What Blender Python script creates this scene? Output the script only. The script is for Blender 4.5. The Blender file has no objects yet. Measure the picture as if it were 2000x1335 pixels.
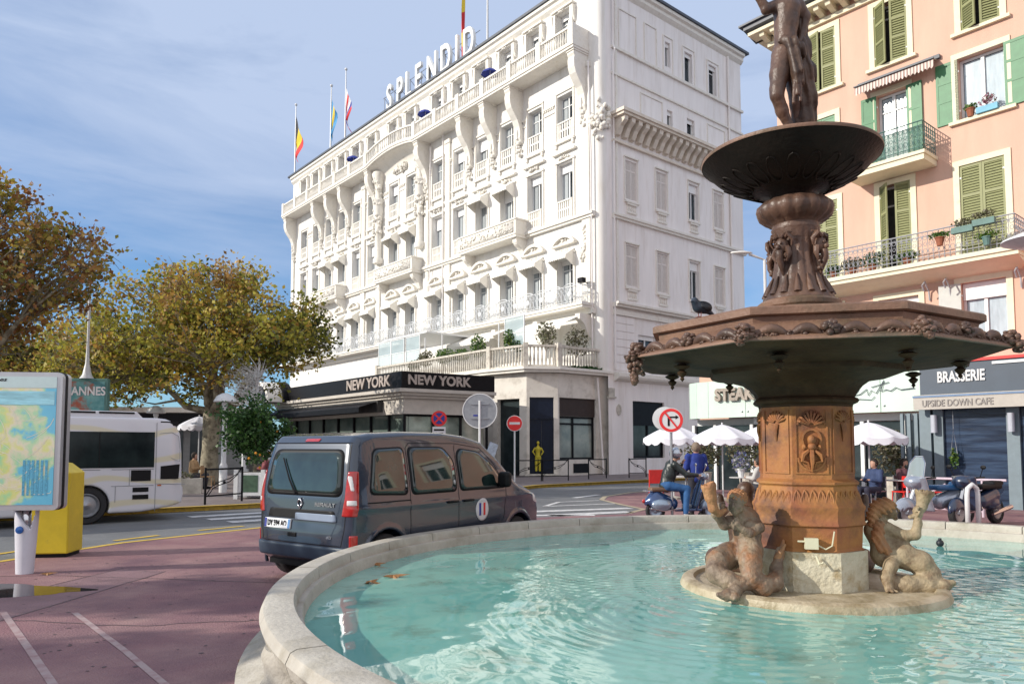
import bpy, bmesh, math, random
import numpy as np
from mathutils import Vector, Matrix
random.seed(7); rng = np.random.default_rng(7)
PI = math.pi
sc = bpy.context.scene
COL = sc.collection
# ------------------------------------------------------------------ camera
cam_d = bpy.data.cameras.new('camera'); cam = bpy.data.objects.new('camera', cam_d); COL.objects.link(cam)
sc.camera = cam
cam.location = (0, 0, 1.65)
cam.rotation_euler = (PI/2 + 0.062, 0, 0)
cam_d.sensor_fit = 'HORIZONTAL'; cam_d.sensor_width = 36.0; cam_d.lens = 36.0*1440/2000
cam_d.shift_y = (783-667.5)/2000
cam_d.clip_start = 0.1; cam_d.clip_end = 3000
# ------------------------------------------------------------------ sky and sun
SUN_EL = math.radians(24); SUN_AZ = math.radians(255)
w = bpy.data.worlds.new('World'); sc.world = w; w.use_nodes = True
nt = w.node_tree; nt.nodes.clear()
def wn(t, **k):
    n = nt.nodes.new(t)
    for a, b in k.items(): setattr(n, a, b)
    return n
out = wn('ShaderNodeOutputWorld'); bg = wn('ShaderNodeBackground'); sky = wn('ShaderNodeTexSky')
sky.sky_type = 'NISHITA'; sky.sun_disc = False; sky.sun_elevation = SUN_EL; sky.sun_rotation = SUN_AZ
sky.air_density = 1.0; sky.dust_density = 0.25; sky.ozone_density = 3.0; sky.altitude = 200
bg.inputs['Strength'].default_value = 0.15
tc = wn('ShaderNodeTexCoord'); mp = wn('ShaderNodeMapping'); mp.inputs['Scale'].default_value = (1.0, 1.5, 5.5)
mp.inputs['Rotation'].default_value = (0.18, 0.12, 0.5)
n1 = wn('ShaderNodeTexNoise'); n1.inputs['Scale'].default_value = 1.7; n1.inputs['Detail'].default_value = 9; n1.inputs['Roughness'].default_value = 0.58; n1.inputs['Distortion'].default_value = 0.5
sep = wn('ShaderNodeSeparateXYZ'); el = wn('ShaderNodeMapRange')
el.inputs['From Min'].default_value = 0.20; el.inputs['From Max'].default_value = 0.50; el.inputs['To Min'].default_value = -0.14; el.inputs['To Max'].default_value = 0.26
add = wn('ShaderNodeMath', operation='ADD'); rmp = wn('ShaderNodeMapRange')
rmp.inputs['From Min'].default_value = 0.30; rmp.inputs['From Max'].default_value = 0.74; rmp.inputs['To Max'].default_value = 0.95; rmp.inputs['To Min'].default_value = 0.20
mx = wn('ShaderNodeMixRGB'); mx.inputs['Color2'].default_value = (2.9, 3.5, 4.7, 1)
tint = wn('ShaderNodeMixRGB', blend_type='MULTIPLY'); tint.inputs['Fac'].default_value = 1; tint.inputs['Color2'].default_value = (0.36, 0.62, 0.80, 1)
L = nt.links.new
L(tc.outputs['Generated'], mp.inputs['Vector']); L(mp.outputs[0], n1.inputs['Vector'])
L(tc.outputs['Generated'], sep.inputs[0]); L(sep.outputs['Z'], el.inputs['Value'])
L(n1.outputs['Fac'], add.inputs[0]); L(el.outputs[0], add.inputs[1]); L(add.outputs[0], rmp.inputs['Value'])
L(sky.outputs[0], tint.inputs['Color1']); L(tint.outputs[0], mx.inputs['Color1']); L(rmp.outputs[0], mx.inputs['Fac'])
# bright band added to the unseen sky behind the camera, lifts shaded walls
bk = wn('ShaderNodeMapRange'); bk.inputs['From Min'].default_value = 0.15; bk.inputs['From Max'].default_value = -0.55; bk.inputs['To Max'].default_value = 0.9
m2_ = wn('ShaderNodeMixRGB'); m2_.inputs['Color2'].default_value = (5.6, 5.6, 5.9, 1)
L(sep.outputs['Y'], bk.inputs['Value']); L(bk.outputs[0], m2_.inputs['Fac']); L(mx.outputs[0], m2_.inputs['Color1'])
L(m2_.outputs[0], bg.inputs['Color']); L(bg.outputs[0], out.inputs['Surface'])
sun_d = bpy.data.lights.new('sun', 'SUN'); sun = bpy.data.objects.new('sun', sun_d); COL.objects.link(sun)
sun_d.energy = 3.7; sun_d.angle = math.radians(0.53); sun_d.color = (1.0, 0.93, 0.82)
sun.rotation_euler = (PI/2 - SUN_EL, 0, PI - SUN_AZ)
sc.view_settings.view_transform = 'Standard'; sc.view_settings.look = 'None'
sc.view_settings.exposure = 0.3; sc.view_settings.gamma = 1.0
# ------------------------------------------------------------------ materials
def mat(name, col, rough=0.6, var=0.12, scale=6.0, bump=0.0, bscale=None, metal=0.0, spec=0.5, coat=0.0,
        col2=None, fac=(0.35, 0.7), dirt=None, dscale=2.0, dfac=(0.5, 0.75), stretch=(1, 1, 1), obj_rand=0.0, trans=0.0, alpha=1.0, sub=0.0):
    m = bpy.data.materials.new(name); m.use_nodes = True
    t = m.node_tree; b = t.nodes['Principled BSDF']; l = t.links.new
    def nd(ty, **k):
        n = t.nodes.new(ty)
        for a, c in k.items(): setattr(n, a, c)
        return n
    c4 = lambda c: (c[0], c[1], c[2], 1)
    b.inputs['Roughness'].default_value = rough; b.inputs['Metallic'].default_value = metal
    b.inputs['Specular IOR Level'].default_value = spec; b.inputs['Coat Weight'].default_value = coat
    b.inputs['Transmission Weight'].default_value = trans; b.inputs['Alpha'].default_value = alpha
    if coat: b.inputs['Coat Roughness'].default_value = 0.03
    tcx = nd('ShaderNodeTexCoord'); mpx = nd('ShaderNodeMapping'); mpx.inputs['Scale'].default_value = stretch
    l(tcx.outputs['Object'], mpx.inputs['Vector'])
    no = nd('ShaderNodeTexNoise'); no.inputs['Scale'].default_value = scale; no.inputs['Detail'].default_value = 6; no.inputs['Roughness'].default_value = 0.6
    l(mpx.outputs[0], no.inputs['Vector'])
    mr = nd('ShaderNodeMapRange'); mr.inputs['From Min'].default_value = fac[0]; mr.inputs['From Max'].default_value = fac[1]
    l(no.outputs['Fac'], mr.inputs['Value'])
    mixn = nd('ShaderNodeMixRGB')
    a = c4(col); bb = c4(col2) if col2 else c4([min(1, x*(1+var)) for x in col])
    if not col2: a = c4([x*(1-var) for x in col])
    mixn.inputs['Color1'].default_value = a; mixn.inputs['Color2'].default_value = bb
    l(mr.outputs[0], mixn.inputs['Fac']); cur = mixn.outputs[0]
    if dirt:
        n2 = nd('ShaderNodeTexNoise'); n2.inputs['Scale'].default_value = dscale; n2.inputs['Detail'].default_value = 8; n2.inputs['Roughness'].default_value = 0.65
        l(mpx.outputs[0], n2.inputs['Vector'])
        m2 = nd('ShaderNodeMapRange'); m2.inputs['From Min'].default_value = dfac[0]; m2.inputs['From Max'].default_value = dfac[1]
        l(n2.outputs['Fac'], m2.inputs['Value'])
        x2 = nd('ShaderNodeMixRGB'); x2.inputs['Color2'].default_value = c4(dirt)
        l(m2.outputs[0], x2.inputs['Fac']); l(cur, x2.inputs['Color1']); cur = x2.outputs[0]
    if obj_rand:
        oi = nd('ShaderNodeObjectInfo'); hs = nd('ShaderNodeHueSaturation')
        m3 = nd('ShaderNodeMapRange'); m3.inputs['To Min'].default_value = 1-obj_rand; m3.inputs['To Max'].default_value = 1+obj_rand
        l(oi.outputs['Random'], m3.inputs['Value']); l(m3.outputs[0], hs.inputs['Value']); l(cur, hs.inputs['Color']); cur = hs.outputs[0]
    l(cur, b.inputs['Base Color'])
    if bump:
        n3 = nd('ShaderNodeTexNoise'); n3.inputs['Scale'].default_value = bscale or scale*4; n3.inputs['Detail'].default_value = 5
        l(mpx.outputs[0], n3.inputs['Vector'])
        bp = nd('ShaderNodeBump'); bp.inputs['Strength'].default_value = bump; bp.inputs['Distance'].default_value = 0.02
        l(n3.outputs['Fac'], bp.inputs['Height']); l(bp.outputs[0], b.inputs['Normal'])
    return m
def leafmat(name, cols, rough=0.55, trans=0.3):
    m = bpy.data.materials.new(name); m.use_nodes = True; t = m.node_tree; b = t.nodes['Principled BSDF']; l = t.links.new
    at = t.nodes.new('ShaderNodeAttribute'); at.attribute_name = 'rnd'
    cr = t.nodes.new('ShaderNodeValToRGB'); cr.color_ramp.interpolation = 'LINEAR'
    e = cr.color_ramp.elements
    while len(e) < len(cols): e.new(0.5)
    for i, c in enumerate(cols): e[i].position = i/(len(cols)-1); e[i].color = (*c, 1)
    l(at.outputs['Fac'], cr.inputs[0]); l(cr.outputs[0], b.inputs['Base Color']); b.inputs['Roughness'].default_value = rough
    tr = t.nodes.new('ShaderNodeBsdfTranslucent'); l(cr.outputs[0], tr.inputs['Color'])
    ms = t.nodes.new('ShaderNodeMixShader'); ms.inputs[0].default_value = trans
    l(b.outputs[0], ms.inputs[1]); l(tr.outputs[0], ms.inputs[2]); l(ms.outputs[0], t.nodes['Material Output'].inputs[0])
    return m
# ------------------------------------------------------------------ mesh helpers
class MB:
    def __init__(s, M=None): s.v = []; s.f = []; s.M = M
    def add(s, vs, fs, M=None):
        o = len(s.v)
        MM = None
        if M is not None: MM = M
        if s.M is not None: MM = s.M @ MM if MM is not None else s.M
        if MM is not None: vs = [tuple(MM @ Vector(p)) for p in vs]
        s.v.extend([tuple(p) for p in vs]); s.f.extend([tuple(i+o for i in f) for f in fs]); return s
    def box(s, x0, x1, y0, y1, z0, z1, M=None):
        if x0 > x1: x0, x1 = x1, x0
        if y0 > y1: y0, y1 = y1, y0
        vs = [(x, y, z) for z in (z0, z1) for y in (y0, y1) for x in (x0, x1)]
        return s.add(vs, [(0,2,3,1),(4,5,7,6),(0,1,5,4),(2,6,7,3),(0,4,6,2),(1,3,7,5)], M)
    def prism(s, poly, a, b, ax='z', M=None):
        n = len(poly)
        def P(p, h): return (p[0], p[1], h) if ax == 'z' else ((p[0], h, p[1]) if ax == 'y' else (h, p[0], p[1]))
        vs = [P(p, a) for p in poly]+[P(p, b) for p in poly]
        fs = [tuple(range(n))[::-1], tuple(range(n, 2*n))]+[(i, (i+1) % n, (i+1) % n+n, i+n) for i in range(n)]
        return s.add(vs, fs, M)
    def lathe(s, prof, n=24, c=(0,0,0), a0=0.0, M=None, full=2*PI, cap=True):
        vs = []; fs = []; cl = abs(full-2*PI) < 1e-6; m = n if cl else n+1
        for r, z in prof:
            for i in range(m):
                a = a0+full*i/n; vs.append((c[0]+r*math.cos(a), c[1]+r*math.sin(a), c[2]+z))
        for k in range(len(prof)-1):
            for i in range(n):
                j = (i+1) % m
                fs.append((k*m+i, k*m+j, (k+1)*m+j, (k+1)*m+i))
        if cap and cl: fs.append(tuple(range(m))[::-1]); fs.append(tuple(range((len(prof)-1)*m, len(prof)*m)))
        return s.add(vs, fs, M)
    def tube(s, pts, r, n=8, M=None, cap=True):
        pts = [Vector(p) for p in pts]; rs = r if isinstance(r, (list, tuple)) else [r]*len(pts)
        vs = []; fs = []; up = None
        for i, p in enumerate(pts):
            d = (pts[min(i+1, len(pts)-1)]-pts[max(i-1, 0)])
            d = d.normalized() if d.length > 1e-9 else Vector((0,0,1))
            if up is None:
                up = Vector((0,0,1)) if abs(d.z) < .9 else Vector((1,0,0))
            u = up-d*up.dot(d)
            if u.length < 1e-6: u = d.orthogonal()
            u.normalize(); up = u; v = d.cross(u)
            for k in range(n):
                a = 2*PI*k/n; vs.append(tuple(p+(u*math.cos(a)+v*math.sin(a))*rs[i]))
        for i in range(len(pts)-1):
            for k in range(n):
                j = (k+1) % n; fs.append((i*n+k, i*n+j, (i+1)*n+j, (i+1)*n+k))
        if cap: fs.append(tuple(range(n))[::-1]); fs.append(tuple(range((len(pts)-1)*n, len(pts)*n)))
        return s.add(vs, fs, M)
    def ball(s, c, r, n=8, m=6, sq=(1,1,1), M=None):
        vs = [(c[0], c[1], c[2]+r*sq[2])]; fs = []
        for j in range(1, m):
            t = PI*j/m
            for i in range(n):
                a = 2*PI*i/n; vs.append((c[0]+r*sq[0]*math.sin(t)*math.cos(a), c[1]+r*sq[1]*math.sin(t)*math.sin(a), c[2]+r*sq[2]*math.cos(t)))
        vs.append((c[0], c[1], c[2]-r*sq[2])); e = len(vs)-1
        for i in range(n): fs.append((0, 1+i, 1+(i+1) % n)); fs.append((e, 1+(m-2)*n+(i+1) % n, 1+(m-2)*n+i))
        for j in range(m-2):
            for i in range(n): fs.append((1+j*n+i, 1+(j+1)*n+i, 1+(j+1)*n+(i+1) % n, 1+j*n+(i+1) % n))
        return s.add(vs, fs, M)
    def arc_strip(s, x, z, r0, r1, a0, a1, y0, y1, n=12, M=None):      # a flat arch band in the xz plane, extruded in y
        for k in range(n):
            p = a0+(a1-a0)*k/n; q = a0+(a1-a0)*(k+1)/n
            poly = [(x+r0*math.cos(p), z+r0*math.sin(p)), (x+r1*math.cos(p), z+r1*math.sin(p)), (x+r1*math.cos(q), z+r1*math.sin(q)), (x+r0*math.cos(q), z+r0*math.sin(q))]
            s.prism(poly, y0, y1, 'y', M)
        return s
    def build(s, name, m, parent=None, smooth=False, ang=None, loc=None, bevel=0.0):
        me = bpy.data.meshes.new(name); me.from_pydata(s.v, [], s.f)
        bm = bmesh.new(); bm.from_mesh(me); bmesh.ops.recalc_face_normals(bm, faces=bm.faces[:])
        if bevel:
            es = [e for e in bm.edges if len(e.link_faces) == 2 and e.calc_face_angle(0) > 0.6]
            bmesh.ops.bevel(bm, geom=es, offset=bevel, segments=2, affect='EDGES', profile=0.6)
        bm.to_mesh(me); bm.free()
        me.materials.append(m)
        if smooth or ang:
            me.polygons.foreach_set('use_smooth', [True]*len(me.polygons))
            if ang: me.set_sharp_from_angle(angle=math.radians(ang))
        o = bpy.data.objects.new(name, me); COL.objects.link(o)
        if parent: o.parent = parent
        if loc: o.location = loc
        return o
def tag(o, label=None, cat=None, group=None, kind=None):
    if label: o['label'] = label
    if cat: o['category'] = cat
    if group: o['group'] = group
    if kind: o['kind'] = kind
    return o
def thing(name, label, cat, loc=(0,0,0), rz=0.0, group=None):
    o = bpy.data.objects.new(name, None); COL.objects.link(o); o.empty_display_size = 0.2
    o.location = loc; o.rotation_euler = (0, 0, rz); return tag(o, label, cat, group)
def copy_tree(o, parent=None, loc=None, rz=None, label=None, scale=None, rot=None):
    c = o.copy(); COL.objects.link(c); c.parent = parent
    if loc is not None: c.location = loc
    if rz is not None: c.rotation_euler = (0, 0, rz)
    if rot is not None: c.rotation_euler = rot
    if scale is not None: c.scale = (scale,)*3 if isinstance(scale, (int, float)) else scale
    if label: c['label'] = label
    for ch in [x for x in o.children]: copy_tree(ch, c)
    return c
def npmesh(name, V, Fq, m, parent=None, smooth=False, attr=None):
    me = bpy.data.meshes.new(name); V = np.asarray(V, np.float32); Fq = np.asarray(Fq, np.int32); k = Fq.shape[1]
    me.vertices.add(len(V)); me.vertices.foreach_set('co', V.ravel())
    me.loops.add(Fq.size); me.loops.foreach_set('vertex_index', Fq.ravel())
    me.polygons.add(len(Fq)); me.polygons.foreach_set('loop_start', np.arange(0, Fq.size, k, dtype=np.int32))
    me.update(calc_edges=True)
    if smooth: me.polygons.foreach_set('use_smooth', np.ones(len(Fq), bool))
    if attr is not None:
        a = me.attributes.new('rnd', 'FLOAT', 'FACE'); a.data.foreach_set('value', attr.astype(np.float32))
    me.materials.append(m); me.validate()
    o = bpy.data.objects.new(name, me); COL.objects.link(o)
    if parent: o.parent = parent
    return o
def text(name, s, size, m, parent=None, M=None, ext=0.02, sx=1.0, bold=0.0, align='CENTER', shear=0.0, space=1.0):
    cu = bpy.data.curves.new(name, 'FONT'); cu.body = s; cu.size = size; cu.extrude = ext; cu.offset = bold; cu.align_x = align; cu.align_y = 'CENTER'
    cu.shear = shear; cu.space_character = space; cu.resolution_u = 4
    t = bpy.data.objects.new(name, cu); COL.objects.link(t)
    dg = bpy.context.evaluated_depsgraph_get(); me = bpy.data.meshes.new_from_object(t.evaluated_get(dg))
    bpy.data.objects.remove(t); me.transform(Matrix.Diagonal((sx, 1, 1, 1)))
    if M is not None: me.transform(M)
    me.materials.clear(); me.materials.append(m); me.name = name
    o = bpy.data.objects.new(name, me); COL.objects.link(o)
    if parent: o.parent = parent
    return o
def TXZ(x, y, z, rz=0.0):      # text standing upright, read from -Y
    return Matrix.Translation((x, y, z)) @ Matrix.Rotation(rz, 4, 'Z') @ Matrix.Rotation(PI/2, 4, 'X')
# ------------------------------------------------------------------ signed distance shapes -> surface nets
def sphere(P, c, r, sq=(1,1,1)):
    d = (P-np.array(c))/np.array(sq); return (np.linalg.norm(d, axis=-1)-r)*min(sq)
def caps(P, a, b, ra, rb=None):
    rb = ra if rb is None else rb
    a = np.array(a, float); b = np.array(b, float); ab = b-a; h = np.clip(((P-a)@ab)/max(ab@ab, 1e-9), 0, 1)
    return np.linalg.norm(P-a-h[..., None]*ab, axis=-1)-(ra+(rb-ra)*h)
def rbox(P, c, h, r=0.02, rz=0.0):
    q = P-np.array(c)
    if rz:
        cs, sn = math.cos(-rz), math.sin(-rz); x = q[..., 0]*cs-q[..., 1]*sn; y = q[..., 0]*sn+q[..., 1]*cs
        q = np.stack([x, y, q[..., 2]], -1)
    q = np.abs(q)-(np.array(h)-r)
    return np.linalg.norm(np.maximum(q, 0), axis=-1)+np.minimum(q.max(-1), 0)-r
def smin(a, b, k):
    h = np.clip(.5+.5*(b-a)/k, 0, 1); return b*(1-h)+a*h-k*h*(1-h)
def smax(a, b, k): return -smin(-a, -b, k)
def poly2(X, Y, poly):         # exact signed distance to a 2D polygon
    d = np.full(X.shape, 1e9); s = np.ones(X.shape); n = len(poly)
    for i in range(n):
        ax, ay = poly[i]; bx, by = poly[i-1]
        ex, ey = bx-ax, by-ay; wx, wy = X-ax, Y-ay
        h = np.clip((wx*ex+wy*ey)/(ex*ex+ey*ey+1e-12), 0, 1); d = np.minimum(d, (wx-ex*h)**2+(wy-ey*h)**2)
        c1 = Y >= ay; c2 = Y < by; c3 = ex*wy > ey*wx
        s = np.where((c1 & c2 & c3) | (~c1 & ~c2 & ~c3), -s, s)
    return s*np.sqrt(d)
def nets(name, fn, lo, hi, res, m, parent=None, newton=1, smooth=True, loc=None):
    lo = np.array(lo, float); hi = np.array(hi, float); n = np.ceil((hi-lo)/res).astype(int)+1
    ax = [lo[i]+res*np.arange(n[i]) for i in range(3)]
    D = np.empty(n)
    for i in range(n[0]):
        yy, zz = np.meshgrid(ax[1], ax[2], indexing='ij')
        D[i] = fn(np.stack([np.full_like(yy, ax[0][i]), yy, zz], -1))
    S = D < 0
    acc = np.zeros((n[0]-1, n[1]-1, n[2]-1, 3)); cnt = np.zeros(acc.shape[:3])
    idx = lambda a, o: a[o[0]:a.shape[0]-1+o[0], o[1]:a.shape[1]-1+o[1], o[2]:a.shape[2]-1+o[2]]
    for d in range(3):
        o1, o2 = [k for k in range(3) if k != d]
        for p in (0, 1):
            for q in (0, 1):
                a = [0,0,0]; a[o1] = p; a[o2] = q; b = list(a); b[d] = 1
                A = idx(D, a); B = idx(D, b); cr = (A < 0) != (B < 0)
                t = np.where(cr, A/np.where(cr, A-B, 1), 0); e = np.zeros(A.shape+(3,)); e[..., d] = t; e[..., o1] = p; e[..., o2] = q
                acc += np.where(cr[..., None], e, 0); cnt += cr
    act = cnt > 0; ids = -np.ones(cnt.shape, int); ids[act] = np.arange(act.sum())
    I = np.argwhere(act); V = lo+(I+acc[act]/cnt[act][:, None])*res
    F = []
    for d in range(3):
        o1, o2 = [(1,2),(2,0),(0,1)][d]
        sl = [slice(1, -1)]*3; sl[d] = slice(0, n[d]-1)
        A = S[tuple(sl)]; sl2 = list(sl); sl2[d] = slice(1, n[d]); B = S[tuple(sl2)]
        E = np.argwhere(A != B)
        if not len(E): continue
        off = np.ones(3, int); off[d] = 0; E2 = E+off
        neg = A[tuple(E.T)]
        def g(p, q):
            c = E2.copy(); c[:, o1] -= p; c[:, o2] -= q; return ids[tuple(c.T)]
        q = np.stack([g(1,1), g(0,1), g(0,0), g(1,0)], 1); q[~neg] = q[~neg][:, ::-1]; F.append(q)
    F = np.concatenate(F)
    for _ in range(newton):
        h = res*.5; v0 = fn(V); G = np.stack([fn(V+np.eye(3)[k]*h)-v0 for k in range(3)], -1)/h
        g2 = np.maximum((G**2).sum(-1), .25); V = V-G*np.clip(v0/g2, -res, res)[:, None]
    o = npmesh(name, V, F, m, parent, smooth)
    if loc: o.location = loc
    return o
# ------------------------------------------------------------------ shared materials
ANG = math.atan2(-.768, .64)
M_white = mat('white_render', (.78, .765, .735), .75, .05, 1.2, .15, 20, dirt=(.60, .56, .48), dscale=1.6, dfac=(.50, .85), stretch=(1.6, 1.6, .22))
M_side = mat('side_render', (.82, .785, .77), .8, .05, 1.0, .12, 20, dirt=(.60, .54, .49), dscale=1.4, dfac=(.5, .9), stretch=(1.6, 1.6, .22))
M_trim = mat('white_moulding', (.78, .75, .69), .7, .08, 3, .25, 25, dirt=(.50, .45, .36), dscale=3, dfac=(.5, .85))
M_stone = mat('grey_stone', (.52, .49, .43), .85, .15, 5, .4, 40, dirt=(.30, .28, .24), dscale=2)
M_slate = mat('slate', (.07, .08, .10), .5, .2, 8)
M_wfr = mat('window_frame_white', (.74, .75, .75), .45, .04, 5)
M_glass = mat('window_glass', (.010, .015, .020), .08, .5, 1.2, spec=.4, col2=(.05, .07, .085), obj_rand=.4)
M_curt = mat('net_curtain', (.30, .33, .35), .6, .15, 6, stretch=(12, 1, 1), obj_rand=.15)
M_blind = mat('roller_blind', (.80, .80, .80), .6, .04, 5)
M_awn = mat('white_canvas', (.82, .79, .72), .8, .06, 3, .1, 40)
M_iron_w = mat('white_iron', (.70, .72, .74), .5, .08, 8)
M_black = mat('black_paint', (.008, .008, .010), .45, .3, 6, spec=.15)
M_dark = mat('dark_interior', (.02, .022, .025), .6, .6, 1.5, col2=(.06, .055, .05))
M_dglass = mat('dark_glass', (.010, .015, .018), .08, .5, .8, spec=.35, col2=(.04, .055, .06))
M_blue = mat('navy_canvas', (.02, .04, .28), .7, .1)
M_chrome = mat('chrome', (.62, .62, .63), .18, .05, 8, metal=1.0)
M_steel = mat('galvanised_steel', (.30, .31, .33), .42, .12, 9, metal=.7)
M_polew = mat('pole_white', (.62, .63, .64), .4, .06, 8)
M_rubber = mat('tyre_rubber', (.018, .018, .02), .8, .2, 20, .2)
M_red = mat('red_plastic', (.62, .025, .02), .35, .08)
M_green_leaf = leafmat('shrub_leaves', [(.02, .06, .012), (.045, .12, .02), (.10, .19, .03), (.20, .26, .05)])
M_dk_leaf = leafmat('dark_leaves', [(.012, .04, .010), (.02, .07, .014), (.04, .11, .02), (.07, .15, .03)])
M_dry_leaf = leafmat('dry_leaves', [(.10, .09, .06), (.19, .17, .11), (.12, .14, .05), (.28, .26, .20)])
def facade(mb, x0, x1, z0, z1, ops, depth=.45, M=None):
    xs = sorted({x0, x1, *[o[0] for o in ops], *[o[1] for o in ops]}); zs = sorted({z0, z1, *[o[2] for o in ops], *[o[3] for o in ops]})
    xs = [x for x in xs if x0 <= x <= x1]; zs = [z for z in zs if z0 <= z <= z1]
    V = {}; vs = []; fs = []
    def vi(x, z):
        if (x, z) not in V: V[(x, z)] = len(vs); vs.append((x, 0, z))
        return V[(x, z)]
    for i in range(len(xs)-1):
        for k in range(len(zs)-1):
            cx, cz = (xs[i]+xs[i+1])/2, (zs[k]+zs[k+1])/2
            if any(o[0] < cx < o[1] and o[2] < cz < o[3] for o in ops): continue
            fs.append((vi(xs[i], zs[k]), vi(xs[i+1], zs[k]), vi(xs[i+1], zs[k+1]), vi(xs[i], zs[k+1])))
    mb.add(vs, fs, M)
    for a, b, c, d in [o[:4] for o in ops]:
        q = [(a, 0, c), (b, 0, c), (b, 0, d), (a, 0, d), (a, depth, c), (b, depth, c), (b, depth, d), (a, depth, d)]
        mb.add(q, [(0,1,5,4), (1,2,6,5), (2,3,7,6), (3,0,4,7)], M)
def win(w_, h_, kind='casement', dep=.42, parent=None, blind=.0, name='window', fm=None, gm=None):
    m = MB(); t = .07
    m.box(-w_/2, -w_/2+t, dep-.06, dep, 0, h_); m.box(w_/2-t, w_/2, dep-.06, dep, 0, h_)
    m.box(-w_/2+t, w_/2-t, dep-.06, dep, 0, t); m.box(-w_/2+t, w_/2-t, dep-.06, dep, h_-t, h_)
    if kind == 'casement': m.box(-.045, .045, dep-.075, dep-.003, t, h_-t)
    if h_ > 2: m.box(-w_/2+t, w_/2-t, dep-.055, dep-.003, h_*.77, h_*.77+.05)
    o = m.build(name, fm or M_wfr, parent)
    MB().box(-w_/2+t*.6, w_/2-t*.6, dep+.003, dep+.02, t*.6, h_-t*.6).build('pane', gm or M_glass, o)
    MB().box(-w_/2+t, -w_/2+w_*.36, dep-.014, dep-.006, t, h_-t).build('curtain', M_curt, o) if kind == 'casement' and fm is None and dep > .35 else None
    if blind: MB().box(-w_/2+.01, w_/2-.01, dep-.13, dep-.08, h_-blind, h_-.003).build('roller_blind', M_blind, o)
    return o
def blobs(mb, c, sx, sz, n, r, y=-.06, M=None, seed=0):
    R = random.Random(seed)
    for _ in range(n):
        mb.ball((c[0]+R.uniform(-sx, sx), y-R.uniform(0, r*.7), c[1]+R.uniform(-sz, sz)), r*R.uniform(.5, 1.1), 6, 4, M=M)
def baluster_row(mb, x0, x1, z0, z1, y, pitch=.2, M=None, r=.055, rail=.09, step=True):
    n = max(1, int((x1-x0)/pitch)); h = z1-z0
    for i in range(n):
        x = x0+(i+.5)*(x1-x0)/n
        mb.lathe([(r*.7, .1), (r*1.15, .1+h*.25), (r*.5, .1+h*.6), (r*.9, h-.12)], 6, (x, y, z0), M=M, cap=False)
    mb.box(x0, x1, y-rail, y+rail, z1-.12, z1, M); mb.box(x0, x1, y-rail*.9, y+rail*.9, z0, z0+.1, M)
# ------------------------------------------------------------------ the hotel
hotel = thing('hotel_building', 'large ornate white hotel with stucco balconies and dark slate roof edge', 'hotel', (5.0, 40.8, 0), ANG)
MR = Matrix.Rotation(PI/2, 4, 'Z')
COLS = [-2.85, -5.55, -8.27, -10.98, -13.62, -16.3, -20.0, -22.6, -26.1, -28.85, -31.55, -34.2, -36.9, -39.6]
W = .66; X0, X1, ZT = -42.5, -.5, 28.4
ops = []
for x in COLS:
    ops += [(x-W, x+W, 9.95, 12.75), (x-W, x+W, 16.3, 18.55), (x-W, x+W, 20.0, 22.75), (x-.6, x+.6, 25.3, 27.85)]
wall = MB(); facade(wall, X0, X1, 5.9, ZT, ops)
wall.add([(X0, 0, 0), (X0, 14.2, 0), (X0, 14.2, ZT), (X0, 0, ZT)], [(0,1,2,3)])
wall.add([(X0, 14.2, 0), (0, 14.2, 0), (0, 14.2, ZT), (X0, 14.2, ZT)], [(0,1,2,3)])
wall.build('facade_wall', M_white, hotel)
RS = [(2.6, 'sh'), (5.4, 'sh'), (8.6, 'w'), (11.3, 'sh')]
rop = []
for y, k in RS:
    rop += [(y-.5, y+.5, 10.95, 13.35), (y-.5, y+.5, 16.1, 18.4)]
rop += [(5.95, 6.45, 25.35, 26.95), (7.9, 8.7, 25.0, 27.0), (10.5, 11.35, 24.95, 27.05), (6.05, 6.6, 21.2, 22.6), (8.05, 8.85, 21.25, 22.65)]
rop += [(2.55, 5.4, 1.0, 4.3), (3.1, 4.7, 6.3, 8.2)]
sw = MB(); facade(sw, .5, 14.2, 0, ZT, rop, .3, MR); sw.build('side_wall', M_side, hotel)
cc = MB(); cc.lathe([(.5, 5.9), (.5, ZT)], 10, (-.5, .5, 0), -PI/2, full=PI/2, cap=False); cc.build('rounded_corner', M_white, hotel, True)
# windows, one prototype per row then copies with shared meshes
protos = {}
def put_win(key, mk, loc, rz=0):
    if key not in protos:
        protos[key] = mk(); o = protos[key]; o.location = loc; o.rotation_euler = (0, 0, rz); return o
    return copy_tree(protos[key], hotel, loc, rz)
for i, x in enumerate(COLS):
    put_win('r1', lambda: win(1.3, 2.78, parent=hotel, blind=.3), (x, 0, 9.96))
    put_win('r2'+('b' if i % 3 == 2 else ''), lambda: win(1.3, 2.24, parent=hotel, blind=.9 if i % 3 == 2 else .5), (x, 0, 16.3))
    put_win('r3'+('b' if i in (3, 4, 7) else ''), lambda: win(1.3, 2.74, parent=hotel, blind=.8 if i in (3, 4, 7) else .0), (x, 0, 20.0))
    put_win('r4', lambda: win(1.18, 2.54, parent=hotel, blind=.35), (x, 0, 25.3))
for (a, b, c, d) in [(8.1, 9.1, 10.95, 13.35), (8.1, 9.1, 16.1, 18.4), (5.95, 6.45, 25.35, 26.95), (7.9, 8.7, 25.0, 27.0), (10.5, 11.35, 24.95, 27.05), (6.05, 6.6, 21.2, 22.6), (8.05, 8.85, 21.25, 22.65), (3.1, 4.7, 6.3, 8.2)]:
    put_win('s%.2f%.2f' % (b-a, d-c), lambda: win(b-a-.01, d-c-.01, 'casement' if b-a > .9 else 'one', .27, hotel, .5 if d-c > 2.2 else .25), (0, (a+b)/2, c), PI/2)
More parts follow.
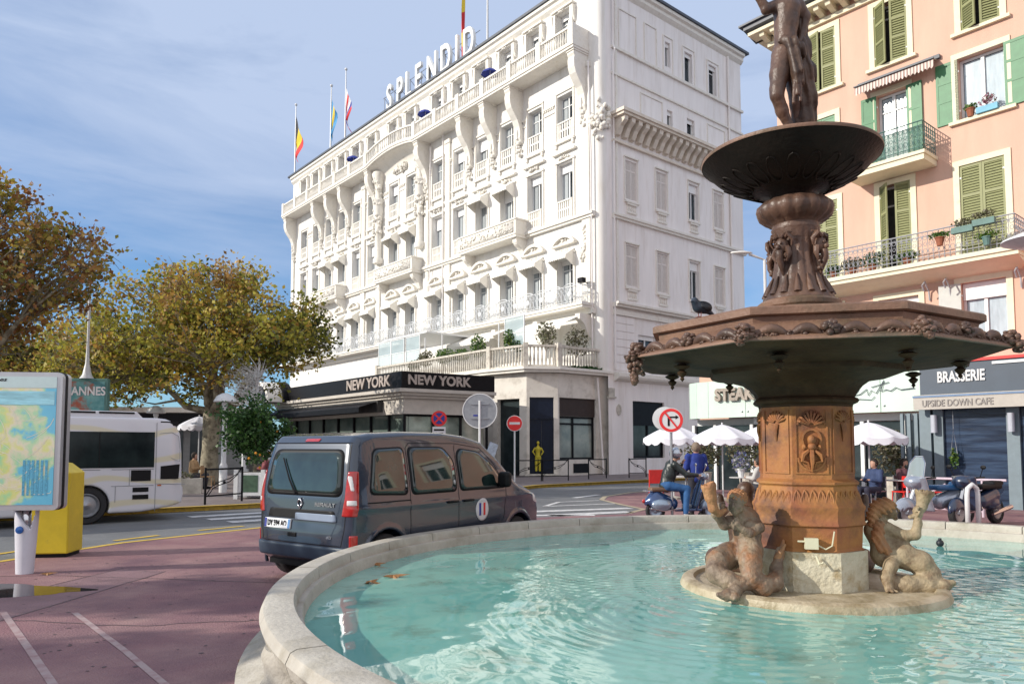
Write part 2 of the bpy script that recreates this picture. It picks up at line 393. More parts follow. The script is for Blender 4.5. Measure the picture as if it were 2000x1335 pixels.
# closed louvred shutters on the side wall
def shutter_pair(w_, h_, m, parent, name='shutter', n=16, sides=(-1, 1), cross=.33, back=.03):
    r = []
    for s in sides:
        mb = MB(); a = 0 if s > 0 else -w_/2; b = a+w_/2
        a += .01; b -= .01; t = .055
        mb.box(a, a+t, 0, .05, 0, h_); mb.box(b-t, b, 0, .05, 0, h_)
        for z in (0, h_*cross, h_*.67, h_-.08): mb.box(a+t, b-t, .002, .048, z, z+.08)
        k = int(h_/.075)
        for i in range(k):
            z = .08+i*(h_-.16)/k
            mb.add([(a+t, .004, z), (b-t, .004, z), (b-t, .04, z+.055), (a+t, .04, z+.055)], [(0,1,2,3)])
        mb.box(a+t, b-t, .042, .047, .02, h_-.02)
        r.append(mb.build(name, m, parent))
    return r
M_shw = mat('white_shutter', (.70, .65, .61), .6, .05, 6)
def side_shut():
    m = MB(); 
    for s in (-1, 1):
        a = -.5 if s < 0 else .0; b = a+.5
        m.box(a+.01, a+.07, .05, .1, 0, 2.37); m.box(b-.07, b-.01, .05, .1, 0, 2.37)
        for z in (0, 1.72, 2.29): m.box(a+.07, b-.07, .052, .098, z, z+.08)
        for k in range(4):
            xa = a+.1+k*.085; m.box(xa, xa+.05, .06, .09, .08, 2.29)
    o = m.build('shutter', M_shw, hotel); MB().box(-.49, .49, .12, .14, .01, 2.36).build('shutter_back', M_stone, o); return o
for y, k in RS:
    if k == 'sh':
        for z in (10.96, 16.06): put_win('ss', side_shut, (0, y, z), PI/2)
def small_balustrade():
    m = MB(); baluster_row(m, -.42, .42, 0, .62, -.02, .14, r=.05); m.box(-.6, .6, -.14, .0, .62, .72)
    m.box(-.62, .62, -.12, 0, 3.3, 3.38); m.box(-.62, -.54, -.05, 0, .75, 3.3); m.box(.54, .62, -.05, 0, .75, 3.3)
    return m.build('sill_balustrade', M_trim, hotel)
for y, k in RS:
    for z in (10.15, 15.25): put_win('sb', small_balustrade, (0, y, z), PI/2)
# mouldings of the long front
tr = MB()
tr.box(X0-.15, -.4, -.22, -.003, 14.72, 14.86); tr.box(X0-.2, -.4, -.32, -.003, 14.86, 15.02)
tr.box(X0-.1, -.4, -.3, -.003, 9.15, 9.45)
for z in (19.35,): tr.box(-27.5, -25.0, -.12, -.003, z, z+.12)
for x in (-1.05, -14.95, -17.75, -24.9, -27.5, -42.1):
    tr.box(x-.32, x+.32, -.14, -.003, 9.75, 14.7); tr.box(x-.27, x+.27, -.14, -.003, 15.05, 23.9); tr.box(x-.33, x+.33, -.2, -.003, 23.6, 23.9)
for x in COLS:                      # framed openings of every row
    for a in (-W-.16, W+.02): tr.box(x+a, x+a+.14, -.09, -.003, 9.75, 12.9); tr.box(x+a, x+a+.14, -.07, -.003, 15.1, 18.75); tr.box(x+a, x+a+.12, -.06, -.003, 19.95, 22.9)
    tr.box(x-W-.2, x+W+.2, -.12, -.003, 18.6, 18.72); tr.box(x-W-.3, x+W+.3, -.22, -.003, 19.12, 19.26)
    tr.box(x-W-.2, x+W+.2, -.16, -.003, 19.78, 19.92); tr.box(x-W-.14, x-W+.02, -.13, -.003, 19.55, 19.78); tr.box(x+W-.02, x+W+.14, -.13, -.003, 19.55, 19.78)
    tr.box(x-W-.16, x+W+.16, -.08, -.003, 22.9, 23.02)
    blobs(tr, (x, 18.92), .42, .09, 9, .11, seed=int(x*10))
for i in range(len(COLS)-1):        # dentil bands between the upper openings
    a, b = COLS[i+1]+W+.2, COLS[i]-W-.2
    if b-a < 2.2:
        tr.box(a, b, -.1, -.003, 22.3, 22.4); tr.box(a, b, -.06, -.003, 21.9, 21.96)
        for k in range(int((b-a)/.16)): tr.box(a+k*.16, a+k*.16+.08, -.08, -.003, 22.18, 22.3)
tr.build('facade_moulding', M_trim, hotel)
# arched pediments over the first row
def ped():
    m = MB(); m.box(-.98, .98, -.28, -.003, .0, .1); m.arc_strip(0, -.62, 1.08, 1.24, math.radians(36), math.radians(144), -.3, -.003, 12)
    pts = [(1.08*math.cos(math.radians(a)), -.62+1.08*math.sin(math.radians(a))) for a in range(36, 145, 9)]
    m.prism(pts, -.09, -.004, 'y'); m.arc_strip(0, -.55, .7, .78, math.radians(50), math.radians(130), -.14, -.09, 8)
    blobs(m, (0, .3), .22, .08, 6, .09, -.1, seed=4); blobs(m, (0, -.3), .55, .1, 12, .1, seed=9); m.box(-.85, .85, -.12, -.003, -.52, -.44)
    return m.build('pediment', M_trim, hotel)
def awn(w_=1.5, d=.75, h=.5, n=9):
    m = MB(); v = [(-w_/2, -.02, h), (w_/2, -.02, h), (w_/2, -d, 0), (-w_/2, -d, 0)]; m.add(v, [(0,1,2,3)])
    for s in (-1, 1): m.add([(s*w_/2, -.02, h), (s*w_/2, -d, 0), (s*w_/2, -d, -.22), (s*w_/2, -.02, -.62)], [(0,1,2,3)])
    for k in range(n):
        a = -w_/2+w_*k/n; b = a+w_/n; m.add([(a, -d, 0), (b, -d, 0), (b, -d, -.16), ((a+b)/2, -d-.01, -.24), (a, -d, -.16)], [(0,1,2,3,4)])
    return m.build('awning', M_awn, hotel)
for x in COLS: put_win('ped', ped, (x, 0, 13.5)); put_win('awn', awn, (x, 0, 12.75))
for i in (2, 3, 6, 7, 10, 11): put_win('awn', awn, (COLS[i], 0, 18.25))
# pierced rails inside the openings of the upper rows
def rail_panel(h, n=5, solid=False):
    m = MB(); m.box(-.64, .64, -.06, .04, h-.09, h); m.box(-.64, .64, -.05, .03, 0, .1); m.box(-.64, -.52, -.04, .03, .1, h-.09); m.box(.52, .64, -.04, .03, .1, h-.09)
    for k in range(n):
        x = -.42+.84*k/(n-1); m.box(x-.05, x+.05, -.02, .02, .1, h-.09)
    m.box(-.5, .5, -.015, .015, h*.48, h*.58)
    return m.build('window_rail', M_trim, hotel)
for i, x in enumerate(COLS):
    put_win('rp3', lambda: rail_panel(1.1), (x, 0, 20.0))
    put_win('rp2', lambda: rail_panel(1.15, 6), (x, -.06, 15.12))
# stone balconies of the second row
def box_balcony(x0, x1, p, z0, z1, name='balcony'):
    m = MB(); m.box(x0, x1, -p, -.004, z0, z0+.16); m.box(x0-.04, x1+.04, -p-.05, -.004, z0+.16, z0+.22)
    m.box(x0, x1, -p, -p+.12, z0+.22, z1-.1); m.box(x0, x0+.12, -p+.12, -.004, z0+.22, z1-.1); m.box(x1-.12, x1, -p+.12, -.004, z0+.22, z1-.1)
    m.box(x0-.05, x1+.05, -p-.06, -.004, z1-.1, z1)
    o = m.build(name, M_trim, hotel)
    s = MB(); s.box(x0+.2, x1-.2, -p-.012, -p-.004, z0+.3, z1-.16); blobs(s, ((x0+x1)/2, (z0+z1)/2+.06), (x1-x0)/2-.2, .32, int((x1-x0)*16), .075, -p, seed=int(x0)); s.build('relief', M_trim, o, True)
    for x in (x0+.35, x1-.35):
        b = MB(); b.prism([(0, z0), (-p*.85, z0), (-p*.8, z0-.3), (-.35, z0-.7), (-.2, z0-1.1), (0, z0-1.2)], x-.2, x+.2, 'x'); b.ball((x, -p*.6, z0-.3), .22, 8, 6); b.build('bracket', M_trim, o)
box_balcony(-12.3, -6.2, 1.05, 14.66, 15.85); box_balcony(-23.9, -18.2, 1.05, 14.66, 15.85); box_balcony(-35.8, -30.6, 1.05, 14.66, 15.85)
# attic balcony, its consoles and the bowed centre
P = 1.2; ZB = 24.4
sl = MB(); bal = MB()
for a, b in ((-42.2, -25.0), (-18.0, -.85)):
    sl.box(a, b, -P-.08, -.004, ZB, ZB+.14); sl.box(a-.03, b+.03, -P-.14, -.004, ZB+.14, ZB+.3)
    n = 6; xs = np.linspace(a+.2, b-.2, n+1)
    for k in range(n):
        baluster_row(bal, xs[k]+.2, xs[k+1]-.2, ZB+.3, ZB+1.35, -P+.02, .19)
    for x in xs: bal.box(x-.2, x+.2, -P-.12, -P+.14, ZB+.3, ZB+1.45)
bal.box(-.99, -.86, -P+.14, -.004, ZB+.3, ZB+1.4); bal.box(-42.2, -42.07, -P+.14, -.004, ZB+.3, ZB+1.4)
cx = -21.5; R = 3.5
hz = lambda x: ZB+.42*max(0.0, math.sin(PI*(x-(cx-R))/(2*R)))**.8
xs = np.linspace(cx-R, cx+R, 25); cv = MB(); vs = []; fs = []
for k in range(24):
    xa, xb = float(xs[k]), float(xs[k+1]); za, zb_ = hz(xa), hz(xb)
    sl.prism([(xa, za), (xb, zb_), (xb, zb_+.14), (xa, za+.14)], -P-.08, -.004, 'y'); sl.prism([(xa, za+.14), (xb, zb_+.14), (xb, zb_+.3), (xa, za+.3)], -P-.14, -.004, 'y')
    zm = (za+zb_)/2+.3
    bal.lathe([(.04, .1), (.06, .35), (.03, .62), (.05, .92)], 6, ((xa+xb)/2, -P+.02, zm), cap=False)
    bal.prism([(xa, za+.3), (xb, zb_+.3), (xb, zb_+.4), (xa, za+.4)], -P-.06, -P+.1, 'y'); bal.prism([(xa, za+1.23), (xb, zb_+1.23), (xb, zb_+1.35), (xa, za+1.35)], -P-.07, -P+.11, 'y')
for i, x in enumerate(xs):
    for j in range(9):
        t = PI/2*j/8; vs.append((float(x), -.004-(P-.1)*(1-math.sin(t)), hz(float(x))-.02-1.15*(1-math.cos(t))))
for i in range(24):
    for j in range(8): fs.append((i*9+j, i*9+j+1, (i+1)*9+j+1, (i+1)*9+j))
cv.add(vs, fs); cv.build('bay_vault', M_trim, hotel, True)
blo = MB(); blo.box(cx-.9, cx+.9, -.12, -.05, 23.4, 24.0); blobs(blo, (cx, 23.7), .9, .3, 34, .15, -.12, seed=3); blo.build('relief', M_trim, hotel, True)
sl.build('attic_balcony_slab', M_trim, hotel); bal.build('attic_balustrade', M_trim, hotel)
def console():
    m = MB(); pr = [(0, 0), (-1.12, 0), (-1.16, -.25), (-1.08, -.4), (-1.13, -.6), (-1.1, -1.0), (-.98, -1.35), (-.74, -1.7), (-.5, -2.0), (-.33, -2.4), (-.26, -2.9), (-.3, -3.1), (-.2, -3.35), (0, -3.5)]
    m.prism([(a, b) for a, b in pr], -.26, .26, 'x'); m.box(-.31, .31, -1.2, -.004, -.1, -.005); blobs(m, (0, -3.7), .2, .5, 16, .13, -.1, seed=5)
    m.lathe([(.07, 0), (.07, .6)], 8, (0, -.3, -3.2), M=None)
    return m.build('console', M_trim, hotel)
for x in (-1.2, -6.95, -9.65, -12.3, -17.7, -25.3, -30.2, -32.9, -35.6, -41.85): put_win('con', console, (x, 0, ZB))
def cary():
    m = MB(); m.lathe([(.42, 0), (.42, .4), (.3, .5), (.28, 2.4), (.36, 2.6), (.24, 3.0), (.34, 3.6), (.46, 4.3), (.38, 4.9), (.5, 5.2), (.28, 5.5), (.3, 6.3), (.44, 6.9), (.6, 7.4), (.5, 7.6)], 12, (0, -.25, 0))
    R_ = random.Random(2)
    for _ in range(60): a = R_.uniform(-PI, 0); z = R_.uniform(2.4, 7.4); m.ball((.4*math.cos(a), -.25+.4*math.sin(a), z), R_.uniform(.06, .17), 6, 4)
    return m.build('sculpted_column', M_trim, hotel, ang=50)
for x in (-18.35, -24.65): put_win('cary', cary, (x, 0, 16.6))
# hoods and frames of the attic windows
def hood():
    m = MB(); m.box(-.92, .92, -.3, -.003, .74, .86); m.box(-.84, .84, -.18, -.003, .66, .74); m.box(-.86, -.62, -.22, -.003, -1.9, .66); m.box(.62, .86, -.22, -.003, -1.9, .66)
    for s in (-1, 1): m.prism([(-.003, .66), (-.3, .6), (-.26, .1), (-.14, -.3), (-.003, -.4)], s*.9-.07, s*.9+.07, 'x')
    blobs(m, (0, .7), .3, .06, 7, .09, -.16, seed=8)
    return m.build('window_hood', M_trim, hotel)
for x in COLS: put_win('hood', hood, (x, 0, 27.2))
# roof edge and side cornices
rf = MB(); rf.box(X0-.45, .45, -.45, 14.65, 28.92, 29.08); rf.build('roof', M_slate, hotel)
cn = MB()
cn.prism([(-.35, 28.9), (-.35, 28.7), (-.2, 28.62), (-.2, 28.42), (-.1, 28.3), (0, 28.2), (0, 28.9)], X0-.1, 0, 'x')
cn.prism([(.35, 28.9), (.35, 28.7), (.2, 28.62), (.2, 28.42), (.1, 28.3), (0, 28.2), (0, 28.9)], -.3, 14.3, 'y')
cn.build('cornice', M_trim, hotel)
cs = MB()
for z, p, h in ((24.75, .14, .16), (23.2, .1, .12), (14.72, .16, .14), (14.86, .24, .14), (9.15, .14, .3), (9.6, .3, .14), (9.74, .42, .12)): cs.box(.003, p, .95, 14.3, z, z+h)
for y in (1.35, 12.7): cs.box(.003, .06, y-.08, y+.08, 9.9, 28.2)
for (a, b, c, d) in [(1.6, 3.2, 24.9, 27.4), (3.9, 5.1, 24.9, 27.4), (3.5, 5.6, 20.95, 22.9), (10.2, 12.2, 20.95, 22.9), (5.7, 6.7, 24.95, 27.3), (7.65, 8.95, 24.95, 27.3), (10.25, 11.6, 24.95, 27.3)]:
    for q in ((a, a+.06, c, d), (b-.06, b, c, d), (a+.06, b-.06, c, c+.06), (a+.06, b-.06, d-.06, d)): cs.box(.003, .05, q[0], q[1], q[2], q[3])
cs.build('side_moulding', M_trim, hotel)
mo = MB(); mo.box(.003, .95, .95, 14.5, 20.55, 20.7); mo.box(.003, 1.05, .85, 14.6, 20.7, 20.88); mo.box(.003, .18, .95, 14.4, 19.2, 19.32)
for k in range(21):
    y = 1.3+k*.63; mo.prism([(.003, 20.54), (.85, 20.54), (.82, 20.3), (.5, 20.05), (.25, 19.6), (.003, 19.55)], y-.16, y+.16, 'y'); mo.box(.003, .1, y+.16, y+.47, 19.9, 20.5)
mo.build('bracket_cornice', mat('sand_moulding', (.72, .65, .56), .8, .1, 4, .2, 20, dirt=(.50, .43, .34), dscale=2), hotel)
rs = MB()
for k in range(7):
    z = 6.0+k*.45; rs.box(.003, .045, .98, 2.7, z, z+.41); rs.box(.003, .045, 5.1, 14.3, z, z+.41)
for k in range(9): a = PI*k/8; 
rs.arc_strip(3.9, 8.1, .85, 1.45, 0, PI, 0, 0, 1) if False else None
rs.build('rustication', M_side, hotel)
# downpipes, floodlight, corner ornaments
class DP:
    def tube(s, p, r, n): MB().tube(p, r, n).build('downpipe', M_side, hotel)
dp = DP()
for x, z1 in ((-.98, 14.7),): dp.tube([(x+.35, -.3, 23.8), (x+.45, -.2, 18), (x+.45, -.2, 6)], .05, 6)
dp.tube([(.12, 1.0, 28.3), (.12, 1.0, 24.9), (.25, 1.0, 24.6), (.12, 1.0, 24), (.12, 1.0, 6)], .055, 6); dp.tube([(.12, 12.55, 28.2), (.12, 12.65, 6)], .055, 6); dp.tube([(-.25, -.1, 5.5), (-.2, .3, .1)], .06, 6)
dp.tube([(-15.4, -.2, 28.0), (-15.4, -.2, 9.4)], .06, 6); dp.tube([(-17.1, -.2, 24.0), (-17.1, -.2, 9.4)], .05, 6)
pass
fl = MB(); fl.box(-.2, .2, -.75, -.45, 0, .28); fl.tube([(0, -.45, .12), (0, 0, .0)], .03, 6); fl.build('floodlight', M_black, hotel, loc=(-.95, 0, 10.9), bevel=.02)
co = MB()
for k in range(60):
    a = random.uniform(-PI/2-.3, .5); z = random.gauss(20.2, .45); co.ball((-.5+.62*math.cos(a), .5+.62*math.sin(a), z), random.uniform(.08, .18), 6, 4)
co.build('corner_ornament', M_trim, hotel, True); co = MB(); co.box(-1.42, -1.18, -.15, -.143, 12.2, 14.3)
for k in range(24): co.ball((-1.3+random.uniform(-.2, .2), -.15, random.uniform(12.2, 14.3)), random.uniform(.05, .12), 6, 4)
co.build('corner_ornament', M_trim, hotel, True)
# iron balcony of the first row
ib = MB(); PI1 = .95; ib.box(X0, -.55, -PI1-.02, -.004, 9.45, 9.58); ib.box(X0-.05, -.5, -PI1-.1, -.004, 9.58, 9.74); ib.build('iron_balcony_slab', M_trim, hotel)
ir = MB(); yb = -PI1+.02
x = -.75; k = 0
while x > X0+.4:
    pw = .3; bul = .06*math.sin(k*.9)
    ir.tube([(x, yb, 9.76), (x, yb-.05-bul, 10.0), (x, yb, 10.75)], .018, 4, cap=False)
    c = [(x-pw/2+.12*math.cos(a), yb-.03, 10.15+.22*math.sin(a)) for a in np.linspace(0, 2*PI, 9)]; ir.tube(c, .02, 4, cap=False)
    c = [(x-pw/2+.1*math.cos(a), yb-.02, 10.55+.13*math.sin(a)) for a in np.linspace(0, 2*PI, 8)]; ir.tube(c, .018, 4, cap=False)
    if k % 4 == 1:
        c = [(x-.5+.5*math.cos(a), yb-.06, 10.7+.18*math.sin(a)) for a in np.linspace(0, PI, 7)]; ir.tube(c, .03, 4, cap=False); ir.ball((x-.5, yb-.06, 10.3), .1, 6, 4, (1.6, .5, 1.6))
    x -= pw; k += 1
ir.tube([(-.75, yb, 10.75), (X0+.1, yb, 10.75)], .03, 5); ir.tube([(-.75, yb, 9.85), (X0+.1, yb, 9.85)], .025, 5)
ir.tube([(-.75, yb, 10.75), (-.75, 0, 10.75)], .03, 5); 
for j in range(4): ir.tube([(-.75, yb+.2*(j+1), 9.76), (-.75, yb+.2*(j+1), 10.75)], .02, 4)
ir.build('iron_railing', M_iron_w, hotel)
# ground floor with its terrace
GP = [(-16.5, -4.7), (-3.8, -4.7), (-1.5, -4.25), (-.5, -2.9), (-.4, 1.0)]
GO = [[], [(.3, 1.86, 0, 4.25)], [(.16, 1.46, .22, 4.3)], [(.1, 2.85, .97, 4.3)]]
gw = MB()
def segM(a, b): return Matrix.Translation((a[0], a[1], 0)) @ Matrix.Rotation(math.atan2(b[1]-a[1], b[0]-a[0]), 4, 'Z')
for k in range(4):
    a, b = GP[k], GP[k+1]; facade(gw, 0, math.hypot(b[0]-a[0], b[1]-a[1]), 0, 5.6, GO[k], .3, segM(a, b))
M_gf = mat('ground_floor_render', (.68, .64, .58), .8, .06, 2, .1, 20, dirt=(.42, .38, .33), dscale=1.5)
gw.build('ground_floor_wall', M_gf, hotel)
LP = [(-16.5, -5.1), (-3.9, -5.1), (-1.25, -4.65), (-.15, -3.05), (.0, .93)]
lg = MB(); lg.prism([(-16.5, 0.0)]+LP+[(0, .95), (-1, .95)], 5.62, 5.76); lg.prism([(-16.5, 0.0)]+[(x+.1, y-.1) for x, y in LP]+[(-1, .9)], 5.76, 5.9)
lg.prism([(.003, 5.35), (.35, 5.5), (.42, 5.62), (.42, 5.82), (.003, 5.9)], .97, 14.3, 'y'); lg.build('terrace_slab', M_trim, hotel)
tb = MB(); BP = [(-16.4, -4.85), (-3.95, -4.85), (-1.4, -4.4), (-.4, -2.95), (-.3, .6)]
for k in range(4):
    a, b = BP[k], BP[k+1]; Mx = segM(a, b); L_ = math.hypot(b[0]-a[0], b[1]-a[1]); baluster_row(tb, .15, L_-.15, 5.92, 7.1, 0, .2, Mx); tb.box(-.13, .13, -.13, .13, 5.9, 7.2, Mx)
tb.build('terrace_balustrade', mat('weathered_balustrade', (.60, .56, .49), .85, .15, 4, .3, 30, dirt=(.26, .22, .18), dscale=3), hotel)
# shop front parts of the ground floor
Mx = segM(GP[2], GP[3]); d = MB(Mx); d.box(.17, .81, .2, .26, .25, 3.05); d.box(.82, 1.45, .2, .26, .25, 3.05); d.box(.17, 1.45, .18, .28, 3.05, 3.15); d.box(.17, 1.45, .1, .14, 3.15, 4.28)
dd = d.build('door', mat('navy_door', (.008, .013, .030), .4, .2, spec=.2), hotel)
st = MB(Mx); st.box(-.15, 1.75, -.75, -.005, 0, .2); st.box(.1, 1.5, -.4, -.008, .2, .22); st.build('door_step', M_stone, hotel)
Mx3 = segM(GP[3], GP[4]); f = MB(Mx3)
for q in ((.12, .2, .98, 3.3), (1.2, 1.3, .98, 3.3), (2.72, 2.83, .98, 3.3), (.2, 2.72, .98, 1.08), (.2, 2.72, 3.2, 3.3), (.2, 2.72, 2.85, 2.95)): f.box(q[0], q[1], .18, .24, q[2], q[3])
ff = f.build('shop_window', M_black, hotel); MB(Mx3).box(.11, 2.84, .1, .15, 3.31, 4.28).build('fascia_box', mat('brown_blind', (.035, .022, .018), .7, .2), ff)
MB(Mx3).box(.12, 2.83, .25, .27, 1.0, 3.25).build('pane', mat('shop_glass', (.12, .16, .16), .06, .5, .9, spec=.7, col2=(.30, .33, .30)), ff)
MB(Mx3).box(1.1, 2.2, -.03, -.004, .25, .75).build('vent_grille', M_black, hotel)
f2 = MB(MR); 
for q in ((2.56, 2.66, 1.02, 4.28), (5.3, 5.38, 1.02, 4.28), (2.66, 5.3, 1.02, 1.12), (2.66, 5.3, 2.9, 4.28), (3.95, 4.05, 1.12, 2.9)): f2.box(q[0], q[1], .12, .18, q[2], q[3])
g2 = f2.build('shop_window', M_black, hotel); MB(MR).box(2.57, 5.37, .2, .22, 1.03, 4.25).build('pane', M_dglass, g2)
MB(segM(GP[1], GP[2])).box(.31, 1.85, .28, .3, .0, 4.24).build('dark_entrance', M_dglass, hotel)
md = MB(MR); md.lathe([(.0, .0), (.2, .0), (.2, .04), (.14, .05), (.13, .02), (.05, .03), (.0, .03)], 16, M=Matrix.Translation((1.35, -.003, 3.75)) @ Matrix.Rotation(PI/2, 4, 'X') @ Matrix.Scale(1.6, 4, (0, 1, 0)), cap=False)
md.box(.5, .95, -.08, -.003, 4.45, 4.95); md.box(.42, 1.03, -.14, -.003, 4.38, 4.47); md.build('wall_medallion', M_stone, hotel)
# awnings and glazed shelters above the terrace
tw = MB()
for a, b in ((-5.6, -.9), (-11.8, -7.2)):
    tw.add([(a, -.6, 9.1), (b, -.6, 9.1), (b, -2.3, 8.35), (a, -2.3, 8.35)], [(0,1,2,3)])
    n = 22
    for k in range(n): p, q = a+(b-a)*k/n, a+(b-a)*(k+1)/n; tw.add([(p, -2.3, 8.35), (q, -2.3, 8.35), (q, -2.31, 8.16), ((p+q)/2, -2.32, 8.08), (p, -2.31, 8.16)], [(0,1,2,3,4)])
tw.build('terrace_awning', M_awn, hotel)
M_clear = mat('clear_screen', (.55, .66, .68), .05, .1, 1, spec=.6, alpha=.45)
def screen():
    m = MB(); 
    for q in ((-.85, -.8, 0, 1.9), (.8, .85, 0, 1.9), (-.8, .8, 1.85, 1.9), (-.8, .8, 0, .06), (-.8, .8, .95, .99)): m.box(q[0], q[1], -.03, .03, q[2], q[3])
    o = m.build('glass_screen', M_wfr, hotel); MB().box(-.79, .79, -.01, .01, .07, 1.84).build('pane', M_clear, o); return o
for x in (-2.8, -12.6, -14.5, -16.2): put_win('scr', screen, (x, -4.0 if x > -4 else -4.4, 6.95))
tp = MB()
for x in (-11.3, -9.4, -3.8): MB().tube([(x, -4.3, 5.9), (x, -4.3, 8.6)], .04, 6).build('shelter_post', M_wfr, hotel)
tp.box(-16.4, -11.0, -4.4, -.6, 8.9, 9.0); tp.build('shelter_roof', M_wfr, hotel)
for x in (-4.5, -8.5, -.9):
    b = MB(); b.prism([(0, 9.1), (-1.0, 9.1), (-1.0, 8.8), (-.6, 8.5), (-.3, 7.9), (0, 7.7)], x-.18, x+.18, 'x'); b.build('console', M_trim, hotel)
db = MB(); db.box(-5.8, -.7, .05, .1, 6.0, 9.0); db.box(-15, -8, .05, .1, 6.0, 9.0)
# rooftop sign, one letter each
sign = thing('rooftop_sign', 'tall white rooftop letters spelling SPLENDID on the hotel roof edge', 'sign')
sign.parent = None
HM = Matrix.Translation((5.0, 40.8, 0)) @ Matrix.Rotation(ANG, 4, 'Z')
sign.location = HM @ Vector((-17.5, 1.2, 29.08)); sign.rotation_euler = (0, 0, ANG)
M_let = mat('sign_letter', (.82, .82, .80), .5, .05)
sp = [-23.2, -21.6, -20.3, -18.9, -17.0, -15.2, -13.8, -12.4]
for ch, x in zip('SPLENDID', sp):
    text('letter', ch, 3.0, M_let, sign, TXZ(x+17.7, -1.45, .75), .12, .62, .05)
fr = MB()
for x in np.arange(-24.2, -11.4, .8): fr.tube([(x+17.5, -1.25, 0), (x+17.5, -1.25, 1.4)], .03, 4); fr.tube([(x+17.5, -1.25, 1.3), (x+17.5, .3, 0)], .025, 4)
for z in (.25, 1.35): fr.tube([(-6.9, -1.25, z), (6.3, -1.25, z)], .03, 4)
fr.build('support_frame', M_steel, sign)
# flagpoles
def flag_mesh(cols, wv, hgt, droop, parent, seed, horiz=False):
    n = len(cols); tot = 12; rows = 16
    for ci, (c, a, b) in enumerate(cols):
        m = MB(); vs = []; fs = []; K = 7
        for i in range(K+1):
            u = a+(b-a)*i/K
            for j in range(rows+1):
                v = j/rows; uu, vv = (v, u) if horiz else (u, v)
                x = .05+wv*uu*(.32+.25*math.sin(vv*5+seed)); y = .16*math.sin(uu*9+vv*4+seed)*uu; z = -vv*hgt-uu*droop*(1-.25*vv)
                vs.append((x, y, z))
        for i in range(K):
            for j in range(rows): q = i*(rows+1)+j; fs.append((q, q+rows+1, q+rows+2, q+1))
        m.add(vs, fs); m.build('flag_stripe', c, parent, True)
def fcol(n, c): return mat(n, c, .75, .05, 4)
C_b, C_y, C_r, C_bl, C_w, C_nb = fcol('flag_black', (.015, .015, .02)), fcol('flag_yellow', (.85, .6, .04)), fcol('flag_red', (.65, .03, .03)), fcol('flag_blue', (.05, .25, .5)), fcol('flag_white', (.75, .75, .78)), fcol('flag_navy', (.03, .04, .25))
def pole(x, h, label, z=28.95, y=-.1):
    t = thing('flagpole', label, 'flagpole', HM @ Vector((x, y, z)), ANG, 'flagpoles along the hotel roof edge'); t.scale = (1, 1, 1)
    m = MB(); m.tube([(0, 0, -.6), (0, 0, h)], [.09, .045], 8); m.ball((0, 0, h+.12), .14, 8, 6); m.build('pole', M_polew, t, ang=40)
    return t
t = pole(-42.0, 7.3, 'white flagpole with drooping black yellow and red flag at far left roof end'); f = bpy.data.objects.new('flag', None)
def flag(t, cols, z, wv, hgt, droop, seed, horiz=False, rz=.3):
    f = MB().add([(0, 0, 0), (.02, 0, 0), (.02, 0, -.1)], [(0,1,2)]).build('flag', cols[0][0], t, loc=(0, 0, z)); f.rotation_euler = (0, 0, rz)
    flag_mesh(cols, wv, hgt, droop, f, seed, horiz)
bpy.data.objects.remove(f)
flag(t, [(C_b, 0, .33), (C_y, .33, .66), (C_r, .66, 1)], 6.2, 2.2, 2.6, 3.0, .5)
t = pole(-34.0, 6.2, 'white flagpole with thin drooping blue and yellow flag, second from the left')
flag(t, [(C_bl, 0, .3), (C_y, .3, .5), (C_bl, .5, 1)], 5.0, 1.6, 3.0, 2.0, 1.1)
t = pole(-31.1, 6.6, 'white flagpole with drooping blue white and red flag, third from the left')
flag(t, [(C_w, 0, .25), (C_r, .25, .42), (C_w, .42, .6), (C_nb, .6, .85), (C_r, .85, 1)], 5.0, 1.7, 3.0, 2.2, 2.2)
t = pole(-13.1, 8.0, 'tall white flagpole with long red and yellow flag beside the rooftop letters')
flag(t, [(C_y, 0, .42), (C_r, .42, .66), (C_y, .66, .84), (C_r, .84, 1)], 6.3, 1.1, 5.6, .8, .4, True, -.6)
pole(-10.3, 7.0, 'bare white flagpole standing right of the rooftop letters')
# navy parasols on the attic balcony
def parasol(x, label):
    t = thing('parasol', label, 'parasol', HM @ Vector((x, -.65, ZB+.3)), ANG, 'navy parasols on the hotel attic balcony')
    m = MB(); m.lathe([(.62, 1.62), (.6, 1.68), (.34, 1.9), (.03, 2.02)], 8, cap=False); m.build('canopy', M_blue, t, ang=20)
    MB().tube([(0, 0, 0), (0, 0, 2.05)], .025, 6).build('pole', M_polew, t)
parasol(-9.3, 'navy parasol open on the hotel attic balcony nearest the building corner'); parasol(-17.1, 'navy parasol open on the attic balcony just right of the bowed bay'); parasol(-28.4, 'navy parasol open on the attic balcony left of the bowed bay')
# terrace plants
def leaves(name, m, parent, c, r, n, s, seed=0, flat=1.0):
    R_ = np.random.default_rng(seed); p = R_.normal(size=(n, 3)); p /= np.linalg.norm(p, axis=1)[:, None]; p *= (R_.random((n, 1))**.45)*np.array(r); p += np.array(c)
    return leafcloud(name, m, parent, p, s, R_)
def leafcloud(name, m, parent, p, s, R_, rnd=None):
    n = len(p); u = R_.normal(size=(n, 3)); u /= np.linalg.norm(u, axis=1)[:, None]; v = np.cross(u, R_.normal(size=(n, 3))); v /= np.linalg.norm(v, axis=1)[:, None]
    sc_ = s*R_.uniform(.6, 1.4, (n, 1)); u = u*sc_; v = v*sc_*.8; nn = np.cross(u, v); nn /= np.linalg.norm(nn, axis=1)[:, None]; nn = nn*sc_*.25
    V = np.stack([p-u, p+v*.9+nn, p+u, p-v*.9+nn], 1).reshape(-1, 3); F_ = np.arange(4*n).reshape(n, 4)
    return npmesh(name, V, F_, m, parent, attr=(R_.random(n) if rnd is None else rnd))
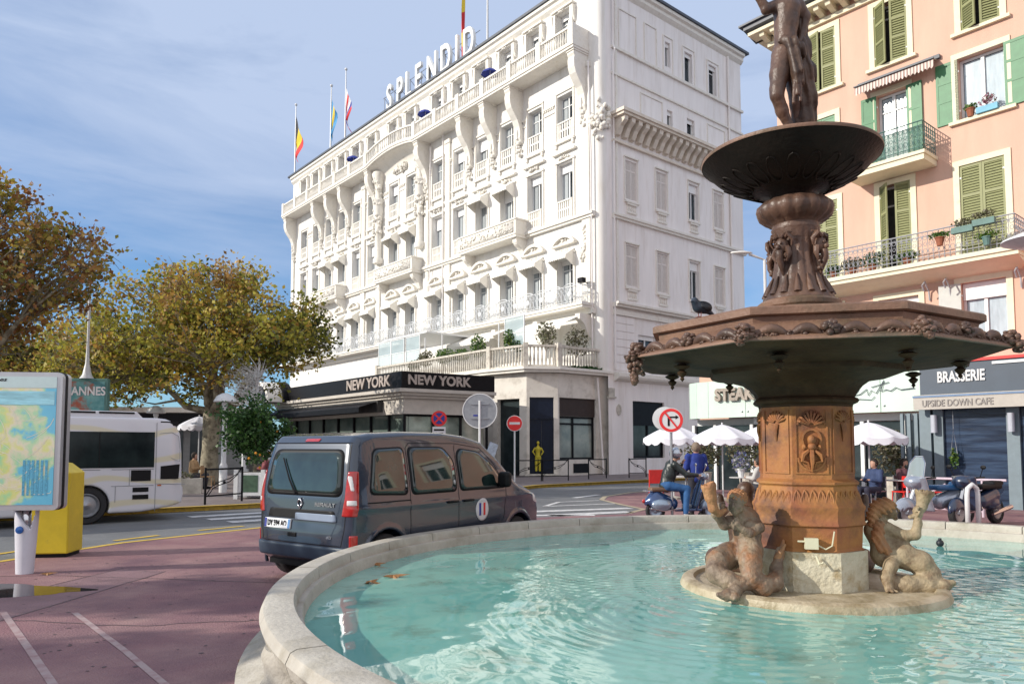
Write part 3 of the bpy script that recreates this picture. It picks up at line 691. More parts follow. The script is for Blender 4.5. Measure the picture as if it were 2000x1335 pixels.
for i, (x, y, z, r, m, lab) in enumerate([(-11.0, -4.45, 7.2, (.9, .3, .55), M_dry_leaf, 'brownish shrub in the hotel terrace planter beside the shelter post'), (-9.0, -4.45, 7.2, (1.0, .3, .5), M_green_leaf, 'bright green bush along the hotel terrace railing'),
    (-5.6, -4.4, 7.5, (.55, .4, .7), M_green_leaf, 'yellow green shrub above the terrace railing'), (-1.1, -3.2, 7.7, (.7, .5, .8), M_dry_leaf, 'thin twiggy shrub at the rounded terrace corner'), (-.8, -1.2, 7.5, (.5, .9, .9), M_dry_leaf, 'bare brown climbing plant at the terrace corner by the wall'), (-2.6, -3.9, 7.2, (.5, .3, .35), M_dk_leaf, 'dark green bush behind the terrace glass screen'),
    (-7.3, -4.4, 7.1, (.9, .3, .38), M_green_leaf, 'long low light green bush in the middle of the terrace railing'), (-12.4, -4.4, 6.9, (.7, .3, .35), M_green_leaf, 'yellow green plant between glass screens and shelter post'), (-3.2, -4.0, 7.6, (.4, .4, .6), M_green_leaf, 'green shrub beside the right glass screen of the terrace'),
    (-14.4, -4.55, 6.4, (.6, .2, .3), M_green_leaf, 'low yellow green plant at the left end of the terrace'), (-.25, -.8, 5.95, (.25, 1.6, .12), M_dk_leaf, 'dark moss and weeds along the terrace ledge corner')]):
    t = thing('terrace_plant', lab, 'plant', HM @ Vector((x, y, z)), ANG, 'plants on the hotel terrace'); leaves('foliage', m, t, (0, 0, 0), r, 420, .075, i)
    tb_ = MB(); [tb_.tube([(0, 0, -1.0 if z > 6.8 else -.2), (random.uniform(-.6, .6)*r[0], random.uniform(-.6, .6)*r[1], r[2]*.6)], .015, 4) for _ in range(7)]; tb_.build('stem', M_stone, t)
# ------------------------------------------------------------------ the corner restaurant
rest = thing('restaurant_pavilion', 'low black and white corner restaurant with NEW YORK on its fascia', 'restaurant', HM @ Vector((-1.14, -12.18, 0)), ANG)
rest.location = HM @ Vector((-1.14, -12.18, 0))
M_cream = mat('cream_band', (.50, .46, .41), .7, .08, 3, .1, 20)
RXd = Vector((.6, 4.99)); RL = RXd.length; RA = math.atan2(RXd.y, RXd.x)
M2 = Matrix.Rotation(RA, 4, 'Z')             # right hand face runs along this axis
M_letg = mat('dull_gold_letters', (.40, .34, .30), .5, .2, 5)
b = MB(); b.prism([(-15, 0), (0, 0), (RXd.x, RXd.y), (-15, 6.5)], 4.36, 5.15); b.build('fascia', M_black, rest)
b = MB(); b.prism([(-15, .35), (-.35, .35), (RXd.x-.35, RXd.y), (-15, 6.5)], 3.2, 4.355)
b.prism([(-15, -.15), (.1, -.15), (RXd.x+.15, RXd.y), (-15, 6.5)], 4.2, 4.358)
b.prism([(-15, .05), (-.05, .05), (RXd.x, RXd.y), (-15, 6.5)], 4.06, 4.2); b.prism([(-15, .2), (-.2, .2), (RXd.x-.15, RXd.y), (-15, 6.5)], 3.93, 4.06); b.build('cornice', M_cream, rest)
b = MB(); b.prism([(-15, .6), (-2.3, .6), (-2.3, .05), (-15, .05)], 3.35, 3.9); b.prism([(-15.2, 1.4), (-.8, 1.4), (RXd.x-.9, RXd.y), (-15.2, 6.6)], 0, 3.2); b.build('dark_core', M_dark, rest)
g = MB()
for k in range(8): g.box(-14.9+k*1.8, -14.9+k*1.8+.1, .62, .72, .1, 3.35)
for z in (.1, 1.95, 3.2): g.box(-14.8, -.5, .64, .70, z, z+.09)
for k in range(4): g.box(.4+k*1.5, .5+k*1.5, -.02+.6, .08+.6, .1, 3.2, M2)
for z in (.1, 3.1): g.box(.5, 4.9, .6, .67, z, z+.09, M2)
gg = g.build('shopfront_frame', M_black, rest)
MB().box(-14.8, -.6, .74, .76, .12, 3.3).build('pane', mat('green_glass', (.07, .10, .09), .06, .7, .5, spec=.8, col2=(.20, .24, .21)), gg)
MB(M2).box(.5, 4.8, .7, .72, .12, 3.15).build('pane', mat('pale_glass', (.10, .13, .11), .06, .8, .8, spec=.8, col2=(.34, .38, .33)), gg)
aw = MB(); aw.add([(-14.6, .3, 3.92), (-2.4, .3, 3.92), (-2.4, -.9, 3.55), (-14.6, -.9, 3.55), (-2.4, -.9, 3.3), (-14.6, -.9, 3.3)], [(0,1,2,3), (3,2,4,5)]); aw.build('awning', M_black, rest)
text('letters', 'NEW YORK', .72, M_letg, rest, TXZ(-3.2, -.02, 4.76), .03, 1.15, .018, space=1.0)
text('letters', 'NEW YORK', .62, M_letg, rest, M2 @ TXZ(1.95, -.02, 4.76), .03, 1.0, .022, space=1.02)
b = MB(); b.arc_strip(-14.2, 4.3, 1.0, 1.25, 0, PI, -1.2, -.3, 14); b.build('arch_canopy_rim', M_trim, rest)
b = MB(); b.prism([(-14.2+math.cos(t)*1.0, 4.3+math.sin(t)) for t in np.linspace(0, PI, 13)], -1.1, -.35, 'y'); b.prism([(-14.2+math.cos(t)*1.45, 4.3+1.3*math.sin(t)) for t in np.linspace(0, PI, 13)], -.3, .3, 'y'); b.build('arch_canopy', M_black, rest)
b = MB(); b.box(-5.0, -4.0, 5.16, 5.3, 0, 0)
# menu stand
t = thing('menu_stand', 'slim menu lectern with white sheet outside the corner restaurant', 'menu stand', (-.86, 31.6, 0), .5)
m = MB(); m.tube([(0, 0, 0), (0, 0, 1.25)], .03, 6); m.lathe([(.2, 0), (.2, .03), (.03, .05)], 12); m.build('post', M_steel, t)
MB(Matrix.Translation((0, 0, 1.5)) @ Matrix.Rotation(.35, 4, 'Y')).box(-.2, .2, -.03, .03, -.33, .33).build('board', mat('menu_sheet', (.45, .52, .62), .3, .2, 9), t)
# ------------------------------------------------------------------ the pink apartment house
pink = thing('apartment_building', 'salmon pink apartment building with green louvred shutters and iron balconies', 'apartment building', (13.75, 22, 0), ANG)
PMX = Matrix.Translation((13.75, 22, 0)) @ Matrix.Rotation(ANG, 4, 'Z')
M_pink = mat('pink_render', (.66, .42, .32), .85, .06, 1.0, .25, 25, dirt=(.56, .37, .28), dscale=1.3, dfac=(.48, .82), stretch=(1.3, 1.3, .3))
M_cr = mat('cream_surround', (.76, .70, .52), .75, .05, 3, .1, 30, dirt=(.55, .48, .34), dscale=4, dfac=(.6, .9))
M_ol = mat('olive_shutter', (.27, .28, .13), .6, .1, 5, dirt=(.20, .21, .10), dscale=5)
M_gr = mat('green_shutter', (.065, .21, .095), .5, .1, 5)
M_wsh = mat('grey_white_shutter', (.55, .57, .54), .55, .06, 5)
M_pale = mat('curtained_glass', (.42, .50, .55), .12, .15, 2, spec=.7, stretch=(5, 1, 1))
WN = {'a1': (-1.98, .52, 14.25, 16.35), 'a0': (-4.35, .52, 14.2, 16.35), 'a2': (.62, .52, 14.35, 16.4),
      'b1': (-2.02, .48, 10.75, 13.3), 'b0': (-4.4, .5, 11.3, 13.2), 'b2': (.58, .62, 11.6, 13.55),
      'c1': (-2.0, .48, 7.3, 10.2), 'c0': (-4.4, .5, 7.3, 10.2), 'c2': (.5, .6, 7.3, 10.2),
      'd1': (-2.0, .62, 4.9, 6.45), 'd2': (.42, .6, 4.6, 6.6), 'd0': (-4.4, .5, 4.9, 6.45),
      'a3': (3.2, .52, 14.35, 16.4), 'b3': (3.2, .6, 11.6, 13.5), 'c3': (3.2, .55, 7.3, 10.2)}
for i_, x_ in enumerate((6.0, 8.8, 11.6, 14.4, 17.2, 20.0, 22.8)):
    for r_, a_, b__ in (('a', 14.35, 16.4), ('b', 11.2, 13.5), ('c', 7.8, 10.2), ('d', 4.9, 6.6)): WN['%sx%d' % (r_, i_)] = (x_, .55, a_, b__)
po = [(x-h, x+h, a, b_) for x, h, a, b_ in WN.values()]
pw = MB(); facade(pw, -6.1, 25, 0, 17.0, po, .3)
pw.add([(-6.1, 0, 0), (-6.1, 11, 0), (-6.1, 11, 17), (-6.1, 0, 17)], [(0,1,2,3)]); pw.build('facade_wall', M_pink, pink)
for k, (x, h, a, b_) in WN.items():
    sr = MB()
    t_ = .17; sr.box(x-h-t_, x-h, -.045, -.003, a, b_+t_); sr.box(x+h, x+h+t_, -.045, -.003, a, b_+t_); sr.box(x-h, x+h, -.045, -.003, b_, b_+t_)
    if k[0] in 'a' or k == 'b2': sr.box(x-h-t_-.1, x+h+t_+.1, -.12, -.003, a-.1, a)
    sr.build('window_surround', M_cr, pink)
pass
for k, (x, h, a, b_) in WN.items():
    o = win(2*h-.01, b_-a-.01, 'casement', .26, pink, blind=(.5 if k[0] == 'd' else 0), gm=(M_dark if k in ('a0', 'a1', 'a2', 'c1', 'c2', 'c0') else None)); o.location = (x, 0, a)
    if k in ('b2', 'b1', 'd1', 'd2'): MB().box(-h+.09, h-.09, .252, .256, .08, (b_-a)-.1).build('curtained_glass', M_pale, o)
def pshut(k, m, angL, angR, louv=True, only=None):
    x, h, a, b_ = WN[k]; H_ = b_-a
    for s, an in ((-1, angL), (1, angR)):
        if only and s != only: continue
        mb = MB(); w_ = h; t_ = .07
        mb.box(0, t_, 0, .04, 0, H_); mb.box(w_-t_, w_-.004, 0, .04, 0, H_)
        for z in (0, H_*.36, H_*.66, H_-.09): mb.box(t_, w_-t_, .001, .039, z, z+.09)
        n = int(H_/.085)
        if louv:
            for i in range(n):
                z = .05+i*(H_-.1)/n; mb.add([(t_, .003, z), (w_-t_, .003, z), (w_-t_, .036, z+.06), (t_, .036, z+.06)], [(0,1,2,3)])
            mb.box(t_, w_-t_, .037, .0385, .02, H_-.02)
        else: mb.box(t_, w_-t_, .012, .03, .02, H_-.02)
        o = mb.build('shutter', m, pink)
        if s < 0: o.location = (x-h, -.005, a); o.rotation_euler = (0, 0, -math.radians(an))
        else: o.location = (x+h, -.005, a); o.scale = (-1, 1, 1); o.rotation_euler = (0, 0, math.radians(an))
        hg = MB(); [hg.box(-.03, .05, -.015, -.001, z, z+.05) for z in (.3, H_-.4)]; hg.build('hinge', M_iron_w, o)
pshut('a1', M_ol, 32, 12); pshut('a0', M_ol, 18, 6); pshut('a2', M_ol, 30, 14); pshut('a3', M_ol, 0, 0)
pshut('c2', M_ol, 0, 0); pshut('c1', M_ol, 45, 8); pshut('c0', M_ol, 0, 4); pshut('c3', M_ol, 0, 0)
pshut('b2', M_gr, 180, 178, False); pshut('b1', M_gr, 174, 176, False); pshut('b0', M_gr, 0, 0, False); pshut('b3', M_gr, 180, 180, False)
pshut('d2', M_wsh, 172, 179, only=-1)
rr = MB(); rr.prism([(-.85, 17.35), (-.85, 17.2), (0, 17.0), (0, 17.35)], -6.9, 25, 'x'); rr.prism([(-.95, 17.35), (-.95, 17.42), (3, 19.4), (3, 17.35)], -7.05, 25, 'x'); rr.build('roof', M_slate, pink)
cr_ = MB(); cr_.box(-6.8, 9, -.72, -.003, 17.0, 17.12); cr_.box(-6.35, 9, -.12, -.003, 16.6, 16.75); cr_.box(-6.8, -6.103, -.12, 4, 17.0, 17.12)
x = -6.3
while x < 8: cr_.prism([(-.003, 16.99), (-.62, 16.99), (-.58, 16.86), (-.2, 16.78), (-.003, 16.75)], x-.09, x+.09, 'x'); x += .42
cr_.build('cornice', M_cr, pink)
def iron_rail(mb, pts, z0, z1, pitch=.14):
    for (xa, ya), (xb, yb_) in zip(pts[:-1], pts[1:]):
        L_ = math.hypot(xb-xa, yb_-ya); n = max(1, int(L_/pitch))
        for z in (z0, z0+.12, z1-.14, z1): mb.tube([(xa, ya, z), (xb, yb_, z)], .014 if z < z1 else .022, 4)
        for i in range(n+1):
            t_ = i/n; x, y = xa+(xb-xa)*t_, ya+(yb_-ya)*t_; mb.tube([(x, y, z0), (x, y, z1)], .01, 4, cap=False)
            if i < n:
                t2 = (i+.5)/n; xm, ym = xa+(xb-xa)*t2, ya+(yb_-ya)*t2; dx, dy = (xb-xa)/L_, (yb_-ya)/L_
                for zz, r_ in ((z0+.3, .06), (z0+.52, .045), (z0+.72, .06)):
                    if zz < z1-.12: mb.tube([(xm+dx*r_*math.cos(q), ym+dy*r_*math.cos(q), zz+r_*1.4*math.sin(q)) for q in np.linspace(0, 2*PI, 7)], .009, 4, cap=False)
M_gri = mat('green_iron', (.10, .19, .17), .6, .15, 8); M_gyi = mat('grey_iron', (.36, .37, .40), .55, .15, 8)
b = MB(); b.box(-3.1, -.72, -1.0, -.004, 10.4, 10.58); b.box(-3.14, -.68, -1.05, -.004, 10.58, 10.68); b.build('upper_balcony_slab', M_cr, pink)
b = MB(); iron_rail(b, [(-3.05, -.02), (-3.05, -.95), (-.75, -.95), (-.75, -.02)], 10.7, 11.62); b.build('upper_balcony_railing', M_gri, pink)
MB().box(-2.98, -.8, -.9, -.89, 10.75, 11.5).build('balcony_screen', mat('green_mesh', (.16, .30, .24), .8, .3, 30, alpha=.55), pink)
b = MB(); b.box(-6.0, 1.62, -1.0, -.004, 7.0, 7.12); b.box(-6.05, 1.66, -1.06, -.004, 7.12, 7.24); b.prism([(-.95, 6.995), (-.004, 6.75), (-.004, 6.995)], -6, 1.6, 'x')
b.build('lower_balcony_slab', M_cr, pink)
b = MB(); iron_rail(b, [(-6.0, -.95), (1.55, -.95), (1.55, -.02)], 7.26, 8.15, .15); b.build('lower_balcony_railing', M_gyi, pink)
sb = MB()
for x in (-4.0, -1.05, -.45, 1.4): sb.tube([(x, -.05, 6.2), (x, -.1, 6.5), (x, -.4, 6.75), (x, -.6, 6.6), (x, -.45, 6.45)], .025, 5)
sb.build('scroll_bracket', M_gyi, pink)
# striped awning over the french window
M_str = bpy.data.materials.new('striped_canvas'); M_str.use_nodes = True; nt_ = M_str.node_tree
wv = nt_.nodes.new('ShaderNodeTexWave'); wv.inputs['Scale'].default_value = 3.2; wv.bands_direction = 'X'; rp = nt_.nodes.new('ShaderNodeValToRGB'); rp.color_ramp.interpolation = 'CONSTANT'
rp.color_ramp.elements[0].color = (.62, .52, .45, 1); rp.color_ramp.elements[1].position = .5; rp.color_ramp.elements[1].color = (.22, .12, .10, 1)
tco = nt_.nodes.new('ShaderNodeTexCoord'); nt_.links.new(tco.outputs['Object'], wv.inputs[0]); nt_.links.new(wv.outputs['Fac'], rp.inputs[0]); nt_.links.new(rp.outputs[0], nt_.nodes['Principled BSDF'].inputs[0])
a = MB(); a.add([(-3.0, -.05, 13.75), (-.55, -.05, 13.75), (-.55, -.45, 13.65), (-3.0, -.45, 13.65)], [(0,1,2,3)])
n = 20
for k in range(n):
    p, q = -3.0+2.45*k/n, -3.0+2.45*(k+1)/n; a.add([(p, -.45, 13.65), (q, -.45, 13.65), (q, -.46, 13.42), ((p+q)/2, -.47, 13.34), (p, -.46, 13.42)], [(0,1,2,3,4)])
a.build('striped_awning', M_str, pink); a = MB(); a.box(-3.05, -.5, -.12, -.004, 13.78, 13.9); a.tube([(-3.02, -.48, 13.66), (-.53, -.48, 13.66)], .03, 6); a.build('awning_case', M_slate, pink)
# pots on the balconies and sill
M_pot = mat('terracotta', (.30, .10, .05), .8, .15); M_potb = mat('blue_box', (.10, .35, .50), .5)
def potted(name, label, loc, m, pm, r, box=False, group='plants on the pink building balconies', rz=ANG, sz=.035, n=240, h=.22):
    t = thing(name, label, 'potted plant', loc, rz, group); mb = MB()
    if box: mb.box(-.28, .28, -.09, .09, 0, .18)
    else: mb.lathe([(.08, 0), (.12, h), (.135, h), (.135, h+.03)], 10)
    mb.build('planter' if box else 'pot', pm, t); leaves('foliage', m, t, (0, 0, h+r[2]*.7), r, n, sz, int(abs(loc[0])*100)); return t
P3 = lambda x, y, z: PMX @ Vector((x, y, z))
potted('window_box', 'blue window box with pink flowers on the sill of the open green window', P3(.75, -.1, 11.6), leafmat('pink_flowers', [(.05, .12, .03), (.4, .12, .2), (.5, .25, .3)]), M_potb, (.25, .08, .2), True, n=150)
potted('potted_plant', 'small terracotta pot with green plant on the sill of the open green window', P3(.3, -.1, 11.6), M_green_leaf, M_pot, (.2, .1, .12), n=140)
for x, lab, lm, r in [(-2.45, 'bright green bushy plant hanging over the lower pink balcony', M_green_leaf, (.45, .2, .28)), (-1.4, 'yellow green box hedge plant on the lower pink balcony', M_green_leaf, (.42, .15, .14)), (-3.1, 'sparse pinkish plant at left of the lower pink balcony', M_dry_leaf, (.4, .15, .25)), (-3.75, 'small dark succulent at the far left of the lower pink balcony', M_dk_leaf, (.3, .15, .14))]:
    potted('potted_plant', lab, P3(x, -.75, 7.25), lm, M_pot, r, sz=.05, n=260)
for x, z, lab, lm in [(-.32, 7.75, 'brown pot hung on the balcony rail with spiky yellow green plant', M_green_leaf), (.9, 7.5, 'green plant low on the lower balcony under the closed shutters', M_green_leaf), (.3, 8.0, 'grey green succulents along the rail left of the closed shutters', M_dry_leaf), (.85, 8.1, 'grey green succulents along the rail below the closed shutters', M_dry_leaf)]:
    potted('potted_plant', lab, P3(x, -1.12, z-.15), lm, M_pot if 'brown' in lab else M_gri, (.32, .1, .13), 'succulents' in lab, n=200)
# ------------------------------------------------------------------ steakhouse
M_mint = mat('mint_panel', (.56, .67, .60), .35, .03, 2, coat=.3)
sh = thing('steakhouse', 'single storey steakhouse with pale mint panelled fascia and rounded left corner', 'restaurant', (13.75, 22, 0), ANG)
SP = [(-.72, -.75), (-8.8, -.75), (-9.35, -.72), (-9.8, -.55), (-10.1, -.2), (-10.2, .4)]
b = MB()
for i in range(len(SP)-1):
    a_, c_ = SP[i], SP[i+1]; L_ = math.hypot(c_[0]-a_[0], c_[1]-a_[1]); Mx = segM(c_, a_)
    if i == 0:
        k_ = 5
        for j in range(k_): b.box(j*L_/k_+.01, (j+1)*L_/k_-.01, 0, .12, 2.75, 4.15, Mx)
    else: b.box(.004, L_-.004, 0, .12, 2.75, 4.15, Mx)
b.prism([(-10.0, .3), (-9.6, -.4), (-9.0, -.6), (-6.2, -.6), (-6.2, 4), (-10.0, 4)], 3.9, 4.1)
b.build('fascia_panel', M_mint, sh)
bo = MB()
for j in range(5):
    for z in (2.95, 3.95):
        for dx in (-.12, .12): x = -7.2+j*1.62+dx; bo.ball((x, -.76, z), .035, 6, 4)
bo.build('panel_fixing', M_steel, sh)
text('letters', 'STEAK', .62, mat('bronze_letters', (.34, .29, .24), .6, .2), sh, TXZ(-7.6, -.83, 3.58), .06, .88, .03, space=1.05)
sc_pts = [(-3.25, 3.5), (-3.1, 3.75), (-2.95, 3.65), (-3.05, 3.45), (-3.2, 3.3), (-2.95, 3.35), (-2.75, 3.5), (-2.7, 3.3), (-2.6, 3.45), (-2.45, 3.35), (-2.2, 3.75), (-2.3, 3.4), (-2.15, 3.45), (-2.0, 3.4), (-1.85, 3.5), (-1.7, 3.42), (-1.3, 3.45)]
s_ = MB(); s_.tube([(x, -.79, z) for x, z in sc_pts], .014, 5); s_.tube([(-2.6, -.79, 3.55), (-2.05, -.79, 3.68)], .012, 5); s_.tube([(-3.1, -.79, 3.2), (-2.6, -.79, 3.15), (-2.5, -.79, 3.25)], .01, 5); s_.build('script_lettering', M_slate, sh)
# walls, posts and glass of the ground floor
g = MB(); g.box(-7.2, -.72, -.2, -.05, 2.5, 2.74); g.box(-10.0, -7.25, .2, .3, 2.45, 2.74)
for x in (-9.9, -8.9, -7.3, -5.9, -4.6, -3.2, -1.9, -.9): g.box(x-.06, x+.06, -.22, -.11, 0, 2.5)
g.build('white_frame', M_wfr, sh)
MB().box(-9.9, -.75, -.1, -.06, 0, 2.48).build('pane', M_dglass, sh)
MB().box(-9.95, -6.12, .3, 4, 0, 2.7).build('interior', M_dark, sh)
MB().box(-6.0, -4.6, -.5, -.45, 0.0, 2.0).build('white_drape', M_curt, sh)
# ------------------------------------------------------------------ brasserie
br = thing('brasserie_pavilion', 'grey brasserie front with red top edge, BRASSERIE sign and cream awning band', 'brasserie', (13.75, 22, 0), ANG)
M_gy = mat('slate_blue_panel', (.045, .065, .095), .45, .08, 2); M_gyl = mat('grey_frame', (.16, .21, .24), .5, .08)
b = MB(); b.box(-.65, 5, -2.05, -.05, 3.12, 4.0); b.build('fascia', M_gy, br)
MB().box(-.7, 5, -2.1, -.06, 4.0, 4.08).build('red_edge', M_red, br)
b = MB(); b.box(-.72, 5, -2.3, -.07, 2.98, 3.12); b.box(-.7, 5, -2.42, -2.3, 2.7, 3.04); b.build('awning_band', mat('beige_canvas', (.44, .41, .37), .8, .06), br)
MB().box(-.71, 5, -2.44, -2.425, 3.04, 3.09).build('blue_edge', mat('blue_edge', (.12, .2, .34), .5), br)
text('sign_letters', 'BRASSERIE', .42, mat('pale_letters', (.62, .62, .62), .5), br, TXZ(.42, -2.07, 3.6), .015, .62, .012)
text('awning_letters', 'UPSIDE DOWN CAFE', .26, mat('grey_letters', (.24, .22, .21), .6), br, TXZ(.42, -2.435, 2.86), .006, .72, .003)
MB().box(1.2, 5, -2.09, -2.06, 3.88, 3.95).build('lamp_strip', M_wfr, br)
b = MB()
for x0, x1 in ((-.72, -.42), (-.35, -.1), (1.45, 1.75), (4.3, 4.6)): MB().box(x0, x1, -2.0, -1.8, 0, 2.98).build('pillar', M_gyl, br)
M_vin = mat('clear_vinyl', (.010, .016, .035), .22, .8, 1.4, .35, 2.2, spec=.35, col2=(.04, .07, .13), stretch=(.6, .6, 5))
MB().box(-.1, 1.45, -1.9, -1.86, 0, 2.72).build('vinyl_screen', M_vin, br); MB().box(1.75, 4.3, -1.9, -1.86, 0, 2.72).build('vinyl_screen', M_vin, br)
MB().box(-.7, 5, -1.7, -.08, 0, 2.9).build('interior', M_dark, br)
for x in (-.28, 1.6):
    l_ = MB(); l_.lathe([(.085, 0), (.085, .5)], 12, (x, -2.14, 2.05)); l_.box(x-.03, x+.03, -2.1, -2.0, 2.2, 2.3); o = l_.build('wall_lamp', mat('lamp_tube', (.42, .44, .5), .3, .05), br, ang=30)
b = MB(); 
for k in range(5): b.box(-1.25+k*.1, -1.17+k*.1, -2.0+.12*(k % 2), -1.9+.12*(k % 2), 0, 2.62)
b.build('folding_shutter', M_gyl, br)
t = thing('hanging_plant', 'small plant in hanging basket in front of the brasserie screen', 'plant', P3(.2, -2.1, 1.35), ANG); leaves('foliage', M_green_leaf, t, (0, 0, 0), (.12, .1, .3), 160, .04, 5)
m = MB(); m.tube([(-.08, 0, .1), (0, 0, .8), (.08, 0, .1)], .008, 4); m.tube([(0, 0, .8), (0, 0, 1.3)], .006, 4); m.build('hanger', M_gyi, t)
# grey tiled porch roof seen between the two buildings
pr_ = thing('porch_roof', 'small dark tiled roof corner between the hotel and the pink building', 'roof', (8.9, 31.5, 6.0), ANG)
m = MB(); m.prism([(-1.2, 0), (.9, .9), (.9, .0)], -1.2, 2.5, 'y'); m.build('tiles', M_slate, pr_); m = MB(); m.box(-.6, 2.0, -.6, 2.0, -6.0, -.003); m.build('wall', M_pink, pr_)
# off to the right behind the camera, mirrored in the van's side windows
# ------------------------------------------------------------------ ground
PCX, PCY = 3.15, 6.55
def sheet(name, pts, z, m, kind='structure', **k):
    o = MB().add([(x, y, z) for x, y in pts], [tuple(range(len(pts)))]).build(name, m); return tag(o, kind=kind, **k)
M_asph = mat('asphalt', (.17, .175, .18), .85, .12, .8, .5, 120, dirt=(.11, .115, .125), dscale=.35, dfac=(.45, .7))
sheet('ground', [(-400, -400), (400, -400), (400, 500), (-400, 500)], 0, M_asph)
M_plaza = mat('plum_asphalt', (.24, .118, .128), .8, .16, 1.2, .7, 60, col2=(.32, .19, .18), dirt=(.16, .082, .10), dfac=(.44, .68), dscale=.8)
sheet('plaza_pavement', [(-60, -60), (60, -60), (60, 40), (14, 36), (7.5, 29.6), (4.4, 26.7), (3.2, 24.6), (2.9, 23.2), (3.2, 21.4), (3.6, 19.6), (2.8, 18.3), (0, 17.2), (-3, 16.8), (-5.1, 15.4), (-6.8, 12.8), (-7.5, 10.6), (-10.5, 5), (-16, -2), (-60, -20)], .004, M_plaza)
M_yel = mat('yellow_paint', (.62, .42, .06), .7, .2, 6, dirt=(.30, .24, .12), dscale=9, dfac=(.55, .75))
M_wp = mat('white_road_paint', (.60, .60, .60), .7, .12, 4, dirt=(.25, .25, .26), dscale=7, dfac=(.52, .72))
M_faint = mat('worn_white_paint', (.44, .34, .33), .8, .15, 7, dirt=(.27, .155, .16), dscale=7, dfac=(.38, .66))
def strip(name, pts, w_, z, m, **k):
    v = []; n = len(pts)
    for i in range(n):
        a = Vector(pts[max(i-1, 0)]); b = Vector(pts[min(i+1, n-1)]); d = (b-a).normalized(); q = Vector((-d.y, d.x))*w_/2; p = Vector(pts[i]); v += [(p.x+q.x, p.y+q.y, z), (p.x-q.x, p.y-q.y, z)]
    o = MB().add(v, [(2*i, 2*i+1, 2*i+3, 2*i+2) for i in range(n-1)]).build(name, m); return tag(o, kind='structure')
strip('road_edge_line', [(-10.4, 5.1), (-7.42, 10.6), (-6.72, 12.8), (-5.02, 15.4), (-2.9, 16.9), (0, 17.3)], .14, .009, M_yel)
strip('road_edge_line', [(2.9, 18.5), (3.5, 19.7), (3.1, 21.4), (2.8, 23.2), (3.1, 24.7), (4.3, 26.9), (7.4, 29.8)], .16, .009, mat('pale_kerb', (.40, .34, .24), .8, .15))
for a, b in [((-7.0, 13.1), (-6.6, 13.9)), ((-6.2, 14.7), (-5.6, 15.5)), ((-8.0, 11.2), (-7.8, 11.9)), ((-8.9, 9.6), (-8.6, 10.2))]: strip('yellow_dash', [a, b], .13, .009, M_yel)
# crossing stripes and chevrons in front of the van and by the bus
for a, b, w_ in [((.9, 17.9), (3.0, 18.9), .45), ((.4, 18.9), (3.2, 20.0), .4), ((.9, 20.6), (3.0, 21.6), .16), ((.9, 20.6), (1.4, 22.2), .14), ((1.4, 22.2), (2.7, 22.9), .14), ((2.0, 24.0), (3.0, 25.6), .22), ((.1, 17.9), (2.0, 17.95), .3),
    ((-7.6, 17.5), (-5.6, 19.2), .42), ((-6.9, 16.9), (-4.9, 18.6), .42), ((-6.2, 16.3), (-4.2, 18.0), .42)]:
    strip('crossing_stripe', [a, b], w_, .009, M_wp)
strip('faded_line', [(-4.35, 7.45), (-3.15, 6.1), (-2.0, 4.75)], .055, .008, M_faint); strip('faded_line', [(-5.1, 7.5), (-4.0, 6.2), (-2.95, 4.95)], .06, .008, M_faint)
# puddle
M_pud = mat('puddle_water', (.035, .025, .025), .02, .2, 3, spec=1.0)
pu = [(-6.6, 7.45), (-5.6, 7.55), (-4.9, 7.75), (-4.55, 7.95), (-4.6, 8.25), (-5.2, 8.35), (-5.9, 8.3), (-6.8, 8.25), (-7.6, 8.0), (-7.4, 7.6)]
pm_ = []
for i in range(60):
    a = 2*PI*i/60; rr = 1+.07*math.sin(3*a+1)+.06*math.sin(7*a)+.03*math.sin(13*a); pm_.append((-6.75+1.75*rr*math.cos(a), 8.55+.5*rr*math.sin(a)))
sheet('puddle', pm_, .007, M_pud)
# a repaired trench, seams, specks and a service cover in the paving
M_seam = mat('tar_seam', (.10, .065, .07), .7, .2, 8); M_patch = mat('asphalt_patch', (.23, .135, .145), .85, .15, 2, .5, 60)
sheet('paving_patch', [(-6.0, 5.2), (-5.0, 5.6), (-4.6, 9.9), (-5.3, 10.1)], .0055, M_patch)
for pts in ([(-6.02, 5.2), (-5.3, 10.12)], [(-4.98, 5.6), (-4.6, 9.9)], [(-9, 9.2), (-6, 9.6), (-2.9, 9.1), (-2.6, 8.1)], [(-1.9, 8.0), (-2.3, 11.5), (-1.6, 16.6)], [(-5.0, 7.2), (-3.5, 6.9), (-2.2, 7.2)], [(1.0, 12.6), (3.5, 13.2), (6.5, 13.9), (9.5, 13.6)], [(4, 15), (7, 18), (8, 24)]):
    q = []; 
    for a_, b__ in zip(pts[:-1], pts[1:]):
        for i in range(10): t_ = i/10; q.append((a_[0]+(b__[0]-a_[0])*t_+random.uniform(-.02, .02), a_[1]+(b__[1]-a_[1])*t_+random.uniform(-.03, .03)))
    strip('paving_seam', q+[pts[-1]], .02, .0065, M_seam)
sp_ = MB()
for _ in range(420):
    x, y = random.uniform(-8, -1.2), random.uniform(3, 12)
    if math.hypot(x-PCX, y-PCY) > 5.4: r = random.uniform(.006, .022); sp_.add([(x+r*math.cos(2*PI*i/6)*random.uniform(.7, 1.4), y+r*math.sin(2*PI*i/6), .0068) for i in range(6)], [tuple(range(6))])
tag(sp_.build('pavement_specks', M_seam), kind='stuff')
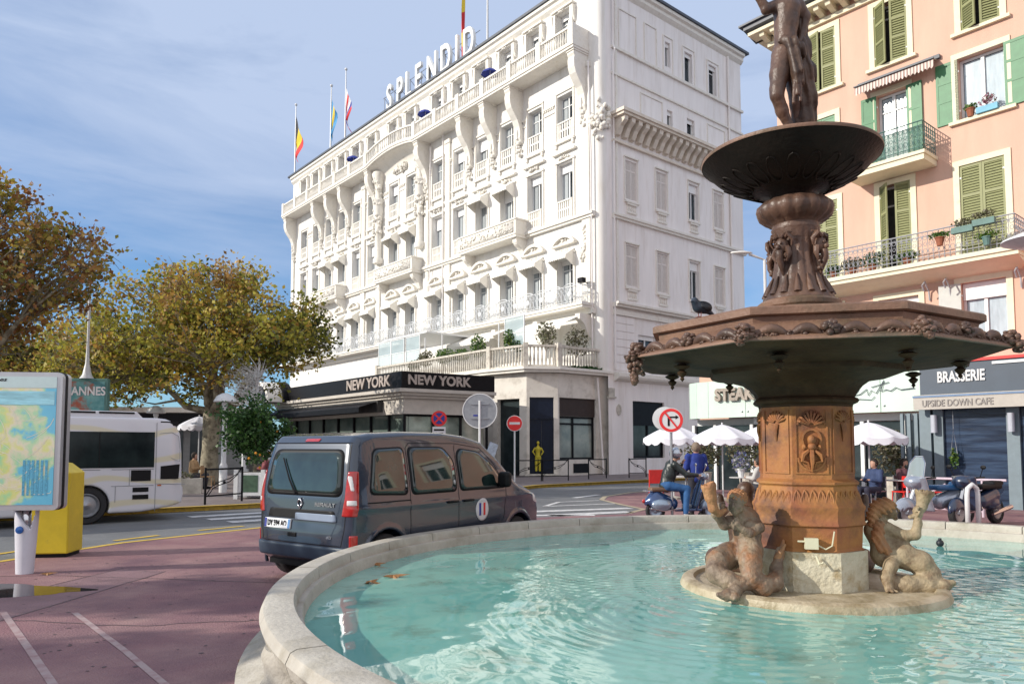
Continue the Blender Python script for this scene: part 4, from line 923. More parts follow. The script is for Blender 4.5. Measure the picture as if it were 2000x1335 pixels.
# raised pavement on the far side with a yellow kerb edge
KP = [(-60, -16), (-16, 13.2), (-9.6, 18.15), (-8.3, 19.15), (-6.6, 20.5), (-3.2, 24.2), (0, 27.9), (.9, 29.9), (3.6, 32.4), (6.6, 35.0), (16, 43), (40, 62)]
M_pave = mat('pavement_asphalt', (.20, .165, .16), .85, .12, 2, .3, 60, dirt=(.13, .11, .11), dscale=1.2)
tag(MB().prism(KP+[(40, 120), (-60, 120)], .0, .12).build('far_pavement', M_pave), kind='structure')
strip('yellow_kerb', [(x+.06, y-.08) for x, y in KP[1:11]], .2, .126, M_yel)
v_ = MB(); 
for i in range(1, 10):
    a, b = KP[i], KP[i+1]; Mx = Matrix.Translation((a[0], a[1], 0)) @ Matrix.Rotation(math.atan2(b[1]-a[1], b[0]-a[0]), 4, 'Z'); v_.box(0, math.hypot(b[0]-a[0], b[1]-a[1]), -.05, -.002, .0, .118, Mx)
tag(v_.build('kerb_stone', M_yel), kind='structure')
# ------------------------------------------------------------------ the fountain pool
PC = (3.15, 6.55)
M_lime = mat('limestone', (.38, .35, .30), .75, .12, 3, .45, 30, col2=(.48, .45, .39), dirt=(.23, .20, .14), dscale=2.6, dfac=(.5, .8))
M_limei = mat('stained_limestone', (.36, .31, .20), .8, .2, 8, .4, 40, dirt=(.20, .17, .10), dscale=4)
pool = thing('fountain_basin', 'wide round limestone pool wall holding the turquoise water of the fountain', 'pool basin', (PC[0], PC[1], 0))
def ring(prof, n, name, m, sm=40):
    mb = MB(); vs = []; K = len(prof)
    for i in range(n):
        a = 2*PI*i/n; bump_ = 0
        for k, (r, z, fl_) in enumerate(prof): vs.append(((r+fl_*bump_)*math.cos(a), (r+fl_*bump_)*math.sin(a), z))
    fs = [(i*K+k, ((i+1) % n)*K+k, ((i+1) % n)*K+k+1, i*K+k+1) for i in range(n) for k in range(K-1)]
    mb.add(vs, fs); return mb.build(name, m, pool, ang=sm)
ring([(5.22, 0.0, 0), (5.22, .16, 0), (5.14, .2, 0), (5.02, .24, 0), (4.96, .36, 0), (4.98, .44, 0)], 180, 'pool_wall', M_lime)
# coping made of separate slabs with open joints
cp = MB(); n = 34
for k in range(n):
    a0, a1 = 2*PI*k/n+.0012, 2*PI*(k+1)/n-.0012; K = 8; pr = [(4.93, .40), (4.99, .42), (5.055, .46), (5.08, .53), (5.055, .585), (5.02, .6), (4.86, .598), (4.845, .575), (4.84, .50)]
    dz = random.uniform(-.002, .002); vs = []; fs = []
    for i in range(K+1):
        a = a0+(a1-a0)*i/K
        for r, z in pr: vs.append((r*math.cos(a), r*math.sin(a), z+dz))
    m_ = len(pr)
    for i in range(K):
        for j in range(m_-1): fs.append((i*m_+j, (i+1)*m_+j, (i+1)*m_+j+1, i*m_+j+1))
    fs += [tuple(range(m_)), tuple(range(K*m_, (K+1)*m_))[::-1]]; cp.add(vs, fs)
cp.build('coping', M_lime, pool, ang=35)
ring([(4.855, .50, 0), (4.852, .3, 0)], 180, 'inner_face', M_limei)
ring([(4.858, .505, 0), (4.80, .50, 0), (4.79, .48, 0), (4.785, .0, 0)], 180, 'inner_ledge', M_lime)
# carved buttress lobes on the outside
def lobe(a):
    mb = MB(); vs = []; fs = []
    for j, (h, s) in enumerate([(0, 1.25), (.08, 1.3), (.14, 1.1), (.24, .9), (.34, .7), (.42, .72), (.47, .76), (.515, .7)]):
        for i in range(13): t = -PI/2+PI*i/12; vs.append((4.86+.34*s*math.cos(t), .36*s*math.sin(t), h))
    for j in range(7):
        for i in range(12): fs.append((j*13+i, j*13+i+1, (j+1)*13+i+1, (j+1)*13+i))
    fs.append(tuple(7*13+i for i in range(13))); mb.add(vs, fs); o = mb.build('buttress', M_lime, pool, ang=50); o.rotation_euler = (0, 0, a); return o
for k in range(8): lobe(math.radians(207)+k*PI/4)
# water
M_wat = bpy.data.materials.new('pool_water'); M_wat.use_nodes = True; t_ = M_wat.node_tree; bb = t_.nodes['Principled BSDF']
bb.inputs['Roughness'].default_value = .025; bb.inputs['IOR'].default_value = 1.7; bb.inputs['Specular IOR Level'].default_value = .9
tcw = t_.nodes.new('ShaderNodeTexCoord'); nw = t_.nodes.new('ShaderNodeTexNoise'); nw.inputs['Scale'].default_value = .55; nw.inputs['Detail'].default_value = 5
cw = t_.nodes.new('ShaderNodeValToRGB'); cw.color_ramp.elements[0].color = (.12, .37, .34, 1); cw.color_ramp.elements[0].position = .3; cw.color_ramp.elements[1].color = (.24, .51, .43, 1); cw.color_ramp.elements[1].position = .65
t_.links.new(tcw.outputs['Object'], nw.inputs['Vector']); t_.links.new(nw.outputs['Fac'], cw.inputs[0])
sed = t_.nodes.new('ShaderNodeTexNoise'); sed.inputs['Scale'].default_value = 1.6; sed.inputs['Detail'].default_value = 8; sed.inputs['Roughness'].default_value = .7; t_.links.new(tcw.outputs['Object'], sed.inputs['Vector'])
sr_ = t_.nodes.new('ShaderNodeMapRange'); sr_.inputs['From Min'].default_value = .52; sr_.inputs['From Max'].default_value = .74; sr_.inputs['To Max'].default_value = .85; t_.links.new(sed.outputs['Fac'], sr_.inputs['Value'])
ms_ = t_.nodes.new('ShaderNodeMixRGB'); ms_.inputs['Color2'].default_value = (.10, .16, .11, 1); t_.links.new(sr_.outputs[0], ms_.inputs[0]); t_.links.new(cw.outputs[0], ms_.inputs[1]); t_.links.new(ms_.outputs[0], bb.inputs['Base Color'])
# ripples are real geometry: rings round the fountain foot plus wind waves
nr, na = 230, 620; WV = np.zeros((nr*na, 3)); rr_ = np.linspace(.02, 4.79, nr)
A_, R_ = np.meshgrid(np.linspace(0, 2*PI, na, endpoint=False), rr_); X_ = R_*np.cos(A_); Y_ = R_*np.sin(A_)
Z_ = np.zeros_like(X_); rw = np.random.default_rng(5)
for i in range(34):
    th = rw.uniform(0, 2*PI); lam = rw.uniform(.16, .75); amp = .00026*lam/.35*rw.uniform(.5, 1.3); Z_ += amp*np.sin((X_*np.cos(th)+Y_*np.sin(th))*2*PI/lam+rw.uniform(0, 6)+.7*np.sin(X_*1.1+i)+.7*np.sin(Y_*.9+2*i))
for cx_, cy_, am, la, dec in [(-.5, .13, .0016, .17, 1.5), (-1.6, -.9, .0011, .12, .9), (.6, -.6, .001, .14, 1.1), (-1.9, 1.2, .001, .11, .8)]:
    d_ = np.hypot(X_-cx_, Y_-cy_); Z_ += am*np.sin(d_*2*PI/la+.8*np.sin(A_*3))*np.exp(-((d_-1.0)/dec)**2)
Z_ *= np.clip((4.9-R_)*4, 0.2, 1)
WV = np.stack([X_.ravel(), Y_.ravel(), Z_.ravel()], 1)
ii, jj = np.meshgrid(np.arange(nr-1), np.arange(na), indexing='ij'); j2 = (jj+1) % na
WF = np.stack([ii*na+jj, (ii+1)*na+jj, (ii+1)*na+j2, ii*na+j2], -1).reshape(-1, 4)
wo = npmesh('pool_water', WV, WF, M_wat, None, True); wo.location = (PC[0], PC[1], .40); tag(wo, kind='structure')
# ------------------------------------------------------------------ the cast iron fountain
FX, FY = 2.65, 6.68
ft = thing('fountain', 'rusty brown cast iron fountain with octagonal basin, upper bowl and round island base', 'fountain', (FX, FY, 0))
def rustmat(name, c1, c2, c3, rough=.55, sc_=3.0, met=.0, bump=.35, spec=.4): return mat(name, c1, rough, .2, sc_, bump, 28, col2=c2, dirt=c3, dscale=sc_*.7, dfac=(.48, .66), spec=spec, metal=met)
M_br = rustmat('brown_patina', (.085, .048, .034), (.155, .088, .06), (.045, .027, .020), .42, 3.5, spec=.45)
M_br2 = rustmat('basin_iron', (.17, .095, .065), (.25, .15, .10), (.10, .075, .05), .5, 2.5)
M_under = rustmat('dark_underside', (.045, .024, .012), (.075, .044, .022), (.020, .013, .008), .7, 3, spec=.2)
M_rust = rustmat('orange_rust', (.29, .10, .05), (.40, .19, .05), (.10, .05, .04), .65, 2.6)
A8 = math.radians(188.5)
def octl(prof, m, name, a=A8, ang=30, parent=ft, n=8):
    mb = MB(); mb.lathe(prof, n, (0, 0, 0), a); return mb.build(name, m, parent, ang=ang)
octl([(.30, 2.62), (1.30, 2.66), (1.39, 2.64), (1.42, 2.65), (1.42, 2.70), (1.40, 2.715), (1.34, 2.70), (1.28, 2.62), (.3, 2.60)][::-1], M_br2, 'octagonal_rim')
octl([(1.37, 2.64), (1.36, 2.59), (1.40, 2.575), (1.45, 2.54), (1.52, 2.49), (1.59, 2.45), (1.60, 2.43), (1.56, 2.42)], M_br2, 'octagonal_frieze')
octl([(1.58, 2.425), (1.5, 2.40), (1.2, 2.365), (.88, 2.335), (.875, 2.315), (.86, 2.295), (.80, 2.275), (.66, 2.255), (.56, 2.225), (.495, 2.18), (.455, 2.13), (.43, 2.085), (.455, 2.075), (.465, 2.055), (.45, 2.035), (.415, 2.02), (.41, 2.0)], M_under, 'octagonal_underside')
octl([(.41, 2.005), (.41, 1.375), (.43, 1.36), (.445, 1.35), (.445, 1.33), (.43, 1.32), (.425, 1.31), (.432, 1.26), (.45, 1.22), (.47, 1.165), (.49, 1.14), (.49, 1.12), (.48, 1.10), (.48, 1.02), (.49, 1.0), (.49, .985), (.465, .97), (.455, .79), (.47, .767)], M_rust, 'octagonal_column')
# raised panel frames and reliefs on the eight column faces
rel = MB()
for k in range(8):
    am = A8+PI/8+k*PI/4; d = .41*math.cos(PI/8); Mx = Matrix.Rotation(am, 4, 'Z') @ Matrix.Translation((d, 0, 0)) @ Matrix.Rotation(PI/2, 4, 'Z')
    hw = .41*math.sin(PI/8)-.024
    for q in ((-hw, -hw+.014, 1.42, 1.97), (hw-.014, hw, 1.42, 1.97), (-hw+.014, hw-.014, 1.42, 1.434)): rel.box(q[0], q[1], -.010, .0, q[2], q[3], Mx)
    if k == 1: Mk = Mx @ Matrix.Translation((0, 0, 1.7)) @ Matrix.Diagonal((1.12, 1.7, 1.3, 1)) @ Matrix.Translation((0, 0, -1.7)); rel.arc_strip(0, 1.84, hw-.03, hw-.014, 0, PI, -.014, 0, 10, Mx); rel.arc_strip(0, 1.56, hw-.03, hw-.014, PI, 2*PI, -.012, 0, 10, Mx)
    else: Mk = Mx @ Matrix.Translation((0, 0, .06)) @ Matrix.Diagonal((1, .9, 1, 1))
    Ms = Mx; Mx = Mk
    for j in range(9):
        a = math.radians(20+17.5*j); rel.tube([(.02*math.cos(a), -.012, 1.8+.02*math.sin(a)), (.085*math.cos(a), -.02, 1.8+.085*math.sin(a)), (.105*math.cos(a), -.006, 1.8+.105*math.sin(a))], [.006, .012, .006], 5, Mx)
    if k != 1:
        rel.tube([(0, -.01, 1.79), (0, -.02, 1.73), (0, -.006, 1.64)], [.03, .02, .005], 6, Mx); Mx = Ms
        for j in range(5):
            x = -.13+j*.065; [rel.tube([(x+s*.028*q_, -.046, 1.165), (x+s*.03*q_, -.04, 1.2), (x+s*.018*q_, -.03, 1.24), (x, -.022, 1.27)], .007*q_+.002, 5, Mx) for q_ in (1, .45) for s in (-1, 1)]
        continue
    rel.lathe([(.07, 0), (.075, .012), (.06, .012), (.055, .0)], 14, M=Mx @ Matrix.Translation((0, 0, 1.71)) @ Matrix.Rotation(PI/2, 4, 'X'), cap=False)
    rel.ball((0, -.014, 1.71), .032, 8, 6, (1, .8, 1), Mx); rel.ball((0, -.02, 1.665), .026, 8, 6, (1.2, .8, .9), Mx)
    for s in (-1, 1):
        rel.ball((s*.055, -.006, 1.66), .018, 6, 4, (1, 1, 1.3), Mx); rel.tube([(s*.02, -.01, 1.64), (s*.06, -.015, 1.61), (s*.07, -.01, 1.57), (s*.03, -.012, 1.56), (s*.015, -.01, 1.52)], [.014, .018, .014, .01, .006], 6, Mx)
    rel.tube([(0, -.01, 1.64), (0, -.03, 1.58), (0, -.01, 1.5)], [.02, .018, .006], 6, Mx)
    Mx = Ms
    for j in range(5):      # leaf band at the foot
        x = -.13+j*.065; [rel.tube([(x-.028*q_, -.046, 1.165), (x-.03*q_, -.04, 1.2), (x-.018*q_, -.03, 1.25), (x, -.022, 1.285)], .007*q_+.002, 5, Mx) for q_ in (1, .45)]; [rel.tube([(x+.028*q_, -.046, 1.165), (x+.03*q_, -.04, 1.2), (x+.018*q_, -.03, 1.25), (x, -.022, 1.285)], .007*q_+.002, 5, Mx) for q_ in (1, .45)]
rel.build('column_relief', M_rust, ft, ang=60)
# garland round the basin: roses at corners and mid faces, swags between, hanging drops
gar = MB(); R8 = random.Random(4)
def rose(mb, p, s, n=16):
    mb.ball(p, s*.55, 8, 6)
    for _ in range(n):
        u = Vector((R8.gauss(0, 1), R8.gauss(0, 1), R8.gauss(0, 1))).normalized(); q = Vector(p)+u*s*.62; mb.ball(tuple(q), s*R8.uniform(.22, .4), 6, 4, (1, 1, R8.uniform(.5, 1)))
def opt(a, r, z): # point on the octagon outline
    k = round((a-A8-PI/8)/(PI/4)); am = A8+PI/8+k*PI/4; return (r*math.cos(PI/8)/math.cos(a-am)*math.cos(a), r*math.cos(PI/8)/math.cos(a-am)*math.sin(a), z)
for k in range(8):
    a = A8+k*PI/4; rose(gar, (1.56*math.cos(a), 1.56*math.sin(a), 2.50), .088, 34); rose(gar, (1.62*math.cos(a), 1.62*math.sin(a), 2.44), .068, 24)
    am = a+PI/8; rose(gar, opt(am, 1.53, 2.51), .085, 34)
    for s in (-1, 1):
        for t0, t1 in ((.04, .19), (.2, .355)):
            pts = []; rs = []
            for i in range(9):
                t = i/8; pts.append(opt(am+s*(t0+(t1-t0)*t), 1.535, 2.465+.055*math.sin(PI*t))); rs.append(.018+.022*math.sin(PI*t))
            gar.tube(pts, rs, 7)
        for t in (.12, .195, .27): rose(gar, opt(am+s*t, 1.54, 2.475), .042, 14)
        for j in range(4): rose(gar, opt(am+s*(.3+.02*j), 1.55+.01*j, 2.47-.005*j), .028, 7)
gar.build('garland', M_br, ft, ang=60)
class DR:
    def lathe(s, pr, n, p): MB().lathe(pr, n, p).build('drop_ornament', M_under, ft, ang=60)
dro = DR(); dr = MB()
for k in range(8):
    a = A8+k*PI/4
    if k == 0:
        c = Vector((1.56*math.cos(a), 1.56*math.sin(a), 2.40))
        for j in range(60):
            t = R8.random(); dr.ball((c.x-.03+R8.uniform(-.08, .08)*(1-t), c.y+R8.uniform(-.07, .07)*(1-t), 2.44-.24*t), R8.uniform(.014, .03), 6, 4)
    for rr2, zz in ((1.22, 2.365),):
        p = (rr2*math.cos(a+.12), rr2*math.sin(a+.12), zz); dro.lathe([(.03, 0), (.075, -.02), (.06, -.035), (.02, -.055), (.045, -.075), (.03, -.1), (.012, -.115), (.02, -.13), (.0, -.155)], 8, p)
dr.build('grape_cluster', M_br, ft, ang=60)
# vase stem and the upper bowl
_n0 = set(bpy.data.objects.keys())
sx = -.02
vb = MB(); vb.lathe([(.5, 2.70), (.5, 2.74), (.46, 2.77), (.44, 2.81), (.35, 2.86), (.345, 2.885), (.36, 2.90), (.365, 2.935), (.34, 2.955), (.30, 2.97)], 40, (sx, 0, 0)); vb.build('stem_foot', M_br2, ft, ang=35)
vs = []; fs = []; pr = [(.315, 2.965), (.30, 3.0), (.255, 3.07), (.225, 3.15), (.20, 3.25), (.185, 3.35), (.18, 3.45), (.195, 3.52), (.21, 3.58)]
N = 96
for r, z in pr:
    for i in range(N):
        a = 2*PI*i/N; fl_ = .013*(abs(math.sin(a*8))-.5)*(1 if 2.98 < z < 3.5 else .3); vs.append((sx+(r+fl_)*math.cos(a), (r+fl_)*math.sin(a), z))
for k in range(len(pr)-1):
    for i in range(N): j = (i+1) % N; fs.append((k*N+i, k*N+j, (k+1)*N+j, (k+1)*N+i))
MB().add(vs, fs).build('fluted_stem', M_br, ft, True)
orn = MB()
for k in range(16):
    a = 2*PI*k/16; orn.tube([(sx+.29*math.cos(a), .29*math.sin(a), 3.0), (sx+.26*math.cos(a), .26*math.sin(a), 3.08), (sx+.225*math.cos(a), .225*math.sin(a), 3.17)], [.035, .025, .006], 6)
for k in range(4):
    a = A8+PI/8+.1+k*PI/2
    Mx = Matrix.Translation((sx, 0, 0)) @ Matrix.Rotation(a, 4, 'Z') @ Matrix.Translation((.2, 0, 3.42)) @ Matrix.Rotation(PI/2, 4, 'Z') @ Matrix.Scale(-1, 4, (0, 1, 0)) @ Matrix.Scale(-1, 4, (0, 1, 0))
    orn.ball((0, -.03, 0), .062, 10, 8, (1, .9, 1.25), Mx); orn.ball((0, -.09, -.02), .022, 6, 5, (1, 1.2, 1.2), Mx)
    for s in (-1, 1):
        orn.ball((s*.025, -.083, .012), .013, 6, 4, M=Mx); orn.tube([(s*.03, -.03, .06), (s*.08, -.05, .09), (s*.11, -.03, .04), (s*.09, -.02, -.01)], [.02, .024, .02, .008], 6, Mx)
        orn.tube([(s*.05, -.03, -.02), (s*.08, -.04, -.08), (s*.05, -.04, -.14)], [.03, .026, .01], 6, Mx); orn.tube([(s*.02, -.07, .06), (s*.045, -.05, .1), (s*.1, -.02, .11)], [.018, .016, .008], 6, Mx)
    orn.tube([(0, -.07, -.05), (0, -.075, -.12), (0, -.04, -.2), (0, -.02, -.26)], [.035, .032, .022, .008], 7, Mx)
    for j in range(14): orn.ball((R8.uniform(-.06, .06), -.05, R8.uniform(-.22, .1)), R8.uniform(.012, .025), 5, 4, M=Mx)
orn.build('mask_ornament', M_br, ft, ang=60)
cl = MB(); N = 96; vs = []; fs = []
pr = [(.20, 3.575), (.215, 3.60), (.20, 3.62), (.205, 3.64), (.26, 3.665), (.315, 3.71), (.335, 3.76), (.325, 3.805), (.28, 3.84), (.22, 3.85), (.20, 3.87)]
for q, (r, z) in enumerate(pr):
    for i in range(N):
        a = 2*PI*i/N; g_ = .022*(abs(math.sin(a*8))-.6) if 4 <= q <= 8 else 0; vs.append((sx+(r+g_)*math.cos(a), (r+g_)*math.sin(a), z))
for k in range(len(pr)-1):
    for i in range(N): j = (i+1) % N; fs.append((k*N+i, k*N+j, (k+1)*N+j, (k+1)*N+i))
cl.add(vs, fs); cl.build('gadrooned_collar', M_br, ft, True)
bx = -.05
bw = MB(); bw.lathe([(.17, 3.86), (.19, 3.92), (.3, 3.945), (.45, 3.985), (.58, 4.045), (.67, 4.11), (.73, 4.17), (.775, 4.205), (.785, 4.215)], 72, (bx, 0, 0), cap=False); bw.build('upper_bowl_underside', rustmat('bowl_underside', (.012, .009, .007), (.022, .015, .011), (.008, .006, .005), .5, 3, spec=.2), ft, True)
bw = MB(); bw.lathe([(.785, 4.21), (.79, 4.225), (.785, 4.24), (.765, 4.243), (.7, 4.20), (.5, 4.14), (.05, 4.12)], 72, (bx, 0, 0), cap=False); bw.build('upper_bowl', M_br2, ft, ang=40)
gd = MB()
for k in range(20):
    a = 2*PI*k/20
    for r0, r1, z0, z1 in ((.34, .62, 3.945, 4.07),):
        c = [((bx+(r0+r1)/2*math.cos(a)+(r1-r0)/2*math.cos(t)*math.cos(a)-.055*math.sin(t)*math.sin(a)), ((r0+r1)/2*math.sin(a)+(r1-r0)/2*math.cos(t)*math.sin(a)+.055*math.sin(t)*math.cos(a)), (z0+z1)/2+(z1-z0)/2*math.cos(t)-.004) for t in np.linspace(0, 2*PI, 13)]
        gd.tube(c, .009, 5, cap=False)
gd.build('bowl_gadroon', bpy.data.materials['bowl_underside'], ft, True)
for _k in set(bpy.data.objects.keys())-_n0:
    _o = bpy.data.objects[_k]
    for _v in _o.data.vertices: _v.co.z = 2.70+(_v.co.z-2.70)*1.048; _v.co.x -= .02*(_v.co.z-2.7)
# islet, stone block, small fittings
isl = MB(); isl.lathe([(1.10, .30), (1.12, .40), (1.10, .455), (1.06, .475), (1.0, .47), (.98, .44), (.5, .435), (0.02, .435)], 48, (0, 0, 0), cap=False); isl.build('island_base', mat('wet_limestone', (.42, .35, .24), .5, .2, 5, .5, 30, col2=(.52, .45, .33), dirt=(.20, .15, .07), dscale=4, dfac=(.45, .7)), ft, ang=40)
blk = MB(); Mb = Matrix.Rotation(A8-PI+PI/8+math.radians(48), 4, 'Z')
blk.prism([(.495*math.cos(A8+k*PI/4+.02), .495*math.sin(A8+k*PI/4+.02)) for k in range(8)], .436, .765); blk.build('stone_block', mat('rough_limestone', (.50, .46, .34), .85, .15, 6, 1.0, 22, col2=(.62, .58, .45), dirt=(.34, .25, .12), dscale=5, dfac=(.5, .7)), ft)
pb = MB(); am = A8+PI/8+PI/4; Mx = Matrix.Rotation(am, 4, 'Z') @ Matrix.Translation((.465*math.cos(PI/8)+.01, 0, 0)) @ Matrix.Rotation(PI/2, 4, 'Z')
pb.box(-.085, .02, -.06, -.002, .80, .89, Mx); pb.tube([(-.14, -.03, .86), (-.085, -.03, .86)], .008, 6, Mx); pb.tube([(.02, -.03, .83), (.08, -.03, .8), (.13, -.03, .83), (.15, -.03, .95)], .006, 6, Mx); pb.tube([(.0, -.05, .745), (.02, -.08, .68), (.05, -.09, .70)], .008, 6, Mx)
pb.build('junction_box', mat('pale_plastic', (.62, .60, .44), .5, .05), ft, ang=40)
# ------------------------------------------------------------------ sculpted figures (signed distance shapes)
def nz(P, s, seed=0.0):
    x, y, z = P[..., 0]*s+seed, P[..., 1]*s+seed*1.7, P[..., 2]*s-seed
    return np.sin(x+1.7*np.sin(y*1.3))*np.sin(y*1.1+1.3*np.sin(z))*np.sin(z*.9+np.sin(x*1.2))
def chain(P, pts, k=.03):
    d = None
    for (a, ra), (b, rb) in zip(pts[:-1], pts[1:]):
        e = caps(P, a, b, ra, rb); d = e if d is None else smin(d, e, k)
    return d
def face(P, c, f, s=1.0, beard=False):
    c = np.array(c, float); f = np.array(f, float); f /= np.linalg.norm(f); sd = np.cross(f, (0, 0, 1)); sd /= np.linalg.norm(sd); up = np.cross(sd, f); g = lambda a, b_, d: c+(f*a+sd*b_+up*d)*s
    t = sphere(P, c, .078*s, (1, 1, 1.12)); t = smin(t, caps(P, g(.05, 0, -.06), g(.062, 0, -.085), .036*s, .024*s), .02)
    t = smin(t, caps(P, g(.072, -.03, .028), g(.072, .03, .028), .013*s), .012)
    for q in (-1, 1):
        t = smax(t, -sphere(P, g(.082, q*.03, .008), .016*s), .006); t = np.minimum(t, sphere(P, g(.066, q*.03, .008), .012*s)); t = smin(t, sphere(P, g(.058, q*.036, -.028), .022*s), .012); t = smin(t, sphere(P, g(-.005, q*.078, 0), .018*s, (1, 1, 1.3)), .008)
    t = smin(t, caps(P, g(.078, 0, .02), g(.098, 0, -.018), .008*s, .014*s), .006); t = smin(t, caps(P, g(.086, -.014, -.04), g(.086, .014, -.04), .008*s), .004); t = smax(t, -caps(P, g(.098, -.018, -.048), g(.098, .018, -.048), .005*s), .003); t = smin(t, caps(P, g(.082, -.012, -.058), g(.082, .012, -.058), .008*s), .004)
    if beard:
        b_ = smin(caps(P, g(.05, 0, -.08), g(.05, 0, -.14), .045*s, .014*s), caps(P, g(.03, -.05, -.06), g(.03, .05, -.06), .03*s), .02); t = smin(t, b_+.005*np.sin(P[..., 0]*190)*np.sin(P[..., 2]*60+P[..., 1]*140), .008)
    return t
M_st_body = mat('triton_stone', (.13, .09, .065), .55, .2, 6, .5, 45, col2=(.33, .25, .17), dirt=(.27, .12, .05), dscale=4, dfac=(.5, .68))
M_st_rust = mat('triton_rust', (.32, .14, .06), .7, .2, 5, .6, 40, col2=(.45, .24, .11), dirt=(.20, .15, .10), dscale=3, dfac=(.5, .75))
M_st_pale = mat('triton_pale', (.27, .21, .13), .6, .15, 6, .5, 45, col2=(.42, .34, .22), dirt=(.15, .09, .05), dscale=5, dfac=(.48, .66))
def hand(P, w, d, up, r=.0105, curl=.5, L=.055):
    d = np.array(d, float); d /= np.linalg.norm(d); up = np.array(up, float); up -= d*(up@d); up /= np.linalg.norm(up); s = np.cross(d, up); w = np.array(w, float)
    q = caps(P, w, w+d*L*.9, r*1.9, r*2.3)
    for i, f in enumerate((.85, 1.0, .95, .78)):
        o = w+d*L*1.0+s*(i-1.5)*r*1.75; m_ = o+(d*(1-curl*.4)+up*curl*.5)*L*.5*f; e = m_+(d*(1-curl)+up*curl)*L*.5*f
        q = smin(q, np.minimum(caps(P, o, m_, r, r*.92), caps(P, m_, e, r*.92, r*.75)), .006)
    o = w+d*L*.25-s*r*2.2; m_ = o+(d*.6-s*.7+up*.3)*L*.5; q = smin(q, np.minimum(caps(P, o, m_, r*1.1, r), caps(P, m_, m_+(d*.9+up*.5)*L*.35, r, r*.8)), .006)
    return q
# left triton: sits at the front left of the column, head bent over, blowing a shell horn to the left
tl = thing('triton_statue', 'weathered triton statue left of the column bending over and blowing a horn', 'statue', (FX-.13*.85+.05, FY-.13*.5+.2, .44), 0, 'tritons round the fountain foot')
tl.scale = (.88, .88, .93)
def tlf(P):
    t = chain(P, [((-.60, -.42, .36), .105), ((-.66, -.52, .50), .12), ((-.70, -.58, .66), .105), ((-.76, -.62, .74), .06)], .05)          # torso leaning forward
    t = smin(t, face(P, (-.80, -.66, .815), (-.55, -.75, -.3), 1.0, True), .018)
    for s_ in (-1, 1): t = smin(t, sphere(P, (-.745+s_*.055, -.655-s_*.03, .60), .06, (1.1, .8, .8)), .022)
    for q_ in range(4): t = smax(t, -caps(P, (-.76, -.66, .53-.035*q_), (-.64, -.63, .53-.035*q_), .009), .012)
    t = smax(t, -caps(P, (-.735, -.69, .62), (-.70, -.66, .42), .008), .012)
    t = smin(t, chain(P, [((-.80, -.55, .66), .06), ((-.90, -.60, .60), .05), ((-1.0, -.66, .70), .04), ((-.955, -.70, .745), .03)], .02), .03)
    t = smin(t, chain(P, [((-.62, -.56, .66), .06), ((-.60, -.68, .58), .052), ((-.70, -.74, .54), .042), ((-.80, -.74, .58), .03)], .02), .03)
    t = smin(t, chain(P, [((-.66, -.44, .34), .12), ((-.84, -.50, .30), .12), ((-.97, -.60, .26), .105), ((-1.02, -.70, .18), .09), ((-.93, -.80, .13), .08), ((-.84, -.84, .10), .06), ((-.90, -.92, .06), .05), ((-1.0, -.95, .05), .035)], .04), .05)
    t = smin(t, chain(P, [((-.62, -.48, .34), .12), ((-.66, -.62, .36), .11), ((-.70, -.74, .28), .10), ((-.72, -.80, .14), .09), ((-.62, -.80, .08), .085), ((-.48, -.74, .10), .075), ((-.42, -.62, .20), .055), ((-.36, -.56, .36), .035)], .035), .05)
    t = smin(t, hand(P, (-.965, -.69, .735), (.1, -.3, .9), (1, -.3, 0), .012, .8, .05), .01)
    t = smin(t, hand(P, (-.805, -.745, .585), (-.6, -.1, .8), (0, -1, .3), .013, .4, .055), .01)
    t = smin(t, chain(P, [((-1.0, -.97, .03), .05), ((-1.08, -.98, .04), .02)], .02), .03); t = smin(t, chain(P, [((-.93, -.98, .03), .05), ((-.95, -1.06, .03), .02)], .02), .03)
    z = P[..., 2]; sc_ = .002*np.sin(z*95)*np.sin(P[..., 0]*80)*np.clip((.40-z)*8, 0, 1)
    return t+sc_+.006*nz(P, 20)+.003*nz(P, 52, 3)
nets('body', tlf, (-1.2, -1.12, -.02), (-.25, -.25, .98), .0098, M_st_body, tl)
def horn1(P): return np.maximum(chain(P, [((-.935, -.74, .74), .018), ((-1.0, -.76, .71), .03), ((-1.06, -.79, .76), .042), ((-1.085, -.80, .86), .052), ((-1.10, -.80, .95), .072)], .02), -sphere(P, (-1.115, -.80, 1.0), .062))+.004*nz(P, 40, 1)
nets('horn', horn1, (-1.24, -.95, .62), (-.88, -.6, 1.05), .011, M_st_rust, tl)
def hair1(P): return smin(sphere(P, (-.785, -.64, .84), .088, (1.05, 1.05, .95)), caps(P, (-.74, -.56, .80), (-.70, -.52, .70), .06, .04), .03)+.010*np.sin(P[..., 0]*150+14*P[..., 2])*np.sin(P[..., 2]*85+P[..., 1]*90)
nets('hair', lambda P: np.maximum(hair1(P), -(P[..., 2]-.79-(P[..., 1]+.66)*.8)), (-.95, -.8, .6), (-.55, -.4, .98), .012, M_st_rust, tl)
nets('wreath', lambda P: np.abs(0)+caps(P, (-.87, -.72, .865), (-.70, -.60, .875), .016)+.004*nz(P, 70), (-.95, -.8, .8), (-.62, -.5, .94), .010, M_st_pale, tl)
def fin1(P): return smin(caps(P, (-.36, -.56, .30), (-.30, -.50, .44), .04, .015), caps(P, (-.40, -.60, .30), (-.34, -.64, .42), .035, .012), .02)
nets('tail_fin', fin1, (-.5, -.75, .2), (-.2, -.4, .5), .012, M_st_rust, tl)
